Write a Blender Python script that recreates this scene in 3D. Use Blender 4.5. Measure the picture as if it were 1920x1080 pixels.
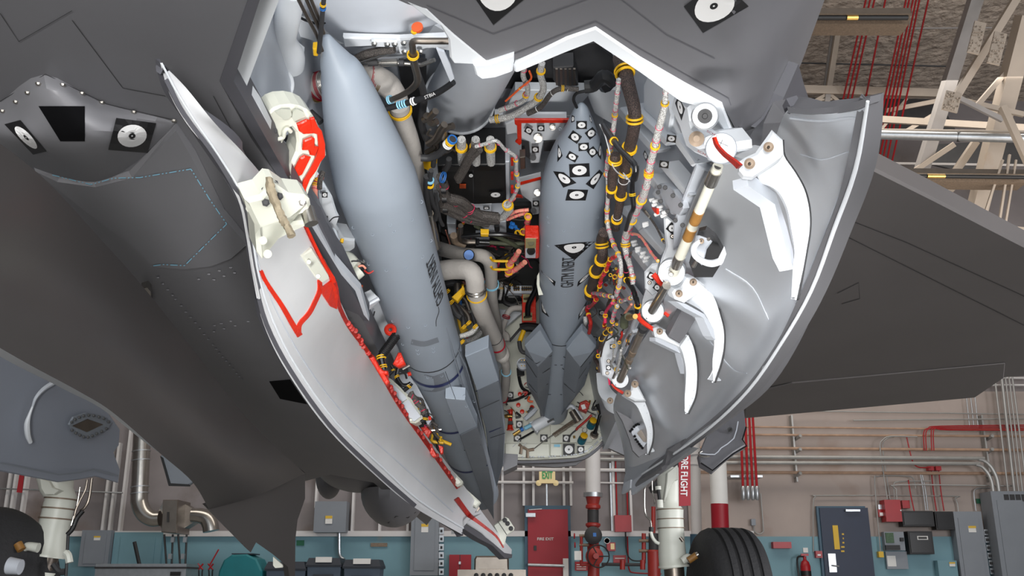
import bpy, bmesh, math, random
from mathutils import Vector, Matrix
from mathutils.bvhtree import BVHTree
from mathutils.geometry import tessellate_polygon

for _o in list(bpy.data.objects): bpy.data.objects.remove(_o)
scene = bpy.context.scene
COL = scene.collection
V = Vector
R = random.Random(7)

# ---------------------------------------------------------------- camera
F = 1800.0                       # focal length in pixels of a 1920 wide frame
PITCH = math.atan(550/1800)
CAMZ = 0.50
cam_d = bpy.data.cameras.new('camera'); cam = bpy.data.objects.new('camera', cam_d); COL.objects.link(cam)
cam_d.sensor_width = 36; cam_d.lens = 36*F/1920
cam_d.clip_start = 0.05; cam_d.clip_end = 200
cam.location = (0, 0, CAMZ); cam.rotation_euler = (math.pi/2+PITCH, 0, 0)
scene.camera = cam

# ---------------------------------------------------------------- world + lights + exposure
world = bpy.data.worlds.new('hangar_daylight'); scene.world = world; world.use_nodes = True
bg = world.node_tree.nodes['Background']
bg.inputs[0].default_value = (0.86, 0.93, 1.0, 1); bg.inputs[1].default_value = 0.40
scene.view_settings.view_transform = 'Standard'; scene.view_settings.look = 'None'
scene.view_settings.gamma = 1; scene.view_settings.use_curve_mapping = False
scene.view_settings.exposure = 0.0
def area(name, loc, aim, sx, sy, power, col=(1, 1, 1)):
    d = bpy.data.lights.new(name, 'AREA'); d.shape = 'RECTANGLE'; d.size = sx; d.size_y = sy; d.energy = power; d.color = col
    o = bpy.data.objects.new(name, d); COL.objects.link(o); o.location = loc
    o.rotation_euler = (V(aim)-V(loc)).to_track_quat('-Z', 'Y').to_euler(); return o
area('side_fill', (11, 0.5, 1.6), (3.0, 4, 2.0), 5, 2.4, 800, (0.98, 0.97, 1.0))  # added fill from the right for wing and nose cheek, no real opening
area('hangar_opening', (5, -11, 3.2), (1, 4, 2.0), 16, 5, 1150, (0.95, 0.98, 1.0))
def spot(name, loc, aim, power, cone, r, col=(1, 1, 1)):
    d = bpy.data.lights.new(name, 'SPOT'); d.energy = power; d.spot_size = math.radians(cone); d.spot_blend = 0.7; d.shadow_soft_size = r; d.color = col
    o = bpy.data.objects.new(name, d); COL.objects.link(o); o.location = loc; o.rotation_euler = (V(aim)-V(loc)).to_track_quat('-Z', 'Y').to_euler(); return o
spot('bay_floor_fill', (0.15, 1.3, 0.06), (0.1, 2.9, 2.0), 150, 78, 0.22, (1, 0.985, 0.96))  # unseen fill added under the bay to brighten its inside
area('work_lamp', (-0.15, -1.2, 0.35), (0.15, 3.0, 1.7), 0.5, 0.5, 92, (1, 0.985, 0.96))
area('ceiling_lamps_far', (0, 14, 8.3), (0, 18, 0), 20, 2.5, 520, (1, 0.93, 0.84))
area('ceiling_bounce', (8.5, 11.5, 4.6), (9, 14.5, 10), 9, 3, 130, (1, 0.90, 0.80))

# ---------------------------------------------------------------- pixel rays
_fw = V((0, math.cos(PITCH), math.sin(PITCH))); _up = V((0, -math.sin(PITCH), math.cos(PITCH))); _rt = V((1, 0, 0))
CAM = V((0, 0, CAMZ))
def ray(x, y): return _fw + _rt*((x-960)/F) + _up*((540-y)/F)
BH, BS = 0.947, 0.065            # belly plane of the jet: height above the camera, fall towards the tail
def S_Y(Y):
    def s(x, y):
        d = ray(x, y); t = Y/d.y; return CAM+d*t, t
    return s
def S_H(h):
    def s(x, y):
        d = ray(x, y); q = max(d.z+BS*d.y, 0.02); t = (BH+h)/q; return CAM+d*t, t
    return s
def S_3(a, b, c):
    A, B, C = [S_Y(q[2])(q[0], q[1])[0] for q in (a, b, c)]
    n = (B-A).cross(C-A)
    def s(x, y):
        d = ray(x, y); t = n.dot(A-CAM)/n.dot(d); return CAM+d*t, t
    return s
def S_X(X):
    def s(x, y):
        d = ray(x, y); t = X/d.x; return CAM+d*t, t
    return s
def S_B(objs, fallback=None):
    trees = []
    for o in objs:
        me = o.data; vs = [v.co.copy() for v in me.vertices]; fs = [tuple(p.vertices) for p in me.polygons]
        trees.append(BVHTree.FromPolygons(vs, fs))
    last = [3.0]
    def s(x, y, deep=False):
        d = ray(x, y); L = d.length; best = None
        for t in trees:
            h = t.ray_cast(CAM, d/L)
            if h[0] is not None and (best is None or h[3] < best): best = h[3]
        if best is None:
            if fallback and not deep: return fallback(x, y)
            if not deep:
                for rr in (1.5, 3, 5, 8, 12, 18):
                    for k in range(8):
                        q = s(x+rr*math.cos(k*0.7854), y+rr*math.sin(k*0.7854), True)
                        if q is not None: last[0] = q[1]; return CAM+d*q[1], q[1]
                return CAM+d*last[0], last[0]
            return None
        last[0] = best/L; return CAM+d*last[0], last[0]
    return s
def lin(y0, Y0, y1, Y1):
    "depth that runs along a straight line: 1/Y linear in the picture row"
    return lambda y: 1/(1/Y0+(1/Y1-1/Y0)*(y-y0)/(y1-y0))
def crop(ox, oy, s): return lambda *p: [(ox+a/s, oy+b/s) for a, b in p]
c1 = crop(0, 0, 3); c2 = crop(400, 0, 3.376); c3 = crop(800, 0, 3.376); c4 = crop(1200, 0, 2.667); c5 = crop(0, 320, 2.7)
c6 = crop(420, 300, 3.376); c7 = crop(800, 200, 3.6); c8 = crop(1100, 150, 2.92); d1 = crop(0, 640, 2.455); d2 = crop(560, 560, 3.176)
d3 = crop(780, 420, 3.6); d4 = crop(1060, 420, 2.843); d5 = crop(900, 640, 4.155); d6 = crop(540, 840, 3.31); d7 = crop(1060, 780, 3.6); d8 = crop(1400, 680, 2.7)
e1 = crop(1120, 100, 4.5); e2 = crop(1080, 320, 4.5); e3 = crop(1080, 520, 4.5); e4 = crop(560, 330, 3.724); e5 = crop(620, 580, 4.909)
e6 = crop(810, 360, 5.4); e7 = crop(820, 520, 4.5); e8 = crop(1480, 0, 2.348); g1 = crop(480, 180, 4.906); f1 = crop(0, 780, 3.6); f2 = crop(320, 880, 5.053)
f3 = crop(700, 880, 5.333); f4 = crop(1050, 850, 4.696); f5 = crop(1640, 820, 4.154); f6 = crop(1640, 700, 5.4); f7 = crop(1200, 850, 4.696); f8 = crop(930, 660, 4.909)

# ---------------------------------------------------------------- materials (procedural)
def srgb(r, g, b):
    f = lambda v: (v/255/12.92) if v/255 <= 0.04045 else ((v/255+0.055)/1.055)**2.4
    return (f(r), f(g), f(b), 1)
MATS = {}
def mat(name, rgb, rough=0.5, metal=0.0, var=0.08, scale=6.0, bump=0.0, bscale=60.0, emit=0, stain=None, spec=0.5, detail=4):
    if name in MATS: return MATS[name]
    m = bpy.data.materials.new(name); m.use_nodes = True; nt = m.node_tree; N = nt.nodes; L = nt.links
    b = N['Principled BSDF']; c = srgb(*rgb)
    b.inputs['Roughness'].default_value = rough; b.inputs['Metallic'].default_value = metal
    b.inputs['Specular IOR Level'].default_value = spec
    tc = N.new('ShaderNodeTexCoord'); no = N.new('ShaderNodeTexNoise'); no.inputs['Scale'].default_value = scale; no.inputs['Detail'].default_value = detail
    L.new(tc.outputs['Object'], no.inputs['Vector'])
    rp = N.new('ShaderNodeValToRGB'); rp.color_ramp.elements[0].position = 0.3; rp.color_ramp.elements[1].position = 0.72
    rp.color_ramp.elements[0].color = tuple(min(1, v*(1-var)) for v in c[:3])+(1,)
    rp.color_ramp.elements[1].color = tuple(min(1, v*(1+var)) for v in c[:3])+(1,)
    L.new(no.outputs['Fac'], rp.inputs['Fac']); out = rp.outputs['Color']
    if stain:
        n2 = N.new('ShaderNodeTexNoise'); n2.inputs['Scale'].default_value = stain[1]; n2.inputs['Detail'].default_value = 6
        L.new(tc.outputs['Object'], n2.inputs['Vector'])
        r2 = N.new('ShaderNodeValToRGB'); r2.color_ramp.elements[0].position = stain[2]; r2.color_ramp.elements[1].position = min(1, stain[2]+0.16)
        L.new(n2.outputs['Fac'], r2.inputs['Fac'])
        mx = N.new('ShaderNodeMix'); mx.data_type = 'RGBA'; L.new(r2.outputs['Color'], mx.inputs['Factor'])
        L.new(out, mx.inputs['A']); mx.inputs['B'].default_value = srgb(*stain[0]); out = mx.outputs['Result']
    L.new(out, b.inputs['Base Color'])
    if bump:
        n3 = N.new('ShaderNodeTexNoise'); n3.inputs['Scale'].default_value = bscale; n3.inputs['Detail'].default_value = 3
        L.new(tc.outputs['Object'], n3.inputs['Vector'])
        bp = N.new('ShaderNodeBump'); bp.inputs['Strength'].default_value = bump; bp.inputs['Distance'].default_value = 0.01
        L.new(n3.outputs['Fac'], bp.inputs['Height']); L.new(bp.outputs['Normal'], b.inputs['Normal'])
    if emit:
        b.inputs['Emission Color'].default_value = c; b.inputs['Emission Strength'].default_value = emit
    MATS[name] = m; return m
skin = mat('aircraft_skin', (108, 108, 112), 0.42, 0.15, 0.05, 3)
skin_shade = mat('aircraft_skin_shaded', (66, 63, 62), 0.34, 0.25, 0.06, 2)  # same paint as the rest, darkened to carry the outer door's shade
skin2 = mat('aircraft_skin_seal', (84, 84, 90), 0.5, 0.1, 0.05, 3)
wingm = mat('wing_skin', (100, 96, 95), 0.5, 0.1, 0.05, 2)
fairm = mat('fairing_skin', (116, 116, 120), 0.5, 0.1, 0.05, 3)
white = mat('bay_white', (212, 216, 221), 0.42, 0, 0.04, 5)
offw = mat('cream_white', (212, 213, 200), 0.4, 0, 0.04, 5)
greyw = mat('bay_grey_white', (190, 195, 203), 0.4, 0.05, 0.06, 5)
lin_m = mat('door_liner', (198, 201, 206), 0.36, 0.62, 0.08, 2.0, 0.25, 5)
linl_m = mat('left_door_liner', (205, 206, 208), 0.45, 0.15, 0.06, 5, 0.12, 12)
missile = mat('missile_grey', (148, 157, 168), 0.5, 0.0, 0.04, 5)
missd = mat('missile_grey_dark', (118, 124, 132), 0.5, 0.0, 0.05, 8)  # shade tone painted on fin blades, also used on strakes and body patches
missl = mat('missile_grey_light', (158, 168, 180), 0.5, 0.0, 0.03, 8)  # lit tone painted on fin faces; plain lighter grey on fasteners
black = mat('black_matte', (20, 20, 22), 0.5, 0, 0.1, 8)
blk2 = mat('black_gloss', (16, 16, 18), 0.28, 0, 0.1, 8)
vblack = mat('void_black', (8, 8, 10), 0.9, 0, 0.05, 8, spec=0.1)
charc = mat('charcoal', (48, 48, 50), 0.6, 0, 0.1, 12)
beige = mat('insulation_beige', (176, 171, 166), 0.85, 0, 0.06, 14, 0.2, 90)
steel = mat('steel', (176, 172, 166), 0.25, 0.95, 0.08, 12)
dsteel = mat('dark_steel', (120, 112, 104), 0.35, 0.9, 0.12, 12)
galv = mat('galvanised', (178, 182, 186), 0.35, 0.8, 0.08, 16)
yellow = mat('clamp_yellow', (226, 176, 22), 0.45, 0, 0.08, 12)
red = mat('sealant_red', (206, 40, 14), 0.35, 0, 0.12, 14, 0.3, 60)
redd = mat('sealant_dark_red', (168, 32, 22), 0.45, 0, 0.2, 30, 0.4, 90)
cred = mat('clamp_crimson', (170, 12, 38), 0.35, 0.2, 0.12, 20)
magen = mat('lacing_magenta', (206, 40, 84), 0.5, 0, 0.1, 20)
blue = mat('cap_blue', (34, 104, 180), 0.45, 0, 0.08, 8)
lblue = mat('band_light_blue', (132, 190, 216), 0.5, 0, 0.05, 8)
navy = mat('stripe_navy', (34, 44, 92), 0.5, 0, 0.05, 8)
brownm = mat('decal_brown', (146, 104, 50), 0.5, 0, 0.12, 40)
bronze = mat('bronze_paint', (128, 112, 96), 0.55, 0.3, 0.2, 40)
putty = mat('putty_brown', (150, 138, 116), 0.7, 0, 0.15, 40, 0.5, 60)
gold = mat('brass', (196, 160, 90), 0.3, 0.9, 0.1, 20)
pink = mat('wire_salmon', (232, 150, 128), 0.6, 0, 0.1, 60)
orange = mat('wire_orange', (222, 92, 40), 0.5, 0, 0.1, 20)
olive = mat('sleeve_olive', (70, 74, 56), 0.7, 0, 0.15, 60)
tealm = mat('cap_teal', (22, 96, 112), 0.5, 0, 0.1, 20)
wht = mat('marker_white', (228, 228, 228), 0.5, 0, 0.02, 5)
# braided sleeves
def braid(name, a, b, sc, rough=0.6, metal=0.0):
    m = mat(name, a, rough, metal, 0.05, 20); nt = m.node_tree; N = nt.nodes; L = nt.links; bs = N['Principled BSDF']
    ch = N.new('ShaderNodeTexVoronoi'); ch.inputs['Scale'].default_value = sc
    tc = N.new('ShaderNodeTexCoord'); L.new(tc.outputs['Object'], ch.inputs['Vector'])
    r = N.new('ShaderNodeValToRGB'); r.color_ramp.elements[0].color = srgb(*a); r.color_ramp.elements[1].color = srgb(*b)
    r.color_ramp.elements[0].position = 0.35; r.color_ramp.elements[1].position = 0.6
    L.new(ch.outputs['Distance'], r.inputs['Fac']); L.new(r.outputs['Color'], bs.inputs['Base Color'])
    bp = N.new('ShaderNodeBump'); bp.inputs['Strength'].default_value = 0.5; bp.inputs['Distance'].default_value = 0.003
    L.new(ch.outputs['Distance'], bp.inputs['Height']); L.new(bp.outputs['Normal'], bs.inputs['Normal']); return m
bbraid = braid('braid_dark', (20, 17, 18), (84, 68, 62), 420)
wbraid = braid('braid_silver', (214, 214, 212), (150, 148, 146), 380, 0.45, 0.1)
gbraid = braid('braid_grey', (34, 31, 30), (86, 80, 76), 420)

# ---------------------------------------------------------------- object builders
ALL = []; PAR = {}
def mk(name, verts, faces, m, parent=None, smooth=True, mi=None, label=None, cat=None, group=None, kind=None, sharp=35):
    me = bpy.data.meshes.new(name); me.from_pydata([tuple(v) for v in verts], [], faces)
    for q in (m if isinstance(m, (list, tuple)) else [m]): me.materials.append(q)
    if mi: me.polygons.foreach_set('material_index', mi)
    if smooth:
        me.polygons.foreach_set('use_smooth', [True]*len(me.polygons))
    me.update()
    if smooth and sharp: me.set_sharp_from_angle(angle=math.radians(sharp))
    o = bpy.data.objects.new(name, me); COL.objects.link(o); ALL.append(o); PAR[o.name] = parent
    tag(o, label, cat, group, kind); return o
def tag(o, label=None, cat=None, group=None, kind=None):
    if label: o['label'] = label
    if cat: o['category'] = cat
    if group: o['group'] = group
    if kind: o['kind'] = kind
    return o
def thing(name, loc, label, cat, group=None):
    o = bpy.data.objects.new(name, None); o.empty_display_size = 0.05; COL.objects.link(o); o.location = loc; ALL.append(o); PAR[o.name] = None
    return tag(o, label, cat, group)
class MB:
    "collects shapes into one mesh"
    def __init__(s): s.v = []; s.f = []; s.mi = []; s.cut = []
    def add(s, v, f, k=0):
        s.cut.append((len(s.v), len(s.f))); n = len(s.v); s.v += [V(a) for a in v]; s.f += [tuple(i+n for i in q) for q in f]; s.mi += [k]*len(f); return s
    def obj(s, name, m, parent=None, smooth=True, **kw): return mk(name, s.v, s.f, m, parent, smooth, s.mi, **kw)
SPLIT = {'screw', 'flush_rivet', 'door_bolt', 'plate_screw', 'white_stud', 'fastener', 'strake_fastener', 'rim_rivet', 'lacing_knot'}
_mbobj = MB.obj
def _each(s, name, m, parent=None, smooth=True, **kw):
    if name not in SPLIT: return _mbobj(s, name, m, parent, smooth, **kw)
    o = None; cs = s.cut+[(len(s.v), len(s.f))]
    for (a, c), (a2, c2) in zip(cs, cs[1:]): o = mk(name, s.v[a:a2], [tuple(i-a for i in q) for q in s.f[c:c2]], m, parent, smooth)
    return o
MB.obj = _each
def fixn(v, f):
    bm = bmesh.new(); bv = [bm.verts.new(a) for a in v]
    for q in f:
        try: bm.faces.new([bv[i] for i in q])
        except ValueError: pass
    bmesh.ops.recalc_face_normals(bm, faces=bm.faces); bm.verts.index_update()
    r = [tuple(w.index for w in q.verts) for q in bm.faces]; bm.free(); return v, r
def cat(P, n):
    "Catmull-Rom through points"
    if len(P) < 3 or n < 2:
        out = []
        for a, b in zip(P, P[1:]): out += [a.lerp(b, i/max(1, n)) for i in range(max(1, n))]
        return out+[P[-1]]
    out = []; Q = [P[0]*2-P[1]]+list(P)+[P[-1]*2-P[-2]]
    for i in range(1, len(Q)-2):
        p0, p1, p2, p3 = Q[i-1:i+3]
        for k in range(n):
            t = k/n; out.append(0.5*((2*p1)+(p2-p0)*t+(2*p0-5*p1+4*p2-p3)*t*t+(3*p1-p0-3*p2+p3)*t**3))
    return out+[Q[-2]]
def g_tube(path, rad, seg=10, caps=True, n=4, smooth=True):
    "sweep; rad one number or one per path point"
    path = [V(p) for p in path]; m = len(path)
    if not isinstance(rad, (list, tuple)): rad = [rad]*m
    if smooth and m > 2:
        P4 = cat([V((*p, r)) for p, r in zip(path, rad)], n); path = [p.xyz for p in P4]; rad = [max(1e-4, p[3]) for p in P4]
    m = len(path); v = []; f = []; T = []
    for i in range(m):
        d = path[min(i+1, m-1)]-path[max(i-1, 0)]; T.append(d.normalized() if d.length > 1e-9 else V((0, 0, 1)))
    u = T[0].orthogonal().normalized()
    for i in range(m):
        u = u-T[i]*u.dot(T[i]); u = u.normalized() if u.length > 1e-6 else T[i].orthogonal().normalized(); w = T[i].cross(u)
        for k in range(seg):
            a = 2*math.pi*k/seg; v.append(path[i]+(u*math.cos(a)+w*math.sin(a))*rad[i])
    for i in range(m-1):
        for k in range(seg): f.append((i*seg+k, i*seg+(k+1) % seg, (i+1)*seg+(k+1) % seg, (i+1)*seg+k))
    if caps: f.append(tuple(range(seg))[::-1]); f.append(tuple((m-1)*seg+k for k in range(seg)))
    return v, f
def g_cyl(a, b, r0, r1=None, seg=16): return g_tube([a, b], [r0, r0 if r1 is None else r1], seg, True, 1, False)
def g_box(c, sx, sy, sz, ax=None):
    c = V(c); X, Y, Z = ax if ax else (V((1, 0, 0)), V((0, 1, 0)), V((0, 0, 1)))
    v = [c+X*sx*i/2+Y*sy*j/2+Z*sz*k/2 for i in (-1, 1) for j in (-1, 1) for k in (-1, 1)]
    return v, [(0, 1, 3, 2), (4, 6, 7, 5), (0, 4, 5, 1), (2, 3, 7, 6), (0, 2, 6, 4), (1, 5, 7, 3)]
def g_ring(c, n, R0, r, seg=28, ts=8):
    n = V(n).normalized(); u = n.orthogonal().normalized(); w = n.cross(u); v = []; f = []
    for i in range(seg):
        a = 2*math.pi*i/seg; d = u*math.cos(a)+w*math.sin(a)
        for k in range(ts):
            b = 2*math.pi*k/ts; v.append(V(c)+d*(R0+r*math.cos(b))+n*r*math.sin(b))
    for i in range(seg):
        for k in range(ts): f.append((i*ts+k, ((i+1) % seg)*ts+k, ((i+1) % seg)*ts+(k+1) % ts, i*ts+(k+1) % ts))
    return v, f
def g_lathe(c, n, prof, seg=28):
    "prof: list of (radius, distance along n)"
    n = V(n).normalized(); return g_tube([V(c)+n*d for r, d in prof], [max(r, 1e-4) for r, d in prof], seg, True, 1, False)
def poly_n(P):
    n = V((0, 0, 0))
    for i in range(len(P)): n += P[i].cross(P[(i+1) % len(P)])
    return n.normalized()
def g_slab(P, th, bev=0.0):
    "polygon outline P given depth th away from the camera"
    P = [V(p) for p in P]; n = poly_n(P); c = sum(P, V((0, 0, 0)))/len(P)
    if n.dot(c-CAM) < 0: n = -n
    m = len(P)
    if bev > 0:
        Q = []
        for i in range(m):
            a = (P[i]-P[i-1]).normalized(); b = (P[(i+1) % m]-P[i]).normalized(); s = a-b
            inw = n.cross(a)+n.cross(b); inw = inw.normalized() if inw.length > 1e-6 else V((0, 0, 0)); Q.append((P[i], inw))
        sg = 1 if poly_n(P).dot(n) > 0 else -1
        top = [p+w*bev*sg for p, w in Q]
        v = top+[p+n*bev for p in P]+[p+n*th for p in P]
        f = [tuple(range(m))]+[(i, (i+1) % m, m+(i+1) % m, m+i) for i in range(m)]+[(m+i, m+(i+1) % m, 2*m+(i+1) % m, 2*m+i) for i in range(m)]+[tuple(range(2*m, 3*m))]
    else:
        v = P+[p+n*th for p in P]
        f = [tuple(range(m))]+[(i, (i+1) % m, m+(i+1) % m, m+i) for i in range(m)]+[tuple(range(m, 2*m))]
    return fixn(v, f)
def on(S, pts, off=0.0):
    out = []
    for p in pts:
        co, t = S(p[0], p[1]); out.append(co+(CAM-co).normalized()*off)
    return out
def slab(name, S, pts, th, m, parent=None, bev=0.0, off=0.0, **kw):
    v, f = g_slab(on(S, pts, off), th, bev); return mk(name, v, f, m, parent, smooth=False, **kw)
def tubepx(name, S, pts, rpx, m, parent=None, seg=10, n=4, off=0.0, smooth=True, **kw):
    "tube through pixel points on surface S; radius in pixels at that depth"
    if not isinstance(rpx, (list, tuple)): rpx = [rpx]*len(pts)
    P = []; Rr = []
    for p, r in zip(pts, rpx):
        SS = S_Y(p[2]) if len(p) > 2 else S
        co, t = SS(p[0], p[1]); P.append(co+(CAM-co).normalized()*off); Rr.append(r*t/F)
    v, f = g_tube(P, Rr, seg, True, n, smooth); return mk(name, v, f, m, parent, **kw)
def loftpx(rows, n1=5, n2=5, lin1=False, lin2=False):
    "rows of (x, y, Y); returns fine grid of points"
    G = [[S_Y(p[2])(p[0], p[1])[0] for p in r] for r in rows]
    f2 = [cat(r, n2) if not lin2 else [r[0]]+sum([[a.lerp(b, (i+1)/n2) for i in range(n2)] for a, b in zip(r, r[1:])], []) for r in G]
    cols = []
    for j in range(len(f2[0])):
        c = [r[j] for r in f2]
        cols.append(cat(c, n1) if not lin1 else [c[0]]+sum([[a.lerp(b, (i+1)/n1) for i in range(n1)] for a, b in zip(c, c[1:])], []))
    return [[cols[j][i] for j in range(len(cols))] for i in range(len(cols[0]))]
def g_grid(G):
    h, w = len(G), len(G[0]); v = [p for r in G for p in r]
    return v, [(i*w+j, i*w+j+1, (i+1)*w+j+1, (i+1)*w+j) for i in range(h-1) for j in range(w-1)]
def g_thick(G, th):
    "closed shell: grid G faces the camera, thickness th behind"
    h, w = len(G), len(G[0]); nr = []
    for i in range(h):
        for j in range(w):
            a = G[min(i+1, h-1)][j]-G[max(i-1, 0)][j]; b = G[i][min(j+1, w-1)]-G[i][max(j-1, 0)]
            n = a.cross(b); n = n.normalized() if n.length > 1e-9 else V((0, 0, 1))
            nr.append(n)
    ref = sum((n for n in nr), V((0, 0, 0))); c = G[h//2][w//2]
    if ref.dot(c-CAM) < 0: nr = [-n for n in nr]
    v = [p for r in G for p in r]; N0 = len(v); v = v+[p+n*th for p, n in zip(v, nr)]
    f = []; mi = []
    for i in range(h-1):
        for j in range(w-1):
            q = (i*w+j, i*w+j+1, (i+1)*w+j+1, (i+1)*w+j); f.append(q); mi.append(0)
            f.append(tuple(x+N0 for x in q[::-1])); mi.append(1)
    def rim(a, b): f.append((a, b, b+N0, a+N0)); mi.append(2)
    for j in range(w-1): rim(j, j+1); rim((h-1)*w+j, (h-1)*w+j+1)
    for i in range(h-1): rim(i*w, (i+1)*w); rim(i*w+w-1, (i+1)*w+w-1)
    return v, f, mi
def quadmap(q):
    "unit square -> pixel quad (tl, tr, br, bl)"
    def m(u, w):
        a = (q[0][0]*(1-u)+q[1][0]*u, q[0][1]*(1-u)+q[1][1]*u); b = (q[3][0]*(1-u)+q[2][0]*u, q[3][1]*(1-u)+q[2][1]*u)
        return (a[0]*(1-w)+b[0]*w, a[1]*(1-w)+b[1]*w)
    return m
def marker(S, q, parent, name='target_marker', off=0.002, disc=0.36, **kw):
    "black square, white disc, black dot laid on surface S"
    m = quadmap(q); b = MB(); k = 5
    G = [[on(S, [m(i/k, j/k)], off)[0] for i in range(k+1)] for j in range(k+1)]
    v, f = g_grid(G); b.add(v, f, 0)
    for rr, mi, o2 in ((disc, 1, off+0.0012), (0.085, 0, off+0.0024), (0.022, 1, off+0.0032)):
        ns = 24; c = on(S, [m(0.5, 0.5)], o2); r1 = on(S, [m(0.5+rr*0.5*math.cos(6.2832*i/ns), 0.5+rr*0.5*math.sin(6.2832*i/ns)) for i in range(ns)], o2)
        r2 = on(S, [m(0.5+rr*math.cos(6.2832*i/ns), 0.5+rr*math.sin(6.2832*i/ns)) for i in range(ns)], o2)
        vv = c+r1+r2; ff = [(0, 1+i, 1+(i+1) % ns) for i in range(ns)]+[(1+i, 1+ns+i, 1+ns+(i+1) % ns, 1+(i+1) % ns) for i in range(ns)]
        b.add(vv, ff, mi)
    return b.obj(name, [black, wht], parent, smooth=False, **kw)
def sq(cx, cy, w, h=None, rot=0, sk=0):
    h = h or w; a = math.radians(rot); out = []
    for i, j in ((-1, -1), (1, -1), (1, 1), (-1, 1)):
        x, y = i*w/2, j*h/2; out.append((cx+x*math.cos(a)-y*math.sin(a)+sk*y, cy+x*math.sin(a)+y*math.cos(a)))
    return out
def textmesh(s, bold=0.0):
    cu = bpy.data.curves.new('t', 'FONT'); cu.body = s; cu.fill_mode = 'FRONT'; cu.offset = bold; cu.resolution_u = 3
    o = bpy.data.objects.new('t', cu); COL.objects.link(o); dg = bpy.context.evaluated_depsgraph_get(); dg.update()
    me = bpy.data.meshes.new_from_object(o.evaluated_get(dg)); v = [w.co.copy() for w in me.vertices]; f = [tuple(p.vertices) for p in me.polygons]
    bpy.data.objects.remove(o); bpy.data.curves.remove(cu); bpy.data.meshes.remove(me)
    x0 = min(a.x for a in v); x1 = max(a.x for a in v); y0 = min(a.y for a in v); y1 = max(a.y for a in v)
    return [((a.x-x0)/(x1-x0), 1-(a.y-y0)/(y1-y0)) for a in v], f
def lettering(S, s, q, m, parent=None, off=0.003, bold=0.0, name='lettering', **kw):
    "text fitted in the pixel quad (tl, tr, br, bl of the text)"
    uv, f = textmesh(s, 0.0); mm = quadmap(q); b = MB(); P = [mm(a, c) for a, c in uv]
    for i, (dx, dy) in enumerate(((0, 0), (bold, 0), (-bold, 0), (0, bold), (0, -bold)) if bold else ((0, 0),)): b.add(on(S, [(x+dx, y+dy) for x, y in P], off+0.0004*i), f)
    return b.obj(name, m, parent, smooth=False, **kw)
def strip(name, S, pts, w, m, parent=None, off=0.003, n=4, th=None, **kw):
    "flat ribbon of pixel width w along pixel points on surface S"
    P = cat([V((p[0], p[1], 0)) for p in pts], n) if n > 1 else [V((p[0], p[1], 0)) for p in pts]
    W = w if isinstance(w, (list, tuple)) else None; G = []
    for i, p in enumerate(P):
        d = (P[min(i+1, len(P)-1)]-P[max(i-1, 0)]).normalized(); q = V((-d.y, d.x, 0))
        ww = w if W is None else W[0]+(W[1]-W[0])*i/(len(P)-1)
        G.append([on(S, [(p.x+q.x*ww/2, p.y+q.y*ww/2)], off)[0], on(S, [(p.x-q.x*ww/2, p.y-q.y*ww/2)], off)[0]])
    if th:
        v, f, mi = g_thick(G, th); return mk(name, v, f, m, parent, **kw)
    v, f = g_grid(G); return mk(name, v, f, m, parent, **kw)

# ================================================================ THE HANGAR
WY = 19.0
wallm = mat('wall_panel', (132, 126, 127), 0.8, 0, 0.2, 0.8, 0.2, 4, stain=((108, 96, 90), 0.9, 0.56))
plaster = mat('wall_plaster', (166, 154, 148), 0.85, 0, 0.08, 0.9, 0.1, 8, stain=((150, 130, 118), 0.8, 0.6))
bluew = mat('wall_blue_band', (112, 150, 162), 0.6, 0, 0.07, 1.5, stain=((138, 146, 140), 2.2, 0.66))
floorm = mat('floor_concrete', (168, 168, 166), 0.45, 0, 0.08, 0.8)
ceilm = mat('ceiling_foil', (188, 176, 164), 0.34, 0.2, 0.3, 4, 1.0, 6)
for _n in ceilm.node_tree.nodes:
    if _n.type == 'BUMP': _n.inputs['Distance'].default_value = 0.12
beam = mat('truss_paint', (172, 160, 147), 0.6, 0, 0.07, 2, stain=((170, 150, 130), 2.5, 0.66))
railw = mat('rail_white', (208, 206, 206), 0.6, 0, 0.06, 2)
rust = mat('rusty_pipe', (176, 146, 124), 0.7, 0.1, 0.18, 5)
gpipe = mat('grey_conduit', (164, 164, 162), 0.45, 0.4, 0.08, 6)
egrey = mat('enclosure_grey', (128, 134, 142), 0.5, 0.05, 0.04, 3)
dblue = mat('door_frame_blue', (52, 84, 104), 0.5, 0, 0.06, 3)
dred = mat('door_red', (150, 14, 34), 0.5, 0, 0.06, 2.5)
dnavy = mat('door_navy', (30, 42, 66), 0.5, 0, 0.08, 3)
fred = mat('fire_red', (158, 18, 28), 0.4, 0, 0.06, 6)
pred = mat('pipe_red', (150, 44, 38), 0.45, 0, 0.1, 8)
tote = mat('tote_grey', (78, 92, 108), 0.55, 0, 0.06, 4)
totel = mat('tote_lid', (44, 50, 60), 0.5, 0, 0.06, 4)
tealb = mat('teal_plastic', (22, 112, 120), 0.45, 0, 0.08, 4)
stain_s = mat('stainless', (142, 134, 126), 0.3, 0.85, 0.1, 6)
exitm = mat('exit_face', (236, 214, 160), 0.5, 0, 0.03, 4)
exitg = mat('exit_green', (28, 150, 84), 0.5, 0, 0.03, 4)
wsign = mat('sign_white', (222, 222, 220), 0.6, 0, 0.03, 4)
yell = mat('label_yellow', (216, 178, 60), 0.6, 0, 0.05, 4)
greenm = mat('tape_green', (24, 92, 66), 0.6, 0, 0.08, 4)
pcb = mat('circuit_green', (70, 96, 72), 0.6, 0, 0.3, 60)

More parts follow.
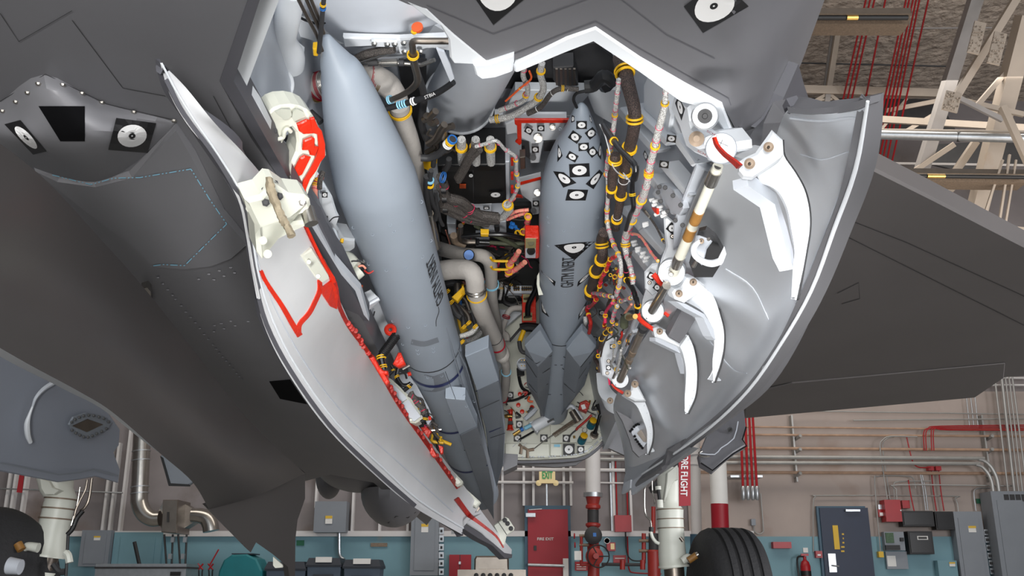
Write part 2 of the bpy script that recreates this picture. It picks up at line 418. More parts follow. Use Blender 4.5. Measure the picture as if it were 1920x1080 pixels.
def struct(name, v, f, m, parent=None, **kw): return mk(name, v, f, m, parent, smooth=False, kind=None if parent else 'structure', **kw)
struct('floor', *g_box((0, 4, -0.05), 44, 40, 0.1), floorm)
struct('wall_back', *g_box((0, WY+0.1, 5.5), 44, 0.2, 11), wallm)
v_, f_ = g_box((9.6, WY-0.02, 2.05+0.03), 12.4, 0.04, 4.1); struct('trim_1', v_, f_, plaster)
ceil_pts = [V((-22, WY, 10.6)), V((22, WY, 10.6)), V((22, -17, 12.2)), V((-22, -17, 12.2))]
struct('ceiling', *g_slab(ceil_pts, 0.15), ceilm)

struct('wall_left', *g_box((-19, 1, 5.5), 0.2, 36, 12), wallm)
struct('wall_right', *g_box((21.9, 1, 5.5), 0.2, 36, 12), wallm)

def W(x, y, off=0.0): return S_Y(WY-off)(x, y)[0]
def rectb(r, off, depth):
    "box standing off the wall; r = pixel rect of its front face"
    x0, y0, x1, y1 = r; S = S_Y(WY-off-depth); ym = (y0+y1)/2; xm = (x0+x1)/2
    X0 = S(x0, ym)[0].x; X1 = S(x1, ym)[0].x; Z1 = S(xm, y0)[0].z; Z0 = S(xm, y1)[0].z
    return g_box(((X0+X1)/2, WY-off-depth/2, (Z0+Z1)/2), abs(X1-X0), depth, abs(Z1-Z0))
def wb(name, r, off, depth, m, parent=None, **kw):
    v, f = rectb(r, off, depth); return mk(name, v, f, m, parent, smooth=False, **kw)
def pipe(name, pts, rpx, m, off=0.12, parent=None, seg=8, n=1, **kw):
    return tubepx(name, S_Y(WY-off), pts, rpx, m, parent, seg, n, 0.0, n > 1, **kw)
blz = W(960, 1006, 0.1).z
struct('trim_2', *g_box((0, WY-0.05, blz/2), 44, 0.1, blz), bluew)
struct('trim_3', *g_box((-4.9, WY-0.09, blz+0.05), 19, 0.18, 0.10), railw)

# fire exit door
d1_ = mk('door_1', *rectb((984, 948, 1071, 1140), 0.10, 0.08), [dblue], None, False, kind='structure')
wb('door_leaf', (990, 955, 1066, 1140), 0.18, 0.03, dred, d1_)
mk('push_bar', *g_cyl(W(990, 1059, 0.30), W(1058, 1061, 0.30), 0.03), galv, d1_)
wb('push_bar_box', (1056, 1047, 1066, 1100), 0.21, 0.08, wsign, d1_)
wb('door_closer', (986, 962, 1004, 969), 0.21, 0.08, galv, d1_)
pipe('closer_arm', [(992, 956), (1016, 954.5)], 0.9, galv, 0.27, d1_)
lettering(S_Y(WY-0.215), 'FIRE EXIT', [(1007.5, 1008), (1038, 1008), (1038, 1013), (1007.5, 1013)], wsign, d1_, 0.002, 0.1)
wb('door_lock', (1001, 1023, 1006, 1032), 0.21, 0.02, charc, d1_)
# navy door
d2_ = mk('door_2', *rectb((1539, 949, 1632, 1140), 0.10, 0.06), [dblue], None, False, kind='structure')
wb('door_leaf', (1545, 952, 1637, 1140), 0.16, 0.03, dnavy, d2_)
wb('door_window', (1563, 985, 1573, 1030), 0.19, 0.012, yell, d2_)
wb('lock_plate', (1554, 1038, 1568, 1073), 0.19, 0.03, galv, d2_)
pipe('door_lever', [(1561, 1060), (1573, 1062)], 1.3, galv, 0.26, d2_)
wb('door_closer', (1586, 955, 1613, 959), 0.19, 0.08, galv, d2_)
for k in range(5): wb('tape_patch', (1579+R.uniform(-2, 3), 1000+k*8, 1583+R.uniform(-1, 2), 1003+k*8), 0.19, 0.004, yell, d2_)

# exit sign
t = wb('exit_sign', (1011, 884, 1041, 906), 0.35, 0.12, exitm, label='lit cream sign with green letters above the red door', cat='sign')
lettering(S_Y(WY-0.48), 'EXIT', [(1017, 884), (1036, 884), (1036, 897.5), (1017, 897.5)], exitg, t, 0.002, 0.35)
for x in (1010, 1042): mk('sign_lamp', *g_lathe(W(x, 906, 0.42), (0, -1, 0), [(0.0, -0.03), (0.05, -0.03), (0.055, 0.04), (0.0, 0.06)], 14), exitm, t)
wb('hanger_strap', (1024, 906, 1026.5, 948), 0.30, 0.03, galv, t)

# wall framing and rails
def simple(name, label, catg, group, fn): o = fn(); tag(o, label, catg, group); return o
studs = [(12, 900, 1000), (23, 900, 1000), (43, 900, 1000), (118, 880, 1000), (200, 870, 1000), (213, 870, 1000), (234, 830, 1000), (594, 900, 950), (662, 920, 1000), (713, 930, 1000), (765, 950, 1000), (942, 890, 1000), (982, 880, 946), (1000, 880, 946), (1057, 880, 946), (1070, 880, 946), (1182, 860, 1000), (1150, 850, 1000)]
ORD = ['first', 'second', 'third', 'fourth', 'fifth', 'sixth', 'seventh', 'eighth', 'ninth', 'tenth', 'eleventh', 'twelfth', 'thirteenth', 'fourteenth', 'fifteenth', 'sixteenth', 'seventeenth', 'eighteenth']
studs.sort()
for i, (x, a, b) in enumerate(studs):
    tag(wb('wall_stud', (x-2.2, a-40, x+2.2, b+2), 0.0, 0.14, railw), 'white vertical stud on the back wall, '+ORD[i]+' counted from the left edge', 'stud', 'white studs on the back wall')
rails = [((0, 916), (230, 924), 1.4, galv, 'thin galvanised strut running across the studs left of the round duct'), ((930, 880), (1240, 882), 3.2, railw, 'white horizontal rail just above the lit sign'),
         ((930, 904), (1075, 905), 2.6, railw, 'white horizontal rail level with the lit sign, above the red door'), ((1120, 850), (1240, 851), 3.4, gpipe, 'upper of the two grey pipes right of the white riser column'),
         ((1120, 861), (1240, 862), 3.4, gpipe, 'lower of the two grey pipes right of the white riser column'), ((1120, 905), (1180, 906), 1.6, railw, 'short thin white pipe between riser column and red conduit')]
for a, b, r, m, lab in rails: tag(pipe('wall_rail', [a, b], r, m, 0.2), lab, 'pipe')
# galvanised double strut with red conduits going into the red box
tb = wb('junction_box', (1153, 966, 1184, 997), 0.1, 0.22, fred, label='square red fire alarm junction box beside the sprinkler riser', cat='junction box')
for x, x2 in ((1154, 1157), (1174, 1177)): tag(pipe('red_conduit', [(x, 860), (x2, 966)], 1.4, fred, 0.15), ('left' if x < 1160 else 'right')+' slim red conduit dropping into the square red box', 'conduit', 'red conduits above the square box')
for x in (1147, 1183): tag(wb('strut_channel', (x-2.2, 868, x+2.2, 1013), 0.02, 0.06, galv), 'galvanised strut channel just '+('left' if x < 1160 else 'right')+' of the square red box', 'strut', 'strut channels by the square red box')
tag(pipe('red_conduit', [(1176, 997), (1178, 1050), (1180, 1068), (1190, 1074), (1240, 1076)], 1.3, fred, 0.15, n=4), 'red conduit leaving the underside of the square box and turning right', 'conduit')
tag(pipe('black_hose', [(1173, 997), (1175, 1035), (1185, 1050), (1205, 1052)], 1.2, charc, 0.2, n=4), 'thin black hose hanging below the square red box', 'hose')

# electrical enclosures
def cabinet(r, depth, lab, m=egrey, door=True, lbl=None, off=0.1, catg='electrical cabinet', handle=True):
    t = wb('electrical_cabinet', r, off, depth, m, label=lab, cat=catg)
    x0, y0, x1, y1 = r; w = x1-x0; h = y1-y0
    if door: 
        wb('cabinet_door', (x0+w*0.14, y0+h*0.08, x1-w*0.14, y1-h*0.08), off+depth, 0.015, m, t)
    if lbl: wb('warning_label', lbl, off+depth+0.015, 0.004, wsign, t); wb('warning_label', (lbl[0], lbl[1], lbl[2], lbl[1]+(lbl[3]-lbl[1])*0.35), off+depth+0.02, 0.004, yell, t)
    return t
cabinet((589, 940, 649, 998), 0.35, 'grey electrical box on the wall above the dark storage totes', lbl=(610, 967, 623, 982), door=False)
tag(pipe('conduit', [(636, 998), (636, 1030), (638, 1043), (646, 1050)], 3, galv, 0.2, n=4), 'steel conduit dropping from the grey box above the totes', 'conduit')
cabinet((770, 958, 822, 1079), 0.30, 'tall blue-grey breaker panel left of the red cabinet doors', lbl=(790, 982, 803, 998))
cabinet((150, 994, 205, 1062), 0.25, 'grey electrical cabinet behind the left landing gear', lbl=(176, 1005, 188, 1013))
cabinet((209, 998, 300, 1100), 0.12, 'wide pale blue panel box below the round duct', m=bluew)
cabinet((1797, 959, 1850, 1110), 0.22, 'tall narrow grey breaker panel right of the black boxes', lbl=(1816, 986, 1830, 998))
cabinet((1872, 921, 1940, 1130), 0.45, 'big vented grey switchgear cabinet at the right edge')
for k in range(4): wb('vent_slot', (1883+k*11, 927, 1892+k*11, 940), 0.55, 0.01, charc, ALL[-2-k])
cabinet((1760, 1051, 1796, 1090), 0.18, 'small pale blue box left below the narrow breaker panel', m=bluew, lbl=(1780, 1054, 1791, 1062), door=False)
for k, y in enumerate((995, 1010, 1026, 1041, 1056, 1072)):
    t = wb('disconnect_switch', (823, y-6, 832, y+6), 0.12, 0.1, galv); mk('switch_knob', *rectb((825.5, y-2, 829.5, y+3), 0.22, 0.03), charc, t, False)
    tag(t, 'small steel switch box by the tall left breaker panel, '+ORD[k]+' from the top', 'switch', 'switch boxes by the left breaker panel')
for k, y in enumerate((998, 1012, 1027, 1042, 1056, 1071)):
    x = 1850+k*2.3; t = wb('disconnect_switch', (x-4.5, y-5.5, x+4.5, y+5.5), 0.12, 0.1, galv); mk('switch_knob', *rectb((x-2, y-2.5, x+2, y+2.5), 0.22, 0.03), charc, t, False)
    tag(t, 'small steel switch box left of the big switchgear, '+ORD[k]+' from the top', 'switch', 'switch boxes by the right switchgear')
tag(wb('wall_cabinet', (842, 1040, 883, 1100), 0.08, 0.12, dred), 'red double door cabinet recessed in the blue wall left of the barbecue', 'cabinet'); pt = ALL[-1]
wb('door_gap', (861.5, 1040, 862.5, 1100), 0.2, 0.006, charc, pt); wb('handle', (860, 1053, 864, 1058), 0.2, 0.03, galv, pt)
t = wb('fire_alarm_control', (1660, 937, 1690, 978), 0.1, 0.25, fred, label='red fire alarm control panel beside the black boxes', cat='alarm panel')
wb('panel_lock', (1688, 956, 1690, 958), 0.35, 0.01, galv, t)
tag(wb('alarm_module', (1692, 938, 1706, 953), 0.1, 0.12, fred), 'small red module on the upper right of the alarm panel', 'alarm module')
tag(wb('horn_strobe', (1647, 955, 1656, 969), 0.1, 0.1, fred), 'small red horn strobe left of the alarm panel', 'alarm strobe'); mk('strobe_lens', *rectb((1650, 961, 1656, 967), 0.2, 0.03), wht, ALL[-1], False)
wb('strobe_box', (1647, 946, 1657, 955), 0.1, 0.1, galv, ALL[-2])
for r, lab in (((1692, 958, 1751, 987), 'wide flat black control box right of the alarm panel'), ((1754, 959, 1792, 993), 'squarer black control box beside the grey breaker panel'), ((1704, 996, 1750, 1039), 'lower black control box with a silver emblem')):
    t = wb('control_box', r, 0.1, 0.2, black, label=lab, cat='control box'); wb('lid', (r[0]+3, r[1]+3, r[2]-3, r[3]-3), 0.30, 0.015, blk2, t)
wb('nameplate', (1720, 1005, 1740, 1012), 0.32, 0.006, wsign, t); wb('nameplate_face', (1722, 1006.5, 1738, 1010.5), 0.327, 0.004, charc, t)
t = wb('open_enclosure', (1659, 997, 1696, 1032), 0.1, 0.14, egrey, label='open grey electronics enclosure with circuit boards', cat='enclosure')
wb('circuit_board', (1661, 999, 1676, 1018), 0.24, 0.02, pcb, t); wb('battery', (1661, 1022, 1688, 1031), 0.24, 0.05, black, t); wb('relay', (1689, 1008, 1695, 1015), 0.24, 0.05, black, t)
wb('panel_lid', (1662, 1034, 1702, 1067), 0.14, 0.03, egrey, t); wb('wiring_diagram', (1664, 1042, 1680, 1062), 0.17, 0.004, wsign, t)
# small right wall items
t = wb('warning_light', (1450, 1016, 1484, 1028), 0.1, 0.15, fred, label='flat red box on the blue wall left of the extinguisher', cat='alarm box')
t = thing('fire_extinguisher', W(1513, 1120, 0.3), 'red fire extinguisher hung on the blue wall left of the navy door', 'fire extinguisher')
c = W(1512, 1085, 0.28); mk('cylinder', *g_lathe(c, (0, 0, 1), [(0, -0.35), (0.09, -0.33), (0.095, 0.22), (0.07, 0.30), (0.03, 0.34), (0.03, 0.4), (0, 0.4)], 18), fred, t)
mk('handle', *g_box(c+V((0, -0.02, 0.43)), 0.14, 0.03, 0.04), fred, t, False); mk('hose', *g_tube([c+V((0, 0, 0.40)), c+V((-0.13, 0, 0.38)), c+V((-0.15, -0.02, 0.15)), c+V((-0.12, -0.02, -0.1))], 0.018), blk2, t)
mk('band', *g_cyl(c+V((0, 0, 0.05)), c+V((0, 0, 0.14)), 0.098), black, t)
wb('inspection_tag', (1506, 1027, 1515, 1036), 0.1, 0.02, wsign, t)
t = wb('pull_station', (1530, 1033, 1542, 1046), 0.1, 0.1, fred, label='small red fire alarm pull station left of the navy door', cat='pull station'); wb('pull_handle', (1533, 1039, 1539, 1042), 0.2, 0.02, wht, t)
tag(wb('call_box', (1648, 1034, 1657, 1045), 0.1, 0.1, yell), 'small cream button box right of the navy door', 'button box')
tag(wb('wall_outlet', (1409, 973, 1417, 985), 0.06, 0.1, egrey), 'small grey outlet box above the tyre with a curved conduit', 'outlet')
tag(pipe('conduit', [(1413, 985), (1415, 996), (1422, 1001), (1430, 998), (1431, 988), (1426, 925)], 1.2, gpipe, 0.1, n=4), 'thin conduit looping from the small outlet above the tyre', 'conduit')
tag(wb('sign', (1831, 935, 1855, 944), 0.05, 0.02, greenm), 'dark green strip of tape left of the switchgear', 'tape')
tag(wb('sign', (556, 1013, 570, 1023), 0.1, 0.02, greenm), 'dark green sign on the blue wall left of the grey totes', 'sign')
tag(wb('name_plate', (695, 1018, 726, 1025), 0.1, 0.03, bronze), 'narrow brown plate on the blue wall above the totes', 'plate')
tag(wb('yellow_handle', (1417, 1032, 1424, 1046), 0.1, 0.1, yellow), 'yellow handle on the blue wall peeking out right of the tyre', 'handle')
# horizontal pipes on the right wall
for a, b, r, m, lab in (((1390, 815), (1930, 818), 2.0, rust, 'topmost beige rail along the right of the back wall'), ((1240, 839), (1930, 844), 2.6, rust, 'upper rusty pipe of the right wall'),
        ((1240, 885), (1930, 888), 2.8, rust, 'lower rusty pipe of the right wall'), ((1380, 800), (1930, 806), 1.6, rust, 'thin brown pipe just below the aircraft wing'),
        ((1480, 770), (1930, 777), 1.2, gpipe, 'thin grey conduit under the trailing edge of the wing'), ((1600, 788), (1930, 785), 1.4, gpipe, 'narrow bent cable conduit above the beige rail'),
        ((1838, 708), (1930, 709), 2, railw, 'upper white rail at the right edge below the wing tip'), ((1838, 722), (1930, 722), 2, railw, 'lower white rail at the right edge below the wing tip')):
    tag(pipe('wall_pipe', [a, b], r, m, 0.25), lab, 'pipe')
tag(pipe('large_conduit', [(1240, 856), (1790, 859), (1835, 861), (1855, 872), (1868, 895), (1873, 921)], 3.6, gpipe, 0.46, n=5), 'upper of two thick grey conduits bending down into the switchgear', 'conduit')
tag(pipe('large_conduit', [(1240, 867), (1780, 869), (1830, 871), (1848, 882), (1858, 900), (1862, 921)], 3.4, gpipe, 0.46, n=5), 'lower of two thick grey conduits bending down into the switchgear', 'conduit')
for x in (1490, 1850):
    o = wb('pipe_bracket', (x-1.5, 778, x+1.5, 903), 0.0, 0.2, gpipe); tag(o, 'slotted wall bracket carrying the pipes '+('left of the navy door' if x < 1600 else 'beside the switchgear'), 'bracket')
    for y in (818, 843, 888): mk('bracket_arm', *g_tube([W(x, y+6, 0.1), W(x+11, y-1, 0.34)], 0.035, 6, True, 1, False), gpipe, o)
for i, (pts, m) in enumerate([([(1525, 1035), (1525, 945), (1530, 932), (1545, 929), (1780, 930), (1790, 934), (1795, 945), (1797, 960)], gpipe), ([(1651, 1034), (1640, 905), (1645, 894), (1665, 892), (1700, 893), (1712, 897), (1717, 915)], gpipe),
        ([(1678, 938), (1676, 912), (1684, 903), (1745, 902)], gpipe), ([(1682, 938), (1681, 917), (1688, 909), (1900, 911)], gpipe), ([(1830, 958), (1826, 925), (1830, 917), (1840, 915), (1860, 915)], galv),
        ([(1740, 957), (1735, 918), (1729, 890)], galv), ([(1736, 957), (1731, 918), (1726, 890)], galv), ([(1706, 920), (1703, 900), (1707, 925), (1714, 958)], fred),
        ([(1756, 958), (1750, 920), (1746, 880)], fred), ([(1770, 958), (1764, 920), (1760, 880)], fred), ([(1745, 876), (1730, 877), (1718, 874), (1710, 862), (1700, 820)], fred), ([(1664, 936), (1654, 870), (1650, 835), (1656, 824), (1670, 818), (1720, 819)], gpipe), ([(1669, 936), (1659, 870), (1655, 835), (1662, 823), (1676, 819)], gpipe)]):
    labs = ['thin grey conduit running over the navy door and down its left side', 'thin grey conduit looping down the right side of the navy door', 'outer thin conduit bend above the alarm panel', 'long thin conduit running right from the alarm panel', 'steel conduit bending into the narrow breaker panel', 'right steel conduit into the wide black box', 'left steel conduit into the wide black box', 'short red conduit into the wide black box', 'left red conduit into the squarer black box', 'right red conduit into the squarer black box', 'red conduit curving into the left red junction box', 'left grey conduit rising from the alarm panel', 'right grey conduit rising from the alarm panel']
    tag(pipe('conduit', pts, 1.2, m, 0.12+0.06*(i % 4), n=3), labs[i], 'conduit')
for x in (1746, 1760): tag(wb('red_junction', (x-5, 874, x+5, 882), 0.1, 0.12, fred), ('left' if x < 1750 else 'right')+' of two little red junction boxes on the right wall', 'junction box')
for k in range(4): tag(pipe('red_conduit', [(1733+k*4+(6 if k > 1 else 0), 845), (1732+k*4+(6 if k > 1 else 0), 812), (1740+k*5, 803-k*0), (1765+k*4, 799+k*2.4), (1930, 797+k*3.2)], 1.1, fred, 0.3+0.03*k, n=4), 'thin red conduit sweeping to the right edge, '+ORD[k]+' from the top', 'conduit', 'red conduits sweeping to the right edge')
for k, (x, x2, r) in enumerate([(1865, 1890, 1.8), (1878, 1902, 2.8), (1885, 1910, 1.5), (1892, 1917, 1.5), (1898, 1926, 1.7)]):
    tag(pipe('vertical_conduit', [(x, 707), (x2, 921)], r, gpipe, 0.4), ['leftmost grey vertical conduit above the switchgear', 'thick shiny vertical conduit above the switchgear', 'third vertical conduit above the switchgear', 'fourth vertical conduit above the switchgear', 'rightmost vertical conduit above the switchgear'][k], 'conduit')
for k, x in enumerate((1826, 1834, 1842)): tag(pipe('vertical_conduit', [(x-14, 745), (x-8, 800)], 1.1, galv, 0.2), 'short galvanised conduit under the wing tip, '+ORD[k]+' from the left', 'conduit', 'short conduits under the wing tip')
# four red sprinkler test tubes with glass ends
tag(wb('support_channel', (1370, 891, 1430, 895), 0.1, 0.42, galv), 'horizontal galvanised channel holding four red tubes', 'channel')
for k in range(4):
    xa, xb = (1388, 1397, 1404.5, 1411)[k], (1393, 1402, 1411, 1419)[k]
    t = pipe('red_drop_tube', [(xa, 775), (xb, 912)], 2.4, fred, 0.6); tag(t, ['first', 'second', 'third', 'fourth'][k]+' from the left of four red hanging tubes with silver ends', 'tube')
    pipe('silver_end', [(xb, 911), (xb+0.3, 914), (xb+0.7, 935), (xb+1, 938)], [2.2, 4, 4, 2], galv, 0.6, t, 12)
# columns
t = pipe('riser_column', [(1110, 700), (1112, 924)], 14, railw, 1.0, seg=24, label='wide silver-white column pipe above the sprinkler valves', cat='column')
pipe('flange', [(1112, 924), (1112, 932)], 18, galv, 1.0, t, 24)
t = pipe('sprinkler_riser', [(1112, 932), (1112, 945), (1112, 948), (1112, 953), (1112, 955), (1112, 980), (1112, 982), (1112, 986), (1112, 990), (1113, 1022), (1113, 1024), (1113, 1075), (1113, 1090)], [14, 11, 14, 14, 10, 10, 14, 14, 10, 10, 12, 11, 12], pred, 1.0, seg=20, label='red sprinkler riser with valves under the silver-white column', cat='sprinkler riser')
pipe('pipe_sleeve', [(1112, 956), (1112, 980)], 10.6, charc, 1.0, t, 20)
mk('valve_body', *g_lathe(W(1112, 1004, 1.15), (0, -1, 0), [(0, -0.15), (0.15, -0.1), (0.16, 0.05), (0.12, 0.08), (0.05, 0.1), (0, 0.1)], 18), charc, t)
mk('valve_plate', *rectb((1112, 999, 1118, 1006), 1.25, 0.01), blue, t, False)
v, f = g_ring(W(1122, 1043, 1.45), (0, 1, 0), 0.19, 0.012); b = MB().add(v, f)
for a in range(3): p = V((math.cos(a*2.09), 0, math.sin(a*2.09)))*0.19; c = W(1122, 1043, 1.45); b.add(*g_cyl(c, c+p, 0.01))
b.obj('hand_wheel', black, t)
mk('gate_valve', *g_lathe(W(1116, 1043, 1.3), (0, -1, 0), [(0, -0.2), (0.16, -0.18), (0.15, -0.02), (0.06, 0.02), (0.05, 0.2), (0, 0.2)], 18), pred, t)
for p, q in (((1086, 1005), (1104, 1005)), ((1086, 1022), (1104, 1022)), ((1090, 1005), (1090, 1060)), ((1090, 1060), (1106, 1058))): pipe('trim_pipe', [p, q], 3, pred if q[0] == 1090 or p[1] > 1050 else bronze, 1.1, t)
for x, y in ((1077, 1005), (1078, 1022)): mk('small_handle', *g_ring(W(x, y, 1.1), (1, 0, 0), 0.04, 0.012, 14, 6), fred, t)
mk('gauge', *g_lathe(W(1138, 1014, 1.15), (0, -1, 0), [(0, -0.04), (0.05, -0.04), (0.052, 0.02), (0.045, 0.02), (0, 0.015)], 18), wht, t)
tag(wb('alarm_bell_box', (1138, 1017, 1154, 1033), 0.1, 0.12, fred), 'small red box with a white label right of the riser valves', 'alarm box'); wb('label_plate', (1145, 1019, 1152, 1030), 0.22, 0.005, exitm, ALL[-1])
wb_t = wb('paper_tag', (1077, 1033, 1090, 1050), 1.2, 0.01, wsign, label='white paper tag hanging on the left riser valve', cat='tag')
for r, lab, a in (((1078, 1053, 1102, 1070), 'red sign with white lines left of the riser base', 3), ((1150, 1041, 1174, 1056), 'red sign with a white line below the square junction box', 1)):
    t = wb('fire_sign', r, 0.1, 0.02, fred, label=lab, cat='sign')
    for k in range(a): wb('sign_line', (r[0]+3, r[1]+5+k*4, r[2]-3, r[1]+6.5+k*4), 0.12, 0.004, wsign, t)
t = pipe('cross_main', [(1128, 1058), (1208, 1059)], 3, charc, 0.9, label='dark horizontal pipe joining the two sprinkler risers', cat='pipe')
for x in (1167, 1205): pipe('red_fitting', [(x, 1050), (x, 1068)], 5, pred, 0.92, t, 12)
pipe('red_branch', [(1207, 1056), (1207, 1000)], 4, pred, 0.92, t, 12)
for y in (1014, 1033): pipe('brass_valve', [(1198, y), (1216, y)], 3, bronze, 0.95, t)
t = pipe('second_riser', [(1225, 950), (1225, 1000), (1226, 1003), (1226, 1030), (1226, 1034), (1227, 1100)], [4, 4, 9, 9, 12, 12], pred, 1.0, seg=16, label='second sprinkler riser partly hidden behind the right landing gear', cat='sprinkler riser')
pipe('valve_section', [(1226, 1000), (1226, 1036)], 9.8, charc, 1.0, t, 16)
t = pipe('silver_column', [(1302, 800), (1306, 1002)], 10, railw, 1.3, seg=20, label='silver painted pipe column left of the red-and-white column', cat='column')
pipe('collar', [(1303, 868), (1303, 872)], 12, railw, 1.3, t, 20); pipe('blue_base', [(1306, 1002), (1307, 1100)], 12, dblue, 1.3, t, 20); pipe('upper_collar', [(1301, 845), (1302, 853)], 12.5, railw, 1.3, t, 20)
t = pipe('striped_column', [(1341, 760), (1349, 945)], 16, wsign, 2.0, seg=24, label='thick column painted white above and red below', cat='column')
pipe('red_section', [(1349, 945), (1354, 1100)], 16.2, dred, 2.0, t, 24)

# round silver duct with filter box on its stand (left)
t = thing('round_duct', W(330, 1055, 1.2), 'shiny round duct with elbows and a box between', 'duct')
pipe('duct_pipe', [(267, 800), (263, 890), (261, 930), (262, 945), (270, 962), (285, 972), (300, 972)], [16, 16, 16, 16, 16, 15, 14], steel, 1.2, t, 24, 4)
for y in (845, 862, 912, 924): pipe('duct_band', [(267-(y-800)*0.045, y), (267-(y-800)*0.045, y+2)], 17, galv, 1.2, t, 24)
S_ = S_Y(WY-1.0)
slab('left_cone', S_, [(292, 968), (306, 940), (306, 998)], 0.3, steel, t); slab('filter_box', S_Y(WY-1.4), [(305, 937), (334, 937), (331, 1000), (302, 998)], 0.7, stain_s, t, 0.02)
slab('right_cone', S_, [(333, 937), (364, 955), (362, 980), (333, 998)], 0.3, stain_s, t)
slab('box_slot', S_Y(WY-1.42), [(313, 960), (317, 960), (316.5, 979), (312.5, 979)], 0.01, charc, t)
pipe('duct_elbow', [(360, 966), (375, 967), (388, 972), (394, 984), (396, 996)], [13, 14, 15, 15, 15], steel, 1.2, t, 24, 4)
for a, b in (((308, 1002), (318, 1142)), ((324, 1002), (319, 1142)), ((334, 1002), (343, 1142)), ((350, 1002), (344, 1142))): pipe('stand_leg', [a, b], 2, charc, 1.2, t)
for x, y in ((323, 1012), (346, 1012), (318, 1043), (342, 1043)): mk('stand_clamp', *rectb((x-3, y-5, x+3, y+5), 1.25, 0.06), galv, t, False)
# floor items along the wall
def atf(x, y, Y): return S_Y(Y)(x, y)[0]
def taper(c, w0, w1, d, h, z1):
    "bin body: top centre c (x,y), widths, from z1 down to z1-h"
    v = []
    for z, w in ((z1-h, w0), (z1, w1)):
        for i, j in ((-1, -1), (1, -1), (1, 1), (-1, 1)): v.append(V((c[0]+i*w/2, c[1]+j*d/2*w/w1, z)))
    return v, [(0, 1, 5, 4), (1, 2, 6, 5), (2, 3, 7, 6), (3, 0, 4, 7), (0, 3, 2, 1), (4, 5, 6, 7)]
YB = 17.2
for x0, x1, yt, lab in ((497, 575, 1053, 'dark lidded tote partly hidden behind the dark door tip'), (574, 641, 1046, 'middle grey storage tote with a white handle'), (643, 715, 1049, 'rightmost grey storage tote with a white handle')):
    a = atf(x0, yt, YB); b_ = atf(x1, yt, YB); w = b_.x-a.x; t = thing('storage_tote', (a.x+w/2, YB+0.3, 0), lab, 'storage tote')
    mk('tub', *taper((a.x+w/2, YB+0.3), w*0.82, w*0.94, 0.5, a.z-0.12, a.z-0.12), tote, t, False)
    mk('lid', *taper((a.x+w/2, YB+0.3), w, w*0.86, 0.56, 0.12, a.z), totel, t, False); mk('rim', *g_box((a.x+w/2, YB+0.3, a.z-0.13), w*1.0, 0.6, 0.04), totel, t, False)
    if x0 > 500: mk('handle', *g_box((a.x+w/2, YB+0.0, a.z-0.03), w*0.45, 0.06, 0.09), wsign, t, False); mk('panel_recess', *g_box((a.x+w/2, YB+0.03, a.z-0.42), w*0.55, 0.03, 0.3), totel, t, False)
a = atf(411, 1036, YB); b_ = atf(505, 1036, YB); t = thing('dome_bin', ((a.x+b_.x)/2, YB+0.4, 0), 'teal plastic bin with a rounded dark-topped hood', 'bin')
prof = [(0, 0), (0.02, 0.25), (0.1, 0.43), (0.25, 0.52), (0.55, 0.53), (0.75, 0.45), (0.88, 0.25), (0.9, 0)]; w = b_.x-a.x
P = [V((a.x+w*p, YB, 0.42+q)) for p, q in prof]; mk('hood', *g_slab(P, 0.6, 0.03), tealb, t, False)
mk('base', *g_box((a.x+w*0.45, YB+0.33, 0.21), w*0.86, 0.6, 0.42), tealb, t, False); mk('hood_flap', *g_box((a.x+w*0.45, YB+0.28, 0.955), w*0.42, 0.5, 0.02), totel, t, False)
# barbecue
a = atf(889, 1042, 16.8); b_ = atf(954, 1042, 16.8); w = b_.x-a.x; cx = a.x+w/2; t = thing('barbecue', (cx, 17.1, 0), 'stainless steel gas barbecue in front of the red cabinet', 'barbecue')
P = [V((a.x, 16.85, a.z-0.33)), V((b_.x, 16.85, a.z-0.33)), V((b_.x, 16.85, a.z-0.05)), V((b_.x-0.03, 16.85, a.z)), V((a.x+0.03, 16.85, a.z)), V((a.x, 16.85, a.z-0.05))]
mk('hood', *g_slab(P, 0.5, 0.03), stain_s, t, False); mk('hood_handle', *g_cyl((a.x+0.08, 16.8, a.z-0.23), (b_.x-0.08, 16.8, a.z-0.23), 0.015), steel, t)
c0 = atf(858, 1068, 16.7); c1_ = atf(986, 1068, 16.7); mk('side_shelf', *g_box(((c0.x+c1_.x)/2, 17.0, c0.z-0.12), c1_.x-c0.x, 0.6, 0.24), stain_s, t, False)
for k in range(6): p = atf(893+k*13, 1079, 16.68); mk('knob', *g_lathe(p, (0, -1, 0), [(0.04, 0), (0.04, 0.04), (0, 0.045)], 12), black, t)
mk('cart', *g_box((cx, 17.05, 0.28), w*1.1, 0.5, 0.5), charc, t, False)
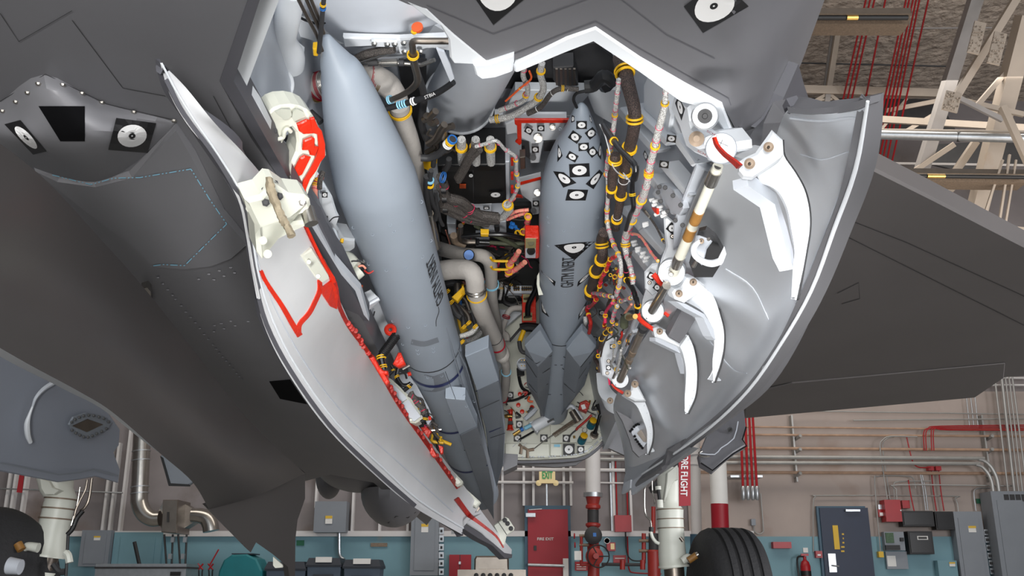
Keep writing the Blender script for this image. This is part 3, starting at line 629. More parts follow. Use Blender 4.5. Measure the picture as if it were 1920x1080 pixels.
# tool chest, dark post, bolt cutters
a = atf(180, 1057, 15.5); b_ = atf(350, 1057, 15.5); w = b_.x-a.x; t = thing('tool_chest', (a.x+w/2, 15.8, 0), 'long silver metal transit case below the grey cabinet', 'case')
mk('case_body', *g_box((a.x+w/2, 15.8, a.z/2), w, 0.6, a.z), galv, t, False); mk('case_lid_band', *g_box((a.x+w/2, 15.79, a.z-0.06), w*1.0+0.02, 0.62, 0.03), charc, t, False)
mk('case_handle', *g_box((b_.x-0.15, 15.48, a.z-0.15), 0.16, 0.03, 0.06), black, t, False)
tag(tubepx('post', None, [(252, 1016, 16.3), (266, 1080, 16.3)], 3.5, black), 'slanted black post sticking up behind the silver case', 'post')
for x, l, lab in ((376, 0, 'left bolt cutter with short red grips against the blue wall'), (395, 1, 'right bolt cutter with one long red handle')):
    t = thing('bolt_cutter', atf(x, 1110, 17.5), lab, 'bolt cutter')
    for s in (-1, 1): tubepx('grip', None, [(x-5*s, 1057, 17.5), (x+4*s, 1068, 17.5)], 1.5, fred, t); tubepx('arm', None, [(x+4*s, 1068, 17.5), (x+3*s, 1076, 17.5), (x+3*s, 1110, 17.5)], 1.3, black, t)
    if l: tubepx('long_handle', None, [(393, 1060, 17.45), (410, 1030, 17.45)], 1.3, fred, t)
t = slab('red_streamer', S_Y(4.75), [(42, 855), (49, 855), (41, 924), (31, 923)], 0.004, fred, label='small red warning streamer by the left landing gear', cat='streamer')
# hangar roof: trusses, heaters, red lines
def member(pts, w, m=beam, d=None, parent=None, name='truss_member', **kw):
    (x0, y0, Y0), (x1, y1, Y1) = pts; A = S_Y(Y0)(x0, y0)[0]; B = S_Y(Y1)(x1, y1)[0]; ax = (B-A).normalized(); ww = w*(Y0+Y1)/2/F*1.1
    s = ax.cross(V((0, 1, 0.3))).normalized(); q = s.cross(ax); v, f = g_box((A+B)/2, (B-A).length, ww, ww if d is None else d, (ax, s, q)); return mk(name, v, f, m, parent, False, **kw)
tr = thing('roof_truss', (7.5, 16, 0), 'cream riveted steel roof truss with diagonal braces at the upper right', 'truss')
mem = [((1835, -20, 13), (1690, 440, 15), 22), ((1925, 30, 12.5), (1815, 460, 14.5), 30), ((1910, -10, 12.4), (1790, 185, 12.8), 14), ((1925, 90, 13), (1830, 200, 13), 9), ((1790, 185, 13.2), (1920, 215, 13), 9), ((1800, 185, 13), (1880, 225, 13), 9),
       ((1500, 168, 16), (1790, 176, 15.8), 15), ((1500, 190, 16), (1560, 186, 16), 4), ((1500, 205, 16), (1553, 175, 16), 6), ((1553, 175, 16), (1590, 205, 16), 6), ((1552, 175, 16), (1546, 230, 16), 10), ((1780, 185, 15.5), (1660, 208, 16), 8), ((1775, 200, 15.3), (1700, 245, 15.5), 7),
       ((1620, 222, 15), (1925, 240, 15), 12), ((1553, 170, 16.4), (1583, -20, 16), 10), ((1546, 170, 16.5), (1572, -20, 16.3), 6), ((1830, 265, 14), (1745, 390, 14.5), 12), ((1790, 270, 14), (1700, 330, 14.5), 9), ((1880, 200, 12.5), (1930, 310, 12.5), 12), ((1810, 330, 14), (1740, 400, 14), 8), ((1500, 55, 16.5), (1860, 52, 15.5), 2.5),
       ((1880, 300, 13), (1840, 420, 13), 4), ((1893, 290, 13), (1870, 440, 13), 4), ((1905, 300, 13), (1880, 450, 13), 3.5), ((1700, 185, 16), (1650, 245, 16), 5), ((1600, 305, 16.5), (1925, 310, 16), 4), ((1800, 420, 16.5), (1930, 432, 16), 9), ((1800, 440, 16.5), (1930, 448, 16), 5)]
bm_ = [member((a, b), w, beam if i % 5 else mat('truss_grey', (150, 146, 144), 0.6, 0, 0.08, 3), parent=tr) for i, (a, b, w) in enumerate(mem)]
SB = S_B(bm_)
for (cx, cy, w, h) in ((1832, 70, 22, 60), (1870, 90, 24, 60), (1785, 190, 30, 36)): mk('gusset_plate', *g_slab(on(S_Y(12.2 if cy < 150 else 12.7), sq(cx, cy, w, h, 14)), 0.03), beam, tr, False)
rv = MB()
for k in range(110):
    gx, gy, gw, gh = R.choice(((1832, 70, 20, 56), (1870, 90, 22, 56), (1785, 190, 28, 34))); u = R.randint(-3, 3)/3.3; w_ = R.randint(-5, 5)/5.5
    px = gx+u*gw/2-w_*gh/2*0.24; py = gy+w_*gh/2; p = on(S_Y(12.17 if gy < 150 else 12.67), [(px, py)])[0]; rv.add(*g_lathe(p, (0, -1, -0.5), [(0.014, 0), (0.008, 0.012), (0, 0.014)], 6))
rv.obj('rivet', beam, tr, kind=None); ALL[-1]['kind'] = 'stuff'
tag(slab('roof_vent_band', S_Y(16.8), [(1480, 183), (1760, 186), (1800, 258), (1480, 250)], 0.05, charc), 'dark louvred strip behind the truss below the foil ceiling', 'louvre')
tag(slab('roof_vent_band', S_Y(16.6), [(1760, 270), (1860, 265), (1930, 265), (1930, 305), (1800, 320), (1735, 305)], 0.05, charc), 'dark louvred gap between lower truss braces at the right', 'louvre')
for y0, y1 in ((118, 125), (0, 0)):
    if y1: tag(member(((1495, y0, 16.9), (1800, y1, 16.4)), 2.5, charc, name='ceiling_seam'), 'dark seam across the foil insulation above the truss chord', 'seam')
tag(member(((1600, 16, 16.9), (1830, 18, 16.4)), 2, charc, name='ceiling_seam'), 'dark seam across the foil insulation near the top edge', 'seam')
xs = [(1625, 1578), (1633, 1586), (1641, 1594), (1661, 1620), (1700, 1643), (1706, 1650), (1713, 1657), (1719, 1664), (1725, 1672), (1742, 1682)]
for k, (xt, xb) in enumerate(xs):
    tag(tubepx('red_wire_line', None, [(xt+3, -20, 13.5), (xb-10, 305, 17)] if k > 3 else [(xt+3, -20, 13.5), (xb+2, 190, 16)], 1.7, fred, seg=6, n=1), 'taut red line slanting up to the roof, '+ORD[k]+' from the left', 'line', 'red lines under the foil ceiling')
def heater(x0, x1, y, h, Y, lab, slope=0.0):
    t = thing('tube_heater', S_Y(Y)((x0+x1)/2, y)[0], lab, 'heater'); s = S_Y(Y); y2 = y+slope*(x1-x0)
    slab('reflector_face', s, [(x0, y), (x1, y2), (x1, y2+h*0.35), (x0, y+h*0.35)], 0.3, stain_s, t); slab('reflector_under', S_Y(Y-0.1), [(x0, y+h*0.35), (x1, y2+h*0.35), (x1-4, y2+h), (x0, y+h)], 0.3, bronze, t)
    tubepx('heater_tube', S_Y(Y-0.25), [(x0, y+h*0.6), (x1-6, y2+h*0.6)], h*0.16, black, t, 10, 1); tubepx('copper_band', S_Y(Y-0.27), [(x0+(x1-x0)*0.42, y+h*0.6+slope*(x1-x0)*.42), (x0+(x1-x0)*0.52, y+h*0.6+slope*(x1-x0)*.52)], h*0.17, gold, t, 10, 1)
heater(1500, 1708, 15, 30, 12, 'tube heater with metal reflector hanging at the top of the roof')
heater(1600, 1930, 314, 24, 13, 'long tube heater just above the wing', 0.012)
t = tubepx('spiral_duct', None, [(1620, 252, 13.5), (1930, 260, 13.0)], 8.5, galv, None, 20, 1, label='round galvanised duct crossing in front of the trusses', cat='duct')
tubepx('duct_joint', None, [(1796, 256.5, 13.22), (1800, 256.6, 13.2)], 9.5, charc, t, 20, 1)
tag(tubepx('roof_rail', None, [(1610, 243, 13.6), (1930, 247, 13.1)], 2.5, beam, None, 6, 1), 'slim cream rail right above the round galvanised duct', 'rail')

# ================================================================ THE JET: skin, bay shell, wing
jet = thing('fighter_jet', (0, 5.0, 0), 'grey stealth fighter jet with open weapons bay doors seen from below', 'aircraft')
def J(name, S, pts, th, m, bev=0.0, off=0.0, parent=None, **kw): return slab(name, S, pts, th, m, parent or jet, bev, off, **kw)
H0 = S_H(0)
# belly left of the bay
bellyL = [(-150, -90), (497, -90), (465, 0), (412, 153), (470, 258), (533, 350), (590, 425), (640, 520), (700, 640), (780, 800), (860, 905), (800, 985), (770, 960), (700, 905), (620, 890), (560, 905), (460, 850), (400, 775), (270, 620), (225, 560), (150, 480), (40, 350), (-150, 190)]
v, f = g_slab(on(H0, bellyL), 0.08); bel = mk('belly_skin', v, f, skin, jet, False)
J('bay_lip_seal', H0, [(497, -90), (520, -90), (487, 0), (438, 152), (533, 320), (585, 425), (640, 500), (691, 603), (680, 600), (590, 480), (533, 350), (412, 153), (465, 0)], 0.06, skin2, off=0.006)
J('bay_lip_white', S_H(0.03), [(515, -90), (560, -90), (523, 0), (462, 163), (487, 200), (542, 315), (590, 410), (640, 500), (691, 603), (640, 505), (585, 425), (533, 320), (438, 152), (487, 0)], 0.02, white)
# left inner lip strip seen behind the rib (dark keel strip)
J('keel_strip', S_H(-0.02), [(545, 330), (575, 385), (600, 412), (637, 505), (690, 598), (660, 585), (600, 560), (560, 430)], 0.03, skin2)
J('keel_edge', S_H(-0.03), [(585, 425), (592, 420), (628, 490), (660, 527), (676, 545), (692, 602), (682, 590), (666, 545), (640, 515)], 0.02, greyw)
# seams, rivets on the belly
SBel = S_H(-0.001)
for pts in ([(0, 25), (35, 78), (135, 20)], [(135, 38), (230, 165), (310, 180)], [(400, 180), (480, 330), (530, 430)], [(0, 190), (85, 139), (200, 195), (330, 226)]): strip('panel_seam', SBel, pts, 1.3, charc, jet, 0.004, 1)
# sensor blister
rows = [[(-40, 215, 0), (0, 192, 0), (82, 140, 0), (190, 192, 0), (330, 228, 0)], [(-30, 240, 1), (20, 222, 1), (90, 180, 1), (190, 215, 1), (322, 236, 0)], [(-20, 265, 1), (50, 260, 2), (110, 265, 2), (200, 258, 2), (300, 262, 0)], [(30, 290, 1), (80, 300, 1), (140, 315, 1), (200, 310, 1), (260, 300, 0)], [(60, 315, 0), (100, 330, 0), (165, 345, 0), (210, 335, 0), (235, 318, 0)]]
G = [[S_H(-0.035*h)(x, y)[0] for x, y, h in r] for r in rows]
G2 = [cat(r, 4) for r in G]; G3 = [cat([r[j] for r in G2], 4) for j in range(len(G2[0]))]
bl = mk('sensor_blister', *g_grid(G3), fairm, jet); SBl = S_B([bl, bel])
_m = quadmap([(72, 199), (159, 199), (159, 265), (113, 265)])
mk('sensor_window', *g_grid([[on(SBl, [_m(i/6, j/6)], 0.004)[0] for i in range(7)] for j in range(7)]), vblack, jet)
marker(SBl, [(218, 221), (293, 231), (277, 287), (203, 281)], jet, off=0.006); marker(SBl, [(8, 233), (38, 225), (87, 284), (62, 290)], jet, off=0.006)
b = MB()
for x, y in ((5, 208), (30, 191), (52, 174), (72, 157), (118, 159), (154, 175), (191, 192), (251, 210), (326, 226)): b.add(*g_lathe(on(SBl, [(x, y)], 0.004)[0], (0, 0, -1), [(0.006, 0), (0.004, 0.003), (0, 0.004)], 8))
b.obj('screw', steel, jet)
# lower fairing with dash-dot outline; right edge shaped to the door's cast shadow
fa = J('fairing', S_H(-0.012), [(60, 318), (110, 338), (175, 347), (240, 330), (330, 240), (365, 290), (420, 400), (470, 460), (440, 487), (400, 502), (345, 508), (285, 502), (240, 462), (150, 395)], 0.03, fairm, 0.01)
b = MB(); SF = S_H(-0.012)
def dashes(P):
    pat = [(14, 1), (4, 0), (3, 1), (4, 0), (3, 1), (4, 0)]; k = 0; left = pat[0][0]
    for p, q in zip(P, P[1:]):
        L = math.hypot(q[0]-p[0], q[1]-p[1]); s = 0
        while s < L:
            d = min(left, L-s); a = (p[0]+(q[0]-p[0])*s/L, p[1]+(q[1]-p[1])*s/L); e = (p[0]+(q[0]-p[0])*(s+d)/L, p[1]+(q[1]-p[1])*(s+d)/L)
            if pat[k][1]: nx, ny = -(q[1]-p[1])/L*0.9, (q[0]-p[0])/L*0.9; b.add(on(SF, [(a[0]+nx, a[1]+ny), (e[0]+nx, e[1]+ny), (e[0]-nx, e[1]-ny), (a[0]-nx, a[1]-ny)], 0.008), [(0, 1, 2, 3)])
            s += d; left -= d
            if left <= 0.01: k = (k+1) % len(pat); left = pat[k][0]
dashes([(98, 328), (170, 346), (213, 334), (262, 333), (358, 317), (392, 372), (425, 420), (346, 498), (305, 496), (283, 499)])
b.obj('dashed_outline', lblue, jet, smooth=False)
b = MB()
for x, y in c5((800, 540), (824, 573), (849, 602), (873, 630), (889, 650), (917, 683), (941, 715), (965, 742), (987, 769), (1011, 798), (1033, 828), (1055, 853), (1078, 881), (1093, 902), (1110, 922), (1128, 942), (1145, 963), (1162, 983), (1180, 1003), (1198, 1026), (1211, 1041), (1225, 1055), (1006, 549), (1057, 523), (1110, 506), (1083, 551), (1135, 533), (1168, 490), (1187, 517), (1085, 783), (1120, 773), (1168, 761), (1083, 814), (1134, 799), (1190, 784), (1256, 763)): b.add(*g_lathe(on(SBel, [(x, y)], 0.003)[0], (0, 0, -1), [(0.005, 0), (0.003, 0.003), (0, 0.003)], 6))
b.obj('flush_rivet', fairm, jet)
J('drain_mast', S_H(-0.02), c5((712, 602), (745, 592), (762, 612), (768, 678), (755, 665)), 0.02, steel)
J('belly_hatch', SBel, [(505, 716), (548, 712), (600, 745), (575, 758), (525, 748)], 0.01, vblack, off=0.004)
# front fuselage under the nose (upper middle)
cols = [(735, -5, 700, -120, 0), (765, 8, 760, -120, 0), (800, 16, 800, -120, 0), (850, 62, 850, -120, 0), (912, 113, 910, -120, 0), (964, 112, 962, -120, 0), (1060, 78, 1060, -120, 0), (1117, 56, 1117, -120, 0), (1200, 110, 1200, -120, 0), (1290, 160, 1285, -120, 0.0), (1354, 195, 1340, -120, 0.0), (1378, 240, 1375, -120, 0.0), (1398, 264, 1410, -120, 0.015), (1425, 274, 1450, -120, 0.04), (1441, 246, 1490, -120, 0.09), (1470, 182, 1535, -120, 0.18), (1502, 120, 1590, -120, 0.34)]
G = [[], [], []]
for xb, yb, xt, yt, h in cols:
    S = S_H(h)
    for k, (a, q) in enumerate(((0, 0.4), (0.5, 0.8), (1, 1))): G[k].append(S_H(h*(1 if k == 0 else 1.0))(xb*(1-a)+xt*a, yb*(1-a)+yt*a)[0])
nose = mk('nose_underside', *g_thick(G, 0.05)[:2], skin, jet, sharp=40); SN = S_B([nose], H0)
marker(SN, [(872, -30), (925, -55), (998, -14), (925, 47)], jet, off=0.004, disc=0.42); marker(SN, [(1282, 12), (1350, -40), (1404, 12), (1318, 62)], jet, off=0.004, disc=0.42)
J('nose_lip_right', S_H(-0.004), [(966, 119), (1062, 72), (1117, 53), (1200, 109), (1285, 158), (1354, 195), (1368, 232), (1378, 255), (1400, 276), (1412, 282), (1424, 276), (1440, 252), (1434, 268), (1424, 285), (1414, 292), (1395, 292), (1368, 265), (1342, 225), (1324, 206), (1274, 192), (1200, 139), (1112, 80), (1062, 100), (972, 137), (964, 136), (963, 125)], 0.03, white, 0.004)
J('nose_lip_tab', S_H(-0.008), [(886, 122), (915, 120), (964, 104), (964, 118), (961, 136), (930, 147), (903, 150), (892, 143)], 0.02, white, 0.004)
J('nose_lip_left', S_H(0.0), [(733, -10), (765, 0), (800, 14), (850, 62), (912, 114), (910, 120), (885, 122), (850, 120), (843, 110), (840, 75), (825, 50), (800, 35), (760, 5)], 0.02, white, 0.004)
for pts in ([(800, 10), (925, 64), (1110, -5)], [(1160, -5), (1250, 66), (1340, 110)], [(960, 103), (1060, 62), (1117, 40), (1200, 92), (1290, 143), (1366, 185), (1388, 245), (1412, 262)]): strip('panel_seam', SN, pts, 1.6, skin2, jet, 0.003, 1)
# aft underside with bulges, seen past the left door
def blob(name, S, cx, cy, rx, ry, depth, m, off=0.0):
    c, t = S(cx, cy); v = []; f = []; n1, n2 = 8, 18
    for i in range(n1+1):
        a = math.pi/2*i/n1
        for k in range(n2): q = 2*math.pi*k/n2; v.append(c+V((math.cos(q)*rx*t/F*math.sin(a), math.sin(q)*depth*math.sin(a), -ry*t/F*math.cos(a))))
    for i in range(n1):
        for k in range(n2): f.append((i*n2+k, i*n2+(k+1) % n2, (i+1)*n2+(k+1) % n2, (i+1)*n2+k))
    return mk(name, v, f, m, jet)
blob('sensor_pod', S_Y(6.6), 617, 893, 22, 42, 0.25, skin)
blob('tail_bulge', S_Y(6.6), 738, 925, 58, 62, 0.5, skin)
blob('small_bulge', S_Y(6.3), 665, 890, 60, 30, 0.6, skin)
J('aft_belly', S_Y(6.9), [(500, 780), (860, 800), (860, 930), (800, 960), (700, 905), (640, 905), (573, 868)], 0.4, skin)
strip('panel_seam', S_B([ALL[-3]], S_Y(6.1)), [(690, 963), (728, 981), (743, 968), (765, 971), (780, 960)], 1.2, black, jet, 0.01, 1)
# right wing
SW = S_3((1640, 320, 3.3), (1920, 462, 3.9), (1395, 783, 6.2))
J('wing', SW, [(1560, 250), (1640, 318), (1760, 378), (1990, 497), (1990, 690), (1920, 706), (1885, 708), (1830, 745), (1395, 783), (1280, 800), (1200, 700), (1400, 400)], 0.09, wingm, 0.01)
for pts in ([(1400, 735), (1480, 718), (1885, 680)], [(1560, 400), (1700, 455), (1930, 560)], [(1590, 445), (1920, 610)], [(1570, 550), (1610, 530), (1612, 560), (1578, 570)]): strip('panel_seam', SW, pts, 1.3, charc, jet, 0.004, 1)
J('wing_flap', SW, [(1400, 740), (1485, 718), (1886, 681), (1884, 709), (1829, 746), (1394, 785)], 0.06, wingm, 0.01, off=0.02)
J('intake_side', S_3((1470, 182, 1.7), (1500, 120, 1.7), (1525, 205, 2.2)), [(1440, 248), (1470, 182), (1497, 120), (1508, 160), (1524, 208), (1480, 212)], 0.05, skin2)
# weapons bay shell
def plate(name, P, th, m): v, f = g_slab(P, th); return mk(name, v, f, m, jet, False)
def B3(x, Y, h): return V((x, Y, CAMZ+BH-BS*Y+h))
XL, XR, XR2, HR, YB2, YF = -0.55, 0.47, 0.33, 0.85, 5.0, 1.43
plate('bay_roof', [B3(XL, YF, HR), B3(XR2, YF, HR), B3(XR2, YB2, HR), B3(XL, YB2, HR)], 0.03, greyw)
plate('bay_side_left', [B3(XL, YF, 0.03), B3(XL, YB2, 0.03), B3(XL, YB2, HR), B3(XL, YF, HR)], 0.03, greyw)
plate('bay_side_right', [B3(XR, 1.78, 0.03), B3(XR2, 1.5, HR), B3(XR2, YB2, HR), B3(XR, YB2, 0.03)], 0.03, greyw)
def S_pl(a, b, c):
    n = (b-a).cross(c-a)
    def s(x, y):
        d = ray(x, y); t = n.dot(a-CAM)/n.dot(d); return CAM+d*t, t
    return s
def S_side(inset=0.0): return S_pl(B3(XR-inset, YF, 0), B3(XR2-inset, YF, HR), B3(XR2-inset, YB2, HR))
def S_left(inset=0.0): return S_X(XL+inset)
SBK = S_Y(YB2-0.05)
plate('bulkhead_upper', [B3(XL, YB2, -0.02), B3(XL, YB2, HR), B3(XR2, YB2, HR), B3(XR, YB2, 0.2)], 0.05, offw)
J('rear_bulkhead', SBK, [(850, 520), (1180, 520), (1180, 560), (1180, 560), (1178, 700), (1170, 745), (1155, 790), (1130, 825), (1105, 850), (1080, 858), (1000, 862), (925, 862), (850, 820)], 0.06, offw)
strip('bulkhead_rim', S_Y(YB2-0.08), [(944, 866), (1000, 866), (1080, 862), (1112, 848), (1140, 820), (1158, 792), (1172, 745)], 5, skin2, jet, 0, 3, 0.05)
J('aft_panel', S_Y(5.3), [(925, 858), (1075, 866), (1110, 850), (1140, 822), (1165, 790), (1260, 760), (1230, 880), (1130, 835), (1080, 872), (1040, 876), (960, 870), (925, 876)], 0.04, skin)
J('aft_keel', S_Y(4.9), [(942, 850), (971, 852), (970, 872), (944, 884)], 0.2, skin)

# ================================================================ DOORS
# left bay door: rows run from the hinge (right) to the free edge (left)
def door_rows(R_): return R_
Ld = [  # each row: free edge, rim, mid-left, mid, hinge side
 [(300, 117, 1.35), (303, 119, 1.353), (306, 121, 1.356), (309, 124, 1.36)],
 [(318, 176, 1.40), (330, 170, 1.405), (341, 166, 1.41), (350, 166, 1.415)],
 [(350, 232, 1.46), (366, 228, 1.465), (386, 226, 1.47), (402, 230, 1.48)],
 [(398, 292, 1.53), (409, 290, 1.54), (432, 272, 1.57), (452, 282, 1.60)],
 [(445, 372, 1.64), (456, 370, 1.65), (482, 350, 1.70), (500, 338, 1.76)],
 [(461, 440, 1.76), (472, 440, 1.77), (520, 420, 1.84), (560, 410, 1.92)],
 [(474, 520, 1.90), (486, 520, 1.91), (555, 500, 2.02), (601, 490, 2.14)],
 [(495, 610, 2.08), (512, 602, 2.10), (585, 590, 2.26), (640, 570, 2.42)],
 [(540, 700, 2.34), (556, 688, 2.36), (620, 660, 2.60), (675, 640, 2.85)],
 [(615, 805, 2.75), (630, 792, 2.77), (690, 760, 3.05), (745, 745, 3.35)],
 [(700, 888, 3.25), (716, 875, 3.27), (770, 850, 3.50), (815, 838, 3.75)],
 [(775, 950, 3.70), (788, 940, 3.72), (825, 915, 3.90), (862, 900, 4.10)],
 [(868, 1003, 4.30), (868, 990, 4.30), (880, 975, 4.40), (898, 950, 4.50)]]
G = loftpx(Ld, 5, 5); v, f, mi = g_thick(G, 0.016)
ldoor = mk('bay_door', v, f, [linl_m, skin2, skin2], jet, mi=mi, label='left bay door, pale grey inside with red sealant lines')
SLD = S_B([ldoor])
# far end of the door, cut in a step
J('door_tip', S_3((862, 975, 4.32), (958, 1045, 5.0), (898, 930, 4.6)), [(898, 950), (862, 985), (862, 1000), (868, 976), (905, 1000), (942, 1038), (959, 1045), (960, 1030), (935, 1000), (905, 960)], 0.04, linl_m, 0.004, parent=ldoor)
J('door_tip_skin', S_3((862, 980, 4.28), (958, 1050, 4.96), (905, 1000, 4.58)), f3((860, 505), (905, 548), (1050, 625), (1200, 738), (1310, 835), (1390, 850), (1385, 885), (1315, 888), (1190, 762), (1050, 690), (890, 585), (900, 662), (866, 606)), 0.03, skin2, parent=ldoor)
# pale rim along the free edge
T0 = lambda name, pts, r, m, par: tubepx(name, None, pts, r, m, par, 8, 4)
T0('door_rim', [(a[1][0], a[1][1], a[1][2]-0.004) for a in Ld], 2.2, white, ldoor)
strip('outer_lip', SLD, [(312, 150), (345, 214), (402, 291), (446, 368), (463, 440), (477, 520), (500, 608), (547, 698), (620, 800), (705, 884), (779, 949)], 8, skin2, ldoor, 0.004, 4, 0.008)
for x, y in ((470, 430), (480, 520), (640, 770)): pass
# bulge folds
strip('inner_fold', SLD, [(470, 440), (500, 540), (560, 660), (640, 770), (740, 860), (850, 960)], 2.2, greyw, ldoor, 0.004, 4, 0.003)
# red sealant lines
strip('sealant_line', SLD, [(490, 508), (500, 530), (530, 575), (549, 608), (563, 630)], [6, 11], red, ldoor, 0.006, 4, 0.006)
strip('sealant_line', SLD, [(561, 625), (563, 608), (580, 588), (592, 565), (600, 545), (600, 525)], [8, 8], red, ldoor, 0.006, 4, 0.006)
J('sealant_patch', SLD, [(597, 530), (607, 538), (622, 528), (618, 506), (628, 520), (634, 552), (632, 580), (620, 575), (605, 552)], 0.008, red, off=0.012, parent=ldoor)
strip('sealant_edge', SLD, [(575, 428), (590, 460), (608, 495), (628, 530), (636, 572), (655, 612), (690, 660), (722, 712), (752, 762), (800, 830), (860, 915)], [7, 8], redd, ldoor, 0.010, 4, 0.008)
strip('sealant_edge', S_B([ALL[-1], ldoor], S_Y(4.3)), [(857, 935), (880, 965), (905, 985), (930, 1005), (944, 1027)], [9, 3], redd, ldoor, 0.02, 3, 0.006)
strip('sealant_line', SLD, [(576, 428), (592, 462), (610, 500), (628, 530)], [4, 5], red, ldoor, 0.016, 4, 0.006)
# sealant roughness beads
b = MB()
for k in range(40):
    u = k/39; P = cat([V((x, y, 0)) for x, y in ((652, 606), (690, 658), (722, 710), (752, 760), (800, 828), (860, 912))], 10); p = P[int(u*(len(P)-1))]
    c = on(SLD, [(p.x+R.uniform(-3, 3), p.y+R.uniform(-2, 2))], 0.012)[0]; b.add(*g_lathe(c, (CAM-c), [(0, -0.006), (0.009, -0.004), (0.008, 0.003), (0, 0.006)], 7))
b.obj('sealant_texture', redd, ldoor, kind='stuff')
# cream ribs on the hinge side
def rib(name, pts, S, th, m=offw, bev=0.006, parent=None): return J(name, S, pts, th, m, bev, parent=parent)
SR = S_3((560, 440, 1.85), (620, 540, 2.2), (505, 500, 1.85))
J('rib_plate', S_3((575, 430, 1.95), (625, 540, 2.28), (545, 440, 1.90)), e4((20, 560), (100, 510), (110, 520), (215, 690), (218, 715), (165, 750), (120, 715)), 0.02, offw, 0.004, parent=ldoor)
for x, y in e4((70, 600), (135, 700)): 
    c = on(S_Y(2.05), [(x, y)])[0]; mk('rivet_tab', *g_lathe(c, (CAM-c), [(0.006, -0.01), (0.005, 0.003), (0, 0.004)], 12), offw, ldoor)
b1 = J('rib_box', S_Y(3.46), e5((525, 615), (560, 640), (720, 790), (840, 970), (845, 1010), (780, 1045), (730, 1040), (560, 800), (515, 700)), 0.08, offw, 0.01, parent=ldoor)
J('rib_recess', S_Y(3.45), e5((545, 680), (580, 690), (690, 800), (700, 825), (650, 860), (640, 890), (560, 760)), 0.01, greyw, parent=ldoor)
J('rib_recess', S_Y(3.45), e5((655, 870), (715, 830), (830, 985), (770, 1030), (740, 1020)), 0.01, greyw, parent=ldoor)
for x, y in e5((605, 850), (683, 925), (738, 1018)): c = on(S_Y(3.44), [(x, y)])[0]; mk('rivet_tab', *g_lathe(c, (CAM-c), [(0.006, -0.01), (0.005, 0.003), (0, 0.004)], 10), offw, ldoor)
J('rib_box', S_Y(4.05), d6((915, 60), (960, 75), (1085, 205), (1080, 225), (1050, 240), (1020, 215), (940, 120)), 0.08, offw, 0.01, parent=ldoor)
J('rib_box', S_Y(4.4), d6((1070, 245), (1110, 258), (1195, 335), (1165, 370), (1140, 355), (1085, 290)), 0.08, offw, 0.008, parent=ldoor)
J('small_clip', S_Y(4.5), f3((1020, 385), (1050, 365), (1065, 390), (1040, 425)), 0.04, dsteel, parent=ldoor)
br = J('end_bracket', S_Y(4.85), f3((1200, 560), (1320, 475), (1350, 490), (1410, 580), (1405, 610), (1340, 655), (1330, 670), (1310, 760), (1260, 770), (1250, 680)), 0.05, offw, 0.006, parent=ldoor)
for x, y in f3((1315, 510), (1342, 543), (1376, 592)): c = on(S_Y(4.84), [(x, y)])[0]; mk('bolt', *g_lathe(c, (0, -1, 0), [(0.012, 0), (0.012, 0.01), (0.006, 0.012), (0, 0.012)], 8), charc, ldoor)
strip('bracket_seam', S_Y(4.83), f3((1245, 520), (1335, 655)), 1.3, charc, ldoor, 0, 1)
# clevis fitting near the front of the left door
SC = S_3((490, 380, 1.62), (590, 395, 1.70), (500, 480, 1.75))
cl = J('hinge_clevis', SC, c6((135, 262), (235, 235), (300, 165), (340, 170), (420, 225), (520, 235), (550, 262), (558, 310), (520, 345), (430, 375), (400, 402), (240, 445), (225, 470), (232, 560), (250, 640), (215, 600), (200, 420), (150, 320)), 0.05, offw, 0.008, parent=ldoor)
J('hinge_clevis', S_3((490, 420, 1.68), (590, 430, 1.76), (500, 480, 1.78)), c6((235, 475), (400, 412), (450, 400), (500, 395), (580, 360), (585, 385), (545, 415), (420, 470), (330, 520), (250, 580)), 0.04, offw, 0.006, parent=ldoor)
for p, ax in (((498, 268), 1), ((265, 270), 0), ((250, 185), 0), ((320, 150), 0), ((350, 230), 0)):
    x, y = c6(p)[0]; c = on(S_Y(1.62), [(x, y)])[0]; mk('bolt', *g_lathe(c, (CAM-c), [(0.0075, -0.01), (0.0075, 0.006), (0.004, 0.007), (0.004, 0.014), (0, 0.014)], 6), steel if ax else charc, ldoor)
x, y = c6((530, 355))[0]; c = on(S_Y(1.70), [(x, y)])[0]; mk('pivot_bush', *g_cyl(c+V((-0.003, 0, 0.016)), c+V((0.008, 0, -0.016)), 0.0135, None, 20), steel, ldoor)
v, f = g_tube(on(S_Y(1.58), c6((285, 115), (300, 200), (335, 290), (370, 370), (400, 420), (430, 485)), 0), [0.0065, 0.0085, 0.007, 0.0075, 0.0065, 0.0075], 9, True, 5)
mk('putty_bead', [p+V((R.uniform(-1, 1), R.uniform(-1, 1), R.uniform(-1, 1)))*0.0013 for p in v], f, putty, ldoor)
for p in ((165, 305), (245, 510), (275, 595)): x, y = c6(p)[0]; c = on(S_Y(1.66), [(x, y)])[0]; mk('cap_nut', *g_lathe(c, (CAM-c), [(0.008, -0.01), (0.008, 0.003), (0.005, 0.006), (0, 0.007)], 12), offw, ldoor)

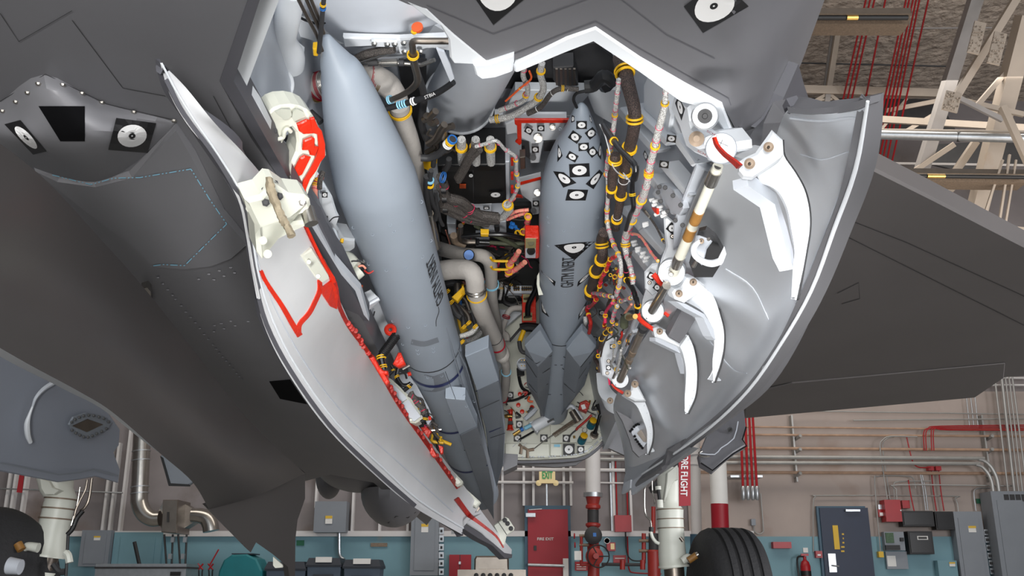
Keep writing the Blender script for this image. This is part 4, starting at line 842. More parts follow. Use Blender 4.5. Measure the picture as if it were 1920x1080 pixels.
# ---- right bay door
Rd = [
 [(1452, 262, 1.60), (1478, 205, 1.50), (1530, 214, 1.42), (1585, 209, 1.36), (1629, 190, 1.30)],
 [(1345, 300, 1.85), (1455, 320, 1.76), (1530, 325, 1.62), (1580, 322, 1.52), (1606, 318, 1.44)],
 [(1290, 400, 2.10), (1400, 430, 2.05), (1490, 440, 1.90), (1545, 436, 1.76), (1566, 430, 1.66)],
 [(1262, 500, 2.40), (1360, 545, 2.36), (1450, 560, 2.22), (1500, 553, 2.02), (1523, 545, 1.92)],
 [(1235, 590, 2.75), (1320, 640, 2.72), (1395, 662, 2.55), (1440, 655, 2.32), (1468, 642, 2.18)],
 [(1195, 655, 3.10), (1275, 720, 3.05), (1335, 748, 2.92), (1375, 742, 2.68), (1405, 732, 2.52)],
 [(1165, 720, 3.50), (1220, 790, 3.42), (1270, 824, 3.30), (1305, 815, 3.06), (1335, 800, 2.90)],
 [(1150, 770, 3.80), (1185, 840, 3.75), (1220, 872, 3.65), (1245, 864, 3.45), (1268, 849, 3.30)],
 [(1172, 840, 4.00), (1172, 885, 4.00), (1180, 905, 3.95), (1190, 904, 3.85), (1206, 889, 3.70)]]
G = loftpx(Rd, 5, 4); v, f, mi = g_thick(G, 0.03)
rdoor = mk('bay_door', v, f, [lin_m, skin, skin], jet, mi=mi, label='right bay door, bright silver bowl with white hinge ribs')
SRD = S_B([rdoor])
edge = [(1629, 190), (1606, 318), (1566, 430), (1523, 545), (1468, 642), (1405, 732), (1335, 800), (1268, 849), (1206, 889)]
Yl = [1.30, 1.44, 1.66, 1.92, 2.18, 2.52, 2.90, 3.30, 3.70]
out = [(1638, 193), (1628, 300), (1588, 425), (1556, 510), (1500, 640), (1440, 730), (1365, 790), (1291, 843), (1214, 897)]
rows = [[(a[0], a[1], y), ((a[0]+c[0])/2+2, (a[1]+c[1])/2+1, y+0.01), (c[0], c[1], y+0.06)] for a, c, y in zip(edge, out, Yl)]
v, f, mi = g_thick(loftpx(rows, 5, 3), 0.02); mk('door_edge_band', v, f, [skin], rdoor, mi=None)
rows = [[(1476, 200, 1.5), (1478, 212, 1.5)], [(1520, 203, 1.43), (1520, 214, 1.43)], [(1565, 200, 1.38), (1568, 213, 1.38)], [(1600, 192, 1.33), (1604, 206, 1.33)], [(1632, 181, 1.29), (1630, 196, 1.3)]]
v, f, mi = g_thick(loftpx(rows, 4, 2), 0.02); mk('door_edge_band', v, f, [skin], rdoor)
J('door_edge_band', S_3((1458, 215, 1.55), (1478, 200, 1.5), (1470, 240, 1.55)), [(1474, 185), (1482, 200), (1480, 214), (1462, 206), (1450, 240), (1442, 246)], 0.02, skin2, parent=rdoor)
T0('bright_rim', [(x_-2, y_, Y_-0.004) for (x_, y_), Y_ in zip(edge, Yl)], [3.4, 4.5, 4.2, 3.6, 3.2, 3, 2.6, 2.2, 2], white, rdoor)
strip('inner_fold', SRD, [(1480, 222), (1540, 228), (1600, 222), (1610, 240), (1585, 330), (1540, 450), (1490, 570)], 3, greyw, rdoor, 0.004, 4, 0.004)
for pts in ([(1500, 290), (1540, 300), (1590, 285)], [(1330, 640), (1370, 690), (1400, 700)], [(1360, 505), (1410, 540), (1440, 600)]): strip('inner_fold', SRD, pts, 2, greyw, rdoor, 0.003, 4, 0.003)
# tip pieces with the stepped cut
J('door_tip', S_3((1172, 885, 3.95), (1180, 920, 3.9), (1260, 860, 3.4)), [(1195, 840), (1172, 890), (1165, 925), (1182, 912), (1184, 926), (1225, 892), (1270, 862), (1300, 840), (1250, 830)], 0.02, lin_m, parent=rdoor)
J('door_tip_band', S_3((1172, 885, 3.93), (1180, 920, 3.88), (1260, 860, 3.38)), d7((395, 450), (440, 430), (436, 487), (382, 527)), 0.01, greyw, parent=rdoor)
J('door_tip_band', S_3((1172, 885, 3.93), (1180, 920, 3.88), (1260, 860, 3.38)), d7((446, 505), (450, 440), (600, 340), (690, 230), (920, 50), (925, 120), (700, 290), (610, 400), (445, 533)), 0.01, greyw, parent=rdoor)
# slot with lacing at the rear of the door and the grey side panel there
J('side_panel', S_Y(3.60), d5((1060, 540), (1100, 560), (1240, 640), (1300, 700), (1330, 800), (1290, 870), (1240, 900), (1190, 850), (1165, 760), (1110, 620)), 0.02, skin, parent=rdoor)
J('access_frame', S_Y(3.57), d5((1175, 700), (1210, 650), (1250, 640), (1300, 680), (1300, 790), (1265, 835), (1210, 770)), 0.01, greyw, parent=rdoor)
J('access_hole', S_Y(3.55), d5((1225, 715), (1250, 690), (1300, 705), (1297, 785), (1275, 780)), 0.01, dsteel, parent=rdoor)
b = MB()
for x, y in d5((1172, 700), (1185, 685), (1200, 665), (1215, 652), (1230, 645), (1248, 645), (1266, 655), (1280, 668), (1292, 680), (1205, 740), (1215, 765), (1228, 782), (1240, 800), (1252, 815), (1265, 830)): c = on(S_Y(3.54), [(x, y)])[0]; b.add(*g_lathe(c, (0, -1, 0), [(0.006, 0), (0, 0.012)], 5))
b.obj('lacing_knot', black, rdoor)
# curved white hinge ribs
def hingerib(outer, inner, Y0, Y1, th=0.05, seal=True):
    n = len(outer); rows = []
    for k, (a, c) in enumerate(zip(outer, inner)):
        Y = Y0+(Y1-Y0)*k/(n-1); rows.append([(a[0], a[1], Y), ((a[0]+c[0])/2, (a[1]+c[1])/2, Y-0.0015), (c[0], c[1], Y)])
    v, f, mi = g_thick(loftpx(rows, 4, 3), th); r = mk('hinge_rib', v, f, [white], rdoor, mi=None)
    if seal:
        s = S_B([r, rdoor]); strip('rib_seal', S_Y((Y0+Y1)/2+0.02), [(p[0]+2, p[1]) for p in outer], 3, charc, rdoor, 0, 4, 0.01)
    s = S_B([r]); 
    for k in range(n*2):
        i = k*(n-1)/(n*2-1); i0 = int(min(i, n-2)); u = i-i0; px = outer[i0][0]*(1-u)+outer[i0+1][0]*u-4; py = outer[i0][1]*(1-u)+outer[i0+1][1]*u
        c, t = s(px, py); mk('rib_rivet', *g_lathe(c, (CAM-c), [(0.0028, -0.003), (0.0022, 0.003), (0, 0.004)], 8), white, rdoor)
    return r
hingerib([(1467, 262), (1470, 292), (1490, 322), (1508, 355), (1517, 392), (1518, 430), (1512, 470), (1505, 510), (1496, 560)],
         [(1408, 312), (1420, 325), (1438, 345), (1460, 360), (1476, 390), (1484, 430), (1490, 470), (1487, 500), (1484, 556)], 1.50, 1.56, 0.018)
hingerib([(1300, 522), (1325, 537), (1340, 560), (1350, 590), (1357, 620), (1357, 650), (1352, 680), (1340, 716)],
         [(1272, 560), (1290, 568), (1318, 585), (1332, 610), (1338, 630), (1339, 650), (1336, 680), (1337, 714)], 2.40, 2.5, 0.03)
hingerib([(1290, 628), (1300, 650), (1306, 680), (1307, 712), (1303, 745), (1290, 775)], [(1275, 650), (1281, 665), (1286, 690), (1286, 715), (1284, 745), (1284, 772)], 2.72, 2.8, 0.03)
hingerib([(1198, 725), (1208, 750), (1219, 780), (1224, 808), (1222, 832), (1215, 852)], [(1170, 745), (1193, 760), (1207, 790), (1213, 810), (1213, 832), (1213, 848)], 3.32, 3.42, 0.03)
b = MB()
# rib root lugs: plates with bolts
def lug(S, pts, m=white, th=0.035, bev=0.006): return J('hinge_lug', S, pts, th, m, bev, parent=rdoor)
def boltat(Y, x, y, r=0.022, par=None, m=None):
    r = r*0.42 if Y < 3 else r*0.5
    c = on(S_Y(Y), [(x, y)])[0]; n = CAM-c; o = mk('hinge_bolt', *g_lathe(c, n, [(r*1.25, -0.01), (r*1.25, 0.003), (r*0.75, 0.004), (r*0.75, 0.012), (0, 0.012)], 20), m or bronze, par or rdoor)
    mk('bolt_head', *g_lathe(c, n, [(r*0.38, 0.01), (r*0.38, 0.022), (0, 0.024)], 6), dsteel, par or rdoor); return o
lug(S_3((1388, 300, 1.46), (1460, 245, 1.44), (1430, 330, 1.46)), c8((840, 440), (870, 420), (925, 395), (1000, 290), (1015, 268), (1075, 325), (1080, 400), (1065, 420), (910, 525), (860, 520), (835, 490)))
boltat(1.42, *c8((996, 367))[0], 0.016); boltat(1.42, *c8((892, 458))[0], 0.017)
J('rib_edge_face', S_3((1400, 340, 1.50), (1500, 560, 1.62), (1470, 420, 1.58)), c8((880, 530), (915, 525), (1035, 615), (1095, 800), (1130, 935), (1138, 1035), (1100, 960), (1030, 680), (885, 580)), 0.03, greyw, parent=rdoor)
lug(S_3((1270, 550, 2.33), (1310, 522, 2.33), (1290, 570, 2.36)), d4((575, 370), (590, 350), (620, 340), (655, 290), (690, 285), (745, 325), (755, 345), (640, 425), (590, 405)))
boltat(2.30, *d4((682, 310))[0], 0.018); boltat(2.30, *d4((606, 371))[0], 0.018)
J('rib_edge_face', S_3((1280, 570, 2.36), (1340, 640, 2.46), (1325, 590, 2.42)), d4((590, 412), (640, 425), (740, 480), (790, 560), (800, 620), (780, 600), (735, 500), (640, 450)), 0.03, greyw, parent=rdoor)
lug(S_3((1230, 630, 2.70), (1270, 620, 2.70), (1250, 650, 2.72)), d4((470, 560), (500, 550), (540, 570), (560, 600), (615, 640), (620, 665), (480, 605)))
boltat(2.68, *d4((503, 573))[0], 0.018)
J('hinge_cover', S_3((1260, 600, 2.62), (1300, 590, 2.62), (1280, 640, 2.68)), d4((550, 605), (555, 590), (625, 460), (710, 487), (650, 590), (610, 640)), 0.03, skin, 0.004, parent=rdoor)
J('rib_edge_face', S_3((1240, 640, 2.72), (1280, 660, 2.76), (1290, 740, 2.8)), d4((480, 605), (620, 660), (640, 700), (645, 800), (630, 750), (615, 690), (480, 625)), 0.03, greyw, parent=rdoor)
lug(S_Y(3.28), e3((405, 990), (420, 960), (465, 945), (470, 900), (490, 860), (515, 865), (530, 920), (545, 950), (590, 1040), (500, 1040), (420, 1000)))
boltat(3.27, *e3((436, 980))[0], 0.02); boltat(3.27, *e3((497, 902))[0], 0.02)
# small second flap arm below hinge 4
rows = [[(1118, 700, 3.9), (1140, 690, 3.9)], [(1122, 735, 3.85), (1142, 722, 3.85)], [(1135, 752, 3.8), (1160, 742, 3.8)], [(1165, 765, 3.75), (1190, 758, 3.75)], [(1195, 790, 3.7), (1205, 785, 3.7)]]
v, f, mi = g_thick(loftpx(rows, 4, 2), 0.05); mk('lower_hinge_arm', v, f, [white], rdoor)
boltat(3.68, *d5((1014, 462))[0], 0.02)
# hook over a dark patch that paints the shaded hole in the door flange
J('flange_hole_shade', S_3((1310, 430, 2.0), (1350, 480, 2.1), (1290, 520, 2.3)), c8((610, 830), (650, 820), (700, 860), (740, 930), (740, 1000), (690, 1080), (590, 1080), (560, 1000)), 0.01, charc, parent=rdoor)
tubepx('striker_hook', None, [(1350, 490, 2.0), (1335, 494, 2.0), (1318, 490, 2.0), (1303, 478, 2.0), (1302, 462, 2.0), (1312, 452, 2.0)], [7, 7, 6, 6, 6, 4], white, rdoor, 10, 4)
J('hook_plate', S_Y(2.03), c8((600, 850), (630, 830), (675, 850), (690, 880), (660, 920), (640, 1000), (600, 960), (590, 900)), 0.02, greyw, 0.004, parent=rdoor)
boltat(2.0, *c8((628, 882))[0], 0.012); tubepx('latch_rod', None, [(1333, 440, 2.02), (1300, 500, 2.1)], 4, steel, rdoor)
J('opening_flange', S_Y(1.98), [(1348, 482), (1358, 462), (1362, 476), (1356, 492)], 0.02, white, parent=rdoor)

# ---- far left: outer door seen from outside, shade painted into its skin
Od = [[(-90, 205, 1.18), (-90, 420, 1.10), (-90, 600, 1.16)], [(75, 328, 1.36), (20, 520, 1.26), (50, 681, 1.36)], [(190, 450, 1.60), (150, 600, 1.48), (150, 735, 1.56)], [(270, 540, 1.82), (235, 660, 1.68), (215, 776, 1.76)],
      [(372, 668, 2.15), (325, 765, 2.0), (300, 850, 2.1)], [(470, 792, 2.6), (418, 865, 2.45), (362, 905, 2.5)], [(572, 888, 3.2), (480, 930, 2.95), (392, 955, 2.95)]]
G = loftpx(Od, 5, 5)
v, f, mi = g_thick(G, 0.03); odoor = mk('outer_bay_door', v, f, [skin_shade, lin_m, lin_m], jet, mi=mi, label='shade-darkened outer skin of the far left bay door')
J('outer_door_end', S_3((572, 888, 3.2), (392, 955, 2.95), (552, 1085, 3.5)), [(572, 886), (480, 928), (390, 954), (400, 965), (470, 1036), (480, 1017), (510, 1038), (540, 1063), (544, 1095), (553, 1095), (554, 1010), (558, 975), (572, 935)], 0.03, skin_shade, parent=odoor)
J('door_fitting', S_Y(3.6), f2((970, 830), (1060, 910), (1050, 930), (990, 935), (970, 910)), 0.02, offw, parent=odoor)
# ---- left main gear door and the little one behind
gd = J('gear_door', S_3((0, 650, 3.6), (220, 860, 4.6), (0, 880, 3.9)), [(-60, 620), (0, 655), (100, 705), (170, 745), (205, 775), (226, 805), (224, 835), (214, 848), (226, 880), (222, 906), (180, 894), (150, 900), (110, 905), (0, 884), (-60, 880)], 0.03, mat('gear_door_grey', (142, 148, 160), 0.5, 0.05, 0.05, 2), 0.006)
SGD = S_3((0, 650, 3.57), (220, 860, 4.57), (0, 880, 3.87))
strip('lower_fold', SGD, [(0, 868), (110, 890), (150, 886), (175, 880), (222, 892)], 3, egrey, gd, 0.004, 1)
J('diamond_frame', SGD, d1((320, 385), (340, 350), (400, 330), (470, 345), (515, 375), (495, 405), (420, 450), (340, 425)), 0.01, egrey, off=0.01, parent=gd)
J('diamond_hole', SGD, d1((335, 390), (405, 358), (475, 383), (400, 418)), 0.01, dsteel, off=0.016, parent=gd)
b = MB()
for x, y in d1((330, 372), (345, 360), (365, 350), (385, 343), (408, 340), (432, 342), (455, 348), (478, 355), (500, 370), (332, 410), (350, 422), (368, 432), (385, 440), (405, 442), (425, 435), (445, 425), (468, 415), (490, 402)): c = on(SGD, [(x, y)], 0.02)[0]; b.add(*g_lathe(c, CAM-c, [(0.007, -0.004), (0.006, 0.004), (0, 0.005)], 7))
b.obj('door_bolt', black, gd)
tubepx('stiffener', SGD, d1((150, 300), (135, 340), (125, 380), (128, 430), (140, 465)), [2, 3, 5, 5, 4], white, gd, 8, 4, off=0.02); tubepx('stiffener', SGD, d1((255, 185), (200, 220), (165, 260), (150, 300)), [5, 4, 3, 2], greyw, gd, 8, 4, off=0.02)
o = J('small_gear_door', S_Y(5.2), [(300, 855), (308, 880), (316, 908), (352, 911), (366, 900), (340, 870), (310, 845)], 0.03, egrey, 0.006); J('door_frame_edge', S_Y(5.19), [(300, 855), (308, 882), (316, 911), (356, 912), (354, 908), (319, 906), (312, 882), (305, 858)], 0.01, black, parent=o)
# right gear door (dark) below the wing
g2 = J('gear_door', S_3((1310, 870, 4.6), (1395, 790, 4.9), (1345, 880, 4.6)), [(1395, 765), (1399, 800), (1392, 822), (1398, 834), (1375, 848), (1358, 862), (1337, 881), (1314, 868), (1310, 850), (1325, 815), (1350, 780)], 0.03, skin, 0.005, label='dark gear door below the wing root')
S2 = S_3((1310, 870, 4.57), (1395, 790, 4.87), (1345, 880, 4.57))
strip('edge_seal', S2, [(1399, 800), (1392, 824), (1400, 836), (1376, 850), (1358, 864), (1336, 882), (1314, 868)], 3, black, g2, 0.006, 1)
strip('raised_bead', S2, [(1312, 850), (1340, 852), (1352, 840), (1376, 822), (1384, 790)], 2, greyw, g2, 0.004, 2)
c = on(S2, [(1369, 806)], 0.01)[0]; mk('lamp_socket', *g_lathe(c, CAM-c, [(0.014, 0), (0.014, 0.01), (0.008, 0.01), (0.008, 0), (0, 0)], 14), charc, g2)
tubepx('hook', S2, [(1330, 856), (1315, 856), (1310, 850), (1316, 846)], 1.6, steel, g2, off=0.02)

# ================================================================ THE TWO MISSILES
def body(cent, Yf, seg=40, n=6):
    P = cat([V((x, y, r)) for x, y, r in cent], n); path = []; rad = []
    for p in P: co, t = S_Y(Yf(p.y))(p.x, p.y); path.append(co); rad.append(max(0.004, p.z)*t/F)
    return path, rad, seg
YL = lin(66, 2.0, 930, 5.3); YRm = lin(195, 2.6, 778, 4.9)
CL = [(611, 66, 3), (613, 71, 9), (619, 89, 18), (631, 118, 32), (645, 148, 44), (671, 237, 63), (698, 320, 76), (711, 359, 77), (745, 460, 70), (781, 575, 62), (812, 664, 55), (838, 740, 49), (857, 800, 44), (884, 870, 38), (903, 925, 32)]
CR = [(1091, 194, 2), (1090.5, 197, 7), (1090, 206, 14), (1089, 222, 21), (1088, 245, 31), (1084, 275, 44), (1079, 311, 55), (1075, 350, 61), (1071, 400, 60), (1070, 430, 59), (1062, 512, 51), (1057, 560, 46), (1051, 614, 40), (1045, 698, 33), (1038, 772, 26)]
def make_missile(name, label, cent, Yf):
    pth, rad, seg = body(cent, Yf); t = thing(name, pth[len(pth)//2]+V((0, 0, -rad[len(rad)//2])), label, 'missile', None)
    v, f = g_tube(pth, rad, seg, True, 1, False); b = mk('missile_body', v, f, missile, t, sharp=60); return t, b
mL, bL = make_missile('missile', 'large plain grey missile on the left, nose towards the camera', CL, YL)
mR, bR = make_missile('missile', 'right grey missile whose nose is covered with black-and-white markers', CR, YRm)
def yl(y, k=0.0): return YL(y)-k
def q3(pts, Yf, k=0.0): return [S_Y(Yf(y)-(kk[0] if kk else k))(x, y)[0] for x, y, *kk in pts]
def facets(name, P, faces, m, parent, mi=None):
    v, f = fixn(P, faces); return mk(name, P, faces, m, parent, smooth=False, mi=mi)
def wedge(name, front, Yf, k, depth, m, parent):
    "panel outline in pixels, k nearer than the axis depth, extruded backwards"
    P = [S_Y(Yf(y)-(kk[0] if kk else k))(x, y)[0] for x, y, *kk in front]; v, f = g_slab(P, depth, 0.003); return mk(name, v, f, m, parent, smooth=False)
# left missile strake and fins
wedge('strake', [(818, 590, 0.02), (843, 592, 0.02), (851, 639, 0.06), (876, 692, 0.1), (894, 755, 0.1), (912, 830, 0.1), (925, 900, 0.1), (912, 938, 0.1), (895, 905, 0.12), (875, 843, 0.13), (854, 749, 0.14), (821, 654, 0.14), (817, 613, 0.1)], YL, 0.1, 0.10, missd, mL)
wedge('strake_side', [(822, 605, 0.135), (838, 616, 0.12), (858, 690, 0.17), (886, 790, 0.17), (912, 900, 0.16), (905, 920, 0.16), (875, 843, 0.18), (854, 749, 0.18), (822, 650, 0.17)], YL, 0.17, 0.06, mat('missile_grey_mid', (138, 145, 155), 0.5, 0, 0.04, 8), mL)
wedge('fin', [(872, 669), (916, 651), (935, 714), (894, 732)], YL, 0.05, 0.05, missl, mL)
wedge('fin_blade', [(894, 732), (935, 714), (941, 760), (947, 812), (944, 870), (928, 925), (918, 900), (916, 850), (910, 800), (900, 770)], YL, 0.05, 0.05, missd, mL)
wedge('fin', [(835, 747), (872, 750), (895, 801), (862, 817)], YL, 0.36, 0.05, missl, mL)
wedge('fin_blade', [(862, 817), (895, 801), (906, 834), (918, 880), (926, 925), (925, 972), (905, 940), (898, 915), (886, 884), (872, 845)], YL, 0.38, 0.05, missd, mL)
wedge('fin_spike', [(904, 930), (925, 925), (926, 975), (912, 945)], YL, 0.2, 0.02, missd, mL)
SML = S_B([bL]); SMLa = S_B([o for o in ALL if PAR.get(o.name) in (mL,)])
SMR = S_B([bR])
# stripes and joints as thin bands round the body
def ringband(b, cent, Yf, y0, y1, m, par, name, extra=0.002, tilt=0.0):
    P = cat([V((x, y, r)) for x, y, r in cent], 12)
    def at_(yy):
        for a, c in zip(P, P[1:]):
            if a.y <= yy <= c.y: u = (yy-a.y)/(c.y-a.y); return a.lerp(c, u)
        return P[-1]
    A, B = at_(y0), at_(y1); p0, t0 = S_Y(Yf(A.y))(A.x, A.y); p1, t1 = S_Y(Yf(B.y))(B.x, B.y)
    v, f = g_tube([p0, p1], [A.z*t0/F+extra, B.z*t1/F+extra], 40, False, 1, False); return mk(name, v, f, m, par)
ringband(bL, CL, YL, 672, 677, navy, mL, 'blue_stripe'); ringband(bL, CL, YL, 766, 769.5, navy, mL, 'blue_stripe'); ringband(bL, CL, YL, 845, 848, navy, mL, 'blue_stripe')
ringband(bL, CL, YL, 646, 647.6, charc, mL, 'body_joint', 0.0012)
strip('wiring_seam', SML, [(822, 575), (823, 585), (818, 600), (818, 612)], 1.2, charc, mL, 0.002, 3)
strip('body_patch', SML, [(771, 641), (795, 645), (822, 637)], 10, missd, mL, 0.0015, 4); strip('body_patch', SML, [(793, 717), (815, 720), (838, 712)], 30, missd, mL, 0.0015, 4)
b = MB()
def fast(S, pts, r=0.006):
    for x, y in pts: c, t = S(x, y); c = c+(CAM-c).normalized()*0.001; b.add(*g_ring(c, CAM-c, r*0.75, r*0.12, 12, 4))
fast(SML, c6((940, 470), (1075, 452), (1188, 376), (1248, 265), (1050, 410), (820, 427), (1255, 612), (1028, 697), (1153, 682), (915, 657), (1308, 510), (1165, 1058), (1275, 1045), (1070, 1020))+d2((652, 170), (755, 157), (620, 270), (706, 305), (712, 327), (800, 293), (803, 315), (770, 470), (852, 460), (900, 680)))
b.obj('fastener', missl, mL)
b = MB(); SS = S_B([o for o in ALL if o.name.startswith(('strake', 'fin'))], SML)
fast(SS, d2((880, 238), (905, 317), (928, 390), (945, 460), (962, 523), (985, 580), (1000, 640), (835, 183), (1045, 610)), 0.007); b.obj('strake_fastener', missl, mL)
for pts in (d2((1055, 552), (1190, 492)), d2((960, 812), (1070, 768)), d2((1035, 1028), (1125, 992)), d2((1135, 795), (1225, 762))): strip('navy_mark', SS, pts, 2, navy, mL, 0.004, 1)
for pts in (d2((1070, 660), (1205, 600)), d2((985, 905), (1085, 870)), d2((1140, 830), (1230, 800)), d2((935, 600), (875, 440), (822, 200))): strip('panel_seam', SS, pts, 0.9, charc, mL, 0.003, 1)
# text, first letter at the bottom
lettering(SML, 'GHTM INERT', [(820, 579), (799, 496), (812, 472), (832, 555)], charc, mL, 0.008, 0.12)
# right missile
lettering(SMR, 'GHTM INERT', [(1051, 540), (1054, 484), (1078, 482), (1075, 538)], charc, mR, 0.006, 0.12)
strk = [(1042, 543, 0.1), (1050, 541, 0.1), (1075, 541, 0.1), (1084, 549, 0.1), (1082, 590, 0.1), (1075, 640, 0.1), (1064, 680, 0.12), (1056, 712, 0.14), (1052, 780, 0.1), (1020, 778, 0.1), (1025, 740, 0.14), (1036, 700, 0.14), (1038, 660, 0.12), (1040, 600, 0.1)]
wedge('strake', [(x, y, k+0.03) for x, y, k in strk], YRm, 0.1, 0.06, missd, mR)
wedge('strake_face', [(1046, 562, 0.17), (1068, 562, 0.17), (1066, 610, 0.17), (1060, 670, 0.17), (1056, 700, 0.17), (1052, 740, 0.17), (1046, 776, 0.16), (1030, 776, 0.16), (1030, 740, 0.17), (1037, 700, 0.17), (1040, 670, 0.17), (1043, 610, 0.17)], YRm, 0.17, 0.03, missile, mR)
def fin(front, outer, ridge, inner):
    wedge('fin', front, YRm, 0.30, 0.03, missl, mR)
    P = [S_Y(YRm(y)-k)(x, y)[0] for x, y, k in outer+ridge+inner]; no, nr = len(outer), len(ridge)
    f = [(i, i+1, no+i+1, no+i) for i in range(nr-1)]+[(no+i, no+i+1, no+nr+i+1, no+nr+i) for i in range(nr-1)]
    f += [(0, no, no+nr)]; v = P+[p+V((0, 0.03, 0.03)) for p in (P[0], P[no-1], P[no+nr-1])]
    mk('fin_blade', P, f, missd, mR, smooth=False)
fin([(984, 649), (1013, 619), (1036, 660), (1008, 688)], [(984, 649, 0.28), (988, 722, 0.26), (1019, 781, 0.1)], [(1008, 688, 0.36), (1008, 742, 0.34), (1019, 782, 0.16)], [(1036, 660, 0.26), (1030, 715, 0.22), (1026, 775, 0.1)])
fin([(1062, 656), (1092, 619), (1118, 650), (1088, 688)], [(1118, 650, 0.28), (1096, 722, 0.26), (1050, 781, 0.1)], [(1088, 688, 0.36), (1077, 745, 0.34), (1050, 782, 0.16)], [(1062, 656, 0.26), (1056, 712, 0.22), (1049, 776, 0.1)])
SRf = S_B([o for o in ALL if PAR.get(o.name) is mR and o.type == 'MESH'])
for pts in (d5((350, 100), (440, 175), (560, 110)), d5((355, 150), (440, 280), (545, 210)), d5((380, 330), (440, 400), (530, 330)), d5((650, 120), (785, 200), (900, 60)), d5((640, 210), (770, 290), (860, 160)), d5((655, 330), (735, 400), (830, 260)), d5((580, 185), (645, 185)), d5((530, 415), (640, 415))): strip('panel_seam', SRf, pts, 1.2, charc, mR, 0.004, 1)
ringband(bR, CR, YRm, 612, 613.5, charc, mR, 'body_joint', 0.001)
mk2 = [sq(1090.5, 234.5, 20, 15), sq(1078, 257, 21, 17, 35), sq(1108.5, 250, 19, 16, -38), sq(1094.5, 275.5, 20, 15, -4), sq(1073, 294, 20, 14, 30), sq(1111, 285, 16, 16, -38), sq(1086.5, 319.5, 38, 25, -3), [(1037, 321), (1057, 323), (1081, 343), (1056, 352)], [(1098, 345), (1124, 318), (1131, 325), (1113, 355)], [(1065, 355), (1103, 356), (1098, 376), (1060, 376)],
       [(1046, 270), (1050, 278), (1055, 292), (1045, 304)], [(1120, 290), (1126, 265), (1128, 270), (1127, 300)], [(1039, 460), (1075, 455), (1115, 453), (1077, 488)], [(1014, 505), (1016, 512), (1042, 528), (1040, 537)], [(1084, 528), (1110, 505), (1109, 514), (1082, 538)], [(1014, 560), (1017, 572), (1030, 595), (1016, 585)], [(1085, 590), (1100, 565), (1099, 578), (1084, 600)], [(1072, 216), (1077, 218), (1077, 228), (1071, 230)], [(1105, 215), (1109, 222), (1110, 232), (1106, 226)]]
for q in mk2: marker(SMR, q, mR, off=0.002)
b = MB(); fast(SMR, c7((825, 780), (925, 838), (1045, 840), (988, 812), (1155, 748), (820, 745), (820, 938), (900, 150))+d3((998, 45), (895, 148), (1010, 463)), 0.005); b.obj('fastener', missl, mR)
b = MB(); fast(S_B([o for o in ALL if PAR.get(o.name) is mR and o.name.startswith('strake')], SMR), [(1040, y) for y in range(570, 680, 18)]+[(1076-(y-570)*0.12, y) for y in range(570, 680, 18)], 0.005); b.obj('strake_fastener', missl, mR)

# ================================================================ INSIDE THE BAY
def T(name, S, pts, r, m, seg=10, n=4, parent=None, off=0.0, **kw): return tubepx(name, S, pts, r, m, parent or jet, seg, n, off, **kw)
def clampat(S, path, i, r, m=yellow, w=0.55, parent=None, name='cable_clamp', rings=2):
    "band round a cable: path pixel list, i = index (float), r px"
    k = int(min(i, len(path)-2)); u = i-k; a, c = path[k], path[k+1]; x = a[0]+(c[0]-a[0])*u; y = a[1]+(c[1]-a[1])*u
    SS = S_Y(a[2]+(c[2]-a[2])*u) if len(a) > 2 else S
    L = math.hypot(c[0]-a[0], c[1]-a[1]); dx, dy = (c[0]-a[0])/L, (c[1]-a[1])/L
    S1 = S_Y(a[2]+(c[2]-a[2])*u) if len(a) > 2 else S
    p, t = SS(x, y); A = (S_Y(a[2]) if len(a) > 2 else S)(a[0], a[1])[0]; C = (S_Y(c[2]) if len(c) > 2 else S)(c[0], c[1])[0]; d = (C-A).normalized(); R0 = r*t/F
    b = MB()
    for q in range(rings): b.add(*g_ring(p+d*R0*w*(q-(rings-1)/2), d, R0*1.02, R0*w*0.30, 20, 6))
    return b.obj(name, m, parent or jet)
def cable(S, pts, r, m, clamps=(), ties=0, tie_m=None, name='cable_bundle', seg=10, cr=1.15, cm=None):
    o = T(name, S, pts, r, m, seg)
    rr = r if not isinstance(r, (list, tuple)) else r[len(r)//2]
    for i in clamps:
        k = int(min(i, len(pts)-1)); ri = r[k] if isinstance(r, (list, tuple)) else r
        clampat(S, pts, i, ri*cr, cm or yellow, parent=o)
    if ties:
        b = MB()
        for k in range(ties):
            i = (k+0.5)*(len(pts)-1)/ties+R.uniform(-.1, .1); kk = int(max(0, min(i, len(pts)-2))); u = i-kk; a, c = pts[kk], pts[kk+1]
            x = a[0]+(c[0]-a[0])*u; y = a[1]+(c[1]-a[1])*u; SS = S_Y(a[2]+(c[2]-a[2])*u) if len(a) > 2 else S; ri = r[kk] if isinstance(r, (list, tuple)) else r
            p, t = SS(x, y); A = (S_Y(a[2]) if len(a) > 2 else S)(a[0], a[1])[0]; C = (S_Y(c[2]) if len(c) > 2 else S)(c[0], c[1])[0]; d = (C-A).normalized()+V((R.uniform(-.25, .25),)*3)
            b.add(*g_ring(p, d, ri*1.03*t/F, 0.7*t/F, 14, 5))
        b.obj('lacing_tie', tie_m or magen, o, kind='stuff')
    return o
rf = S_H(0.62)
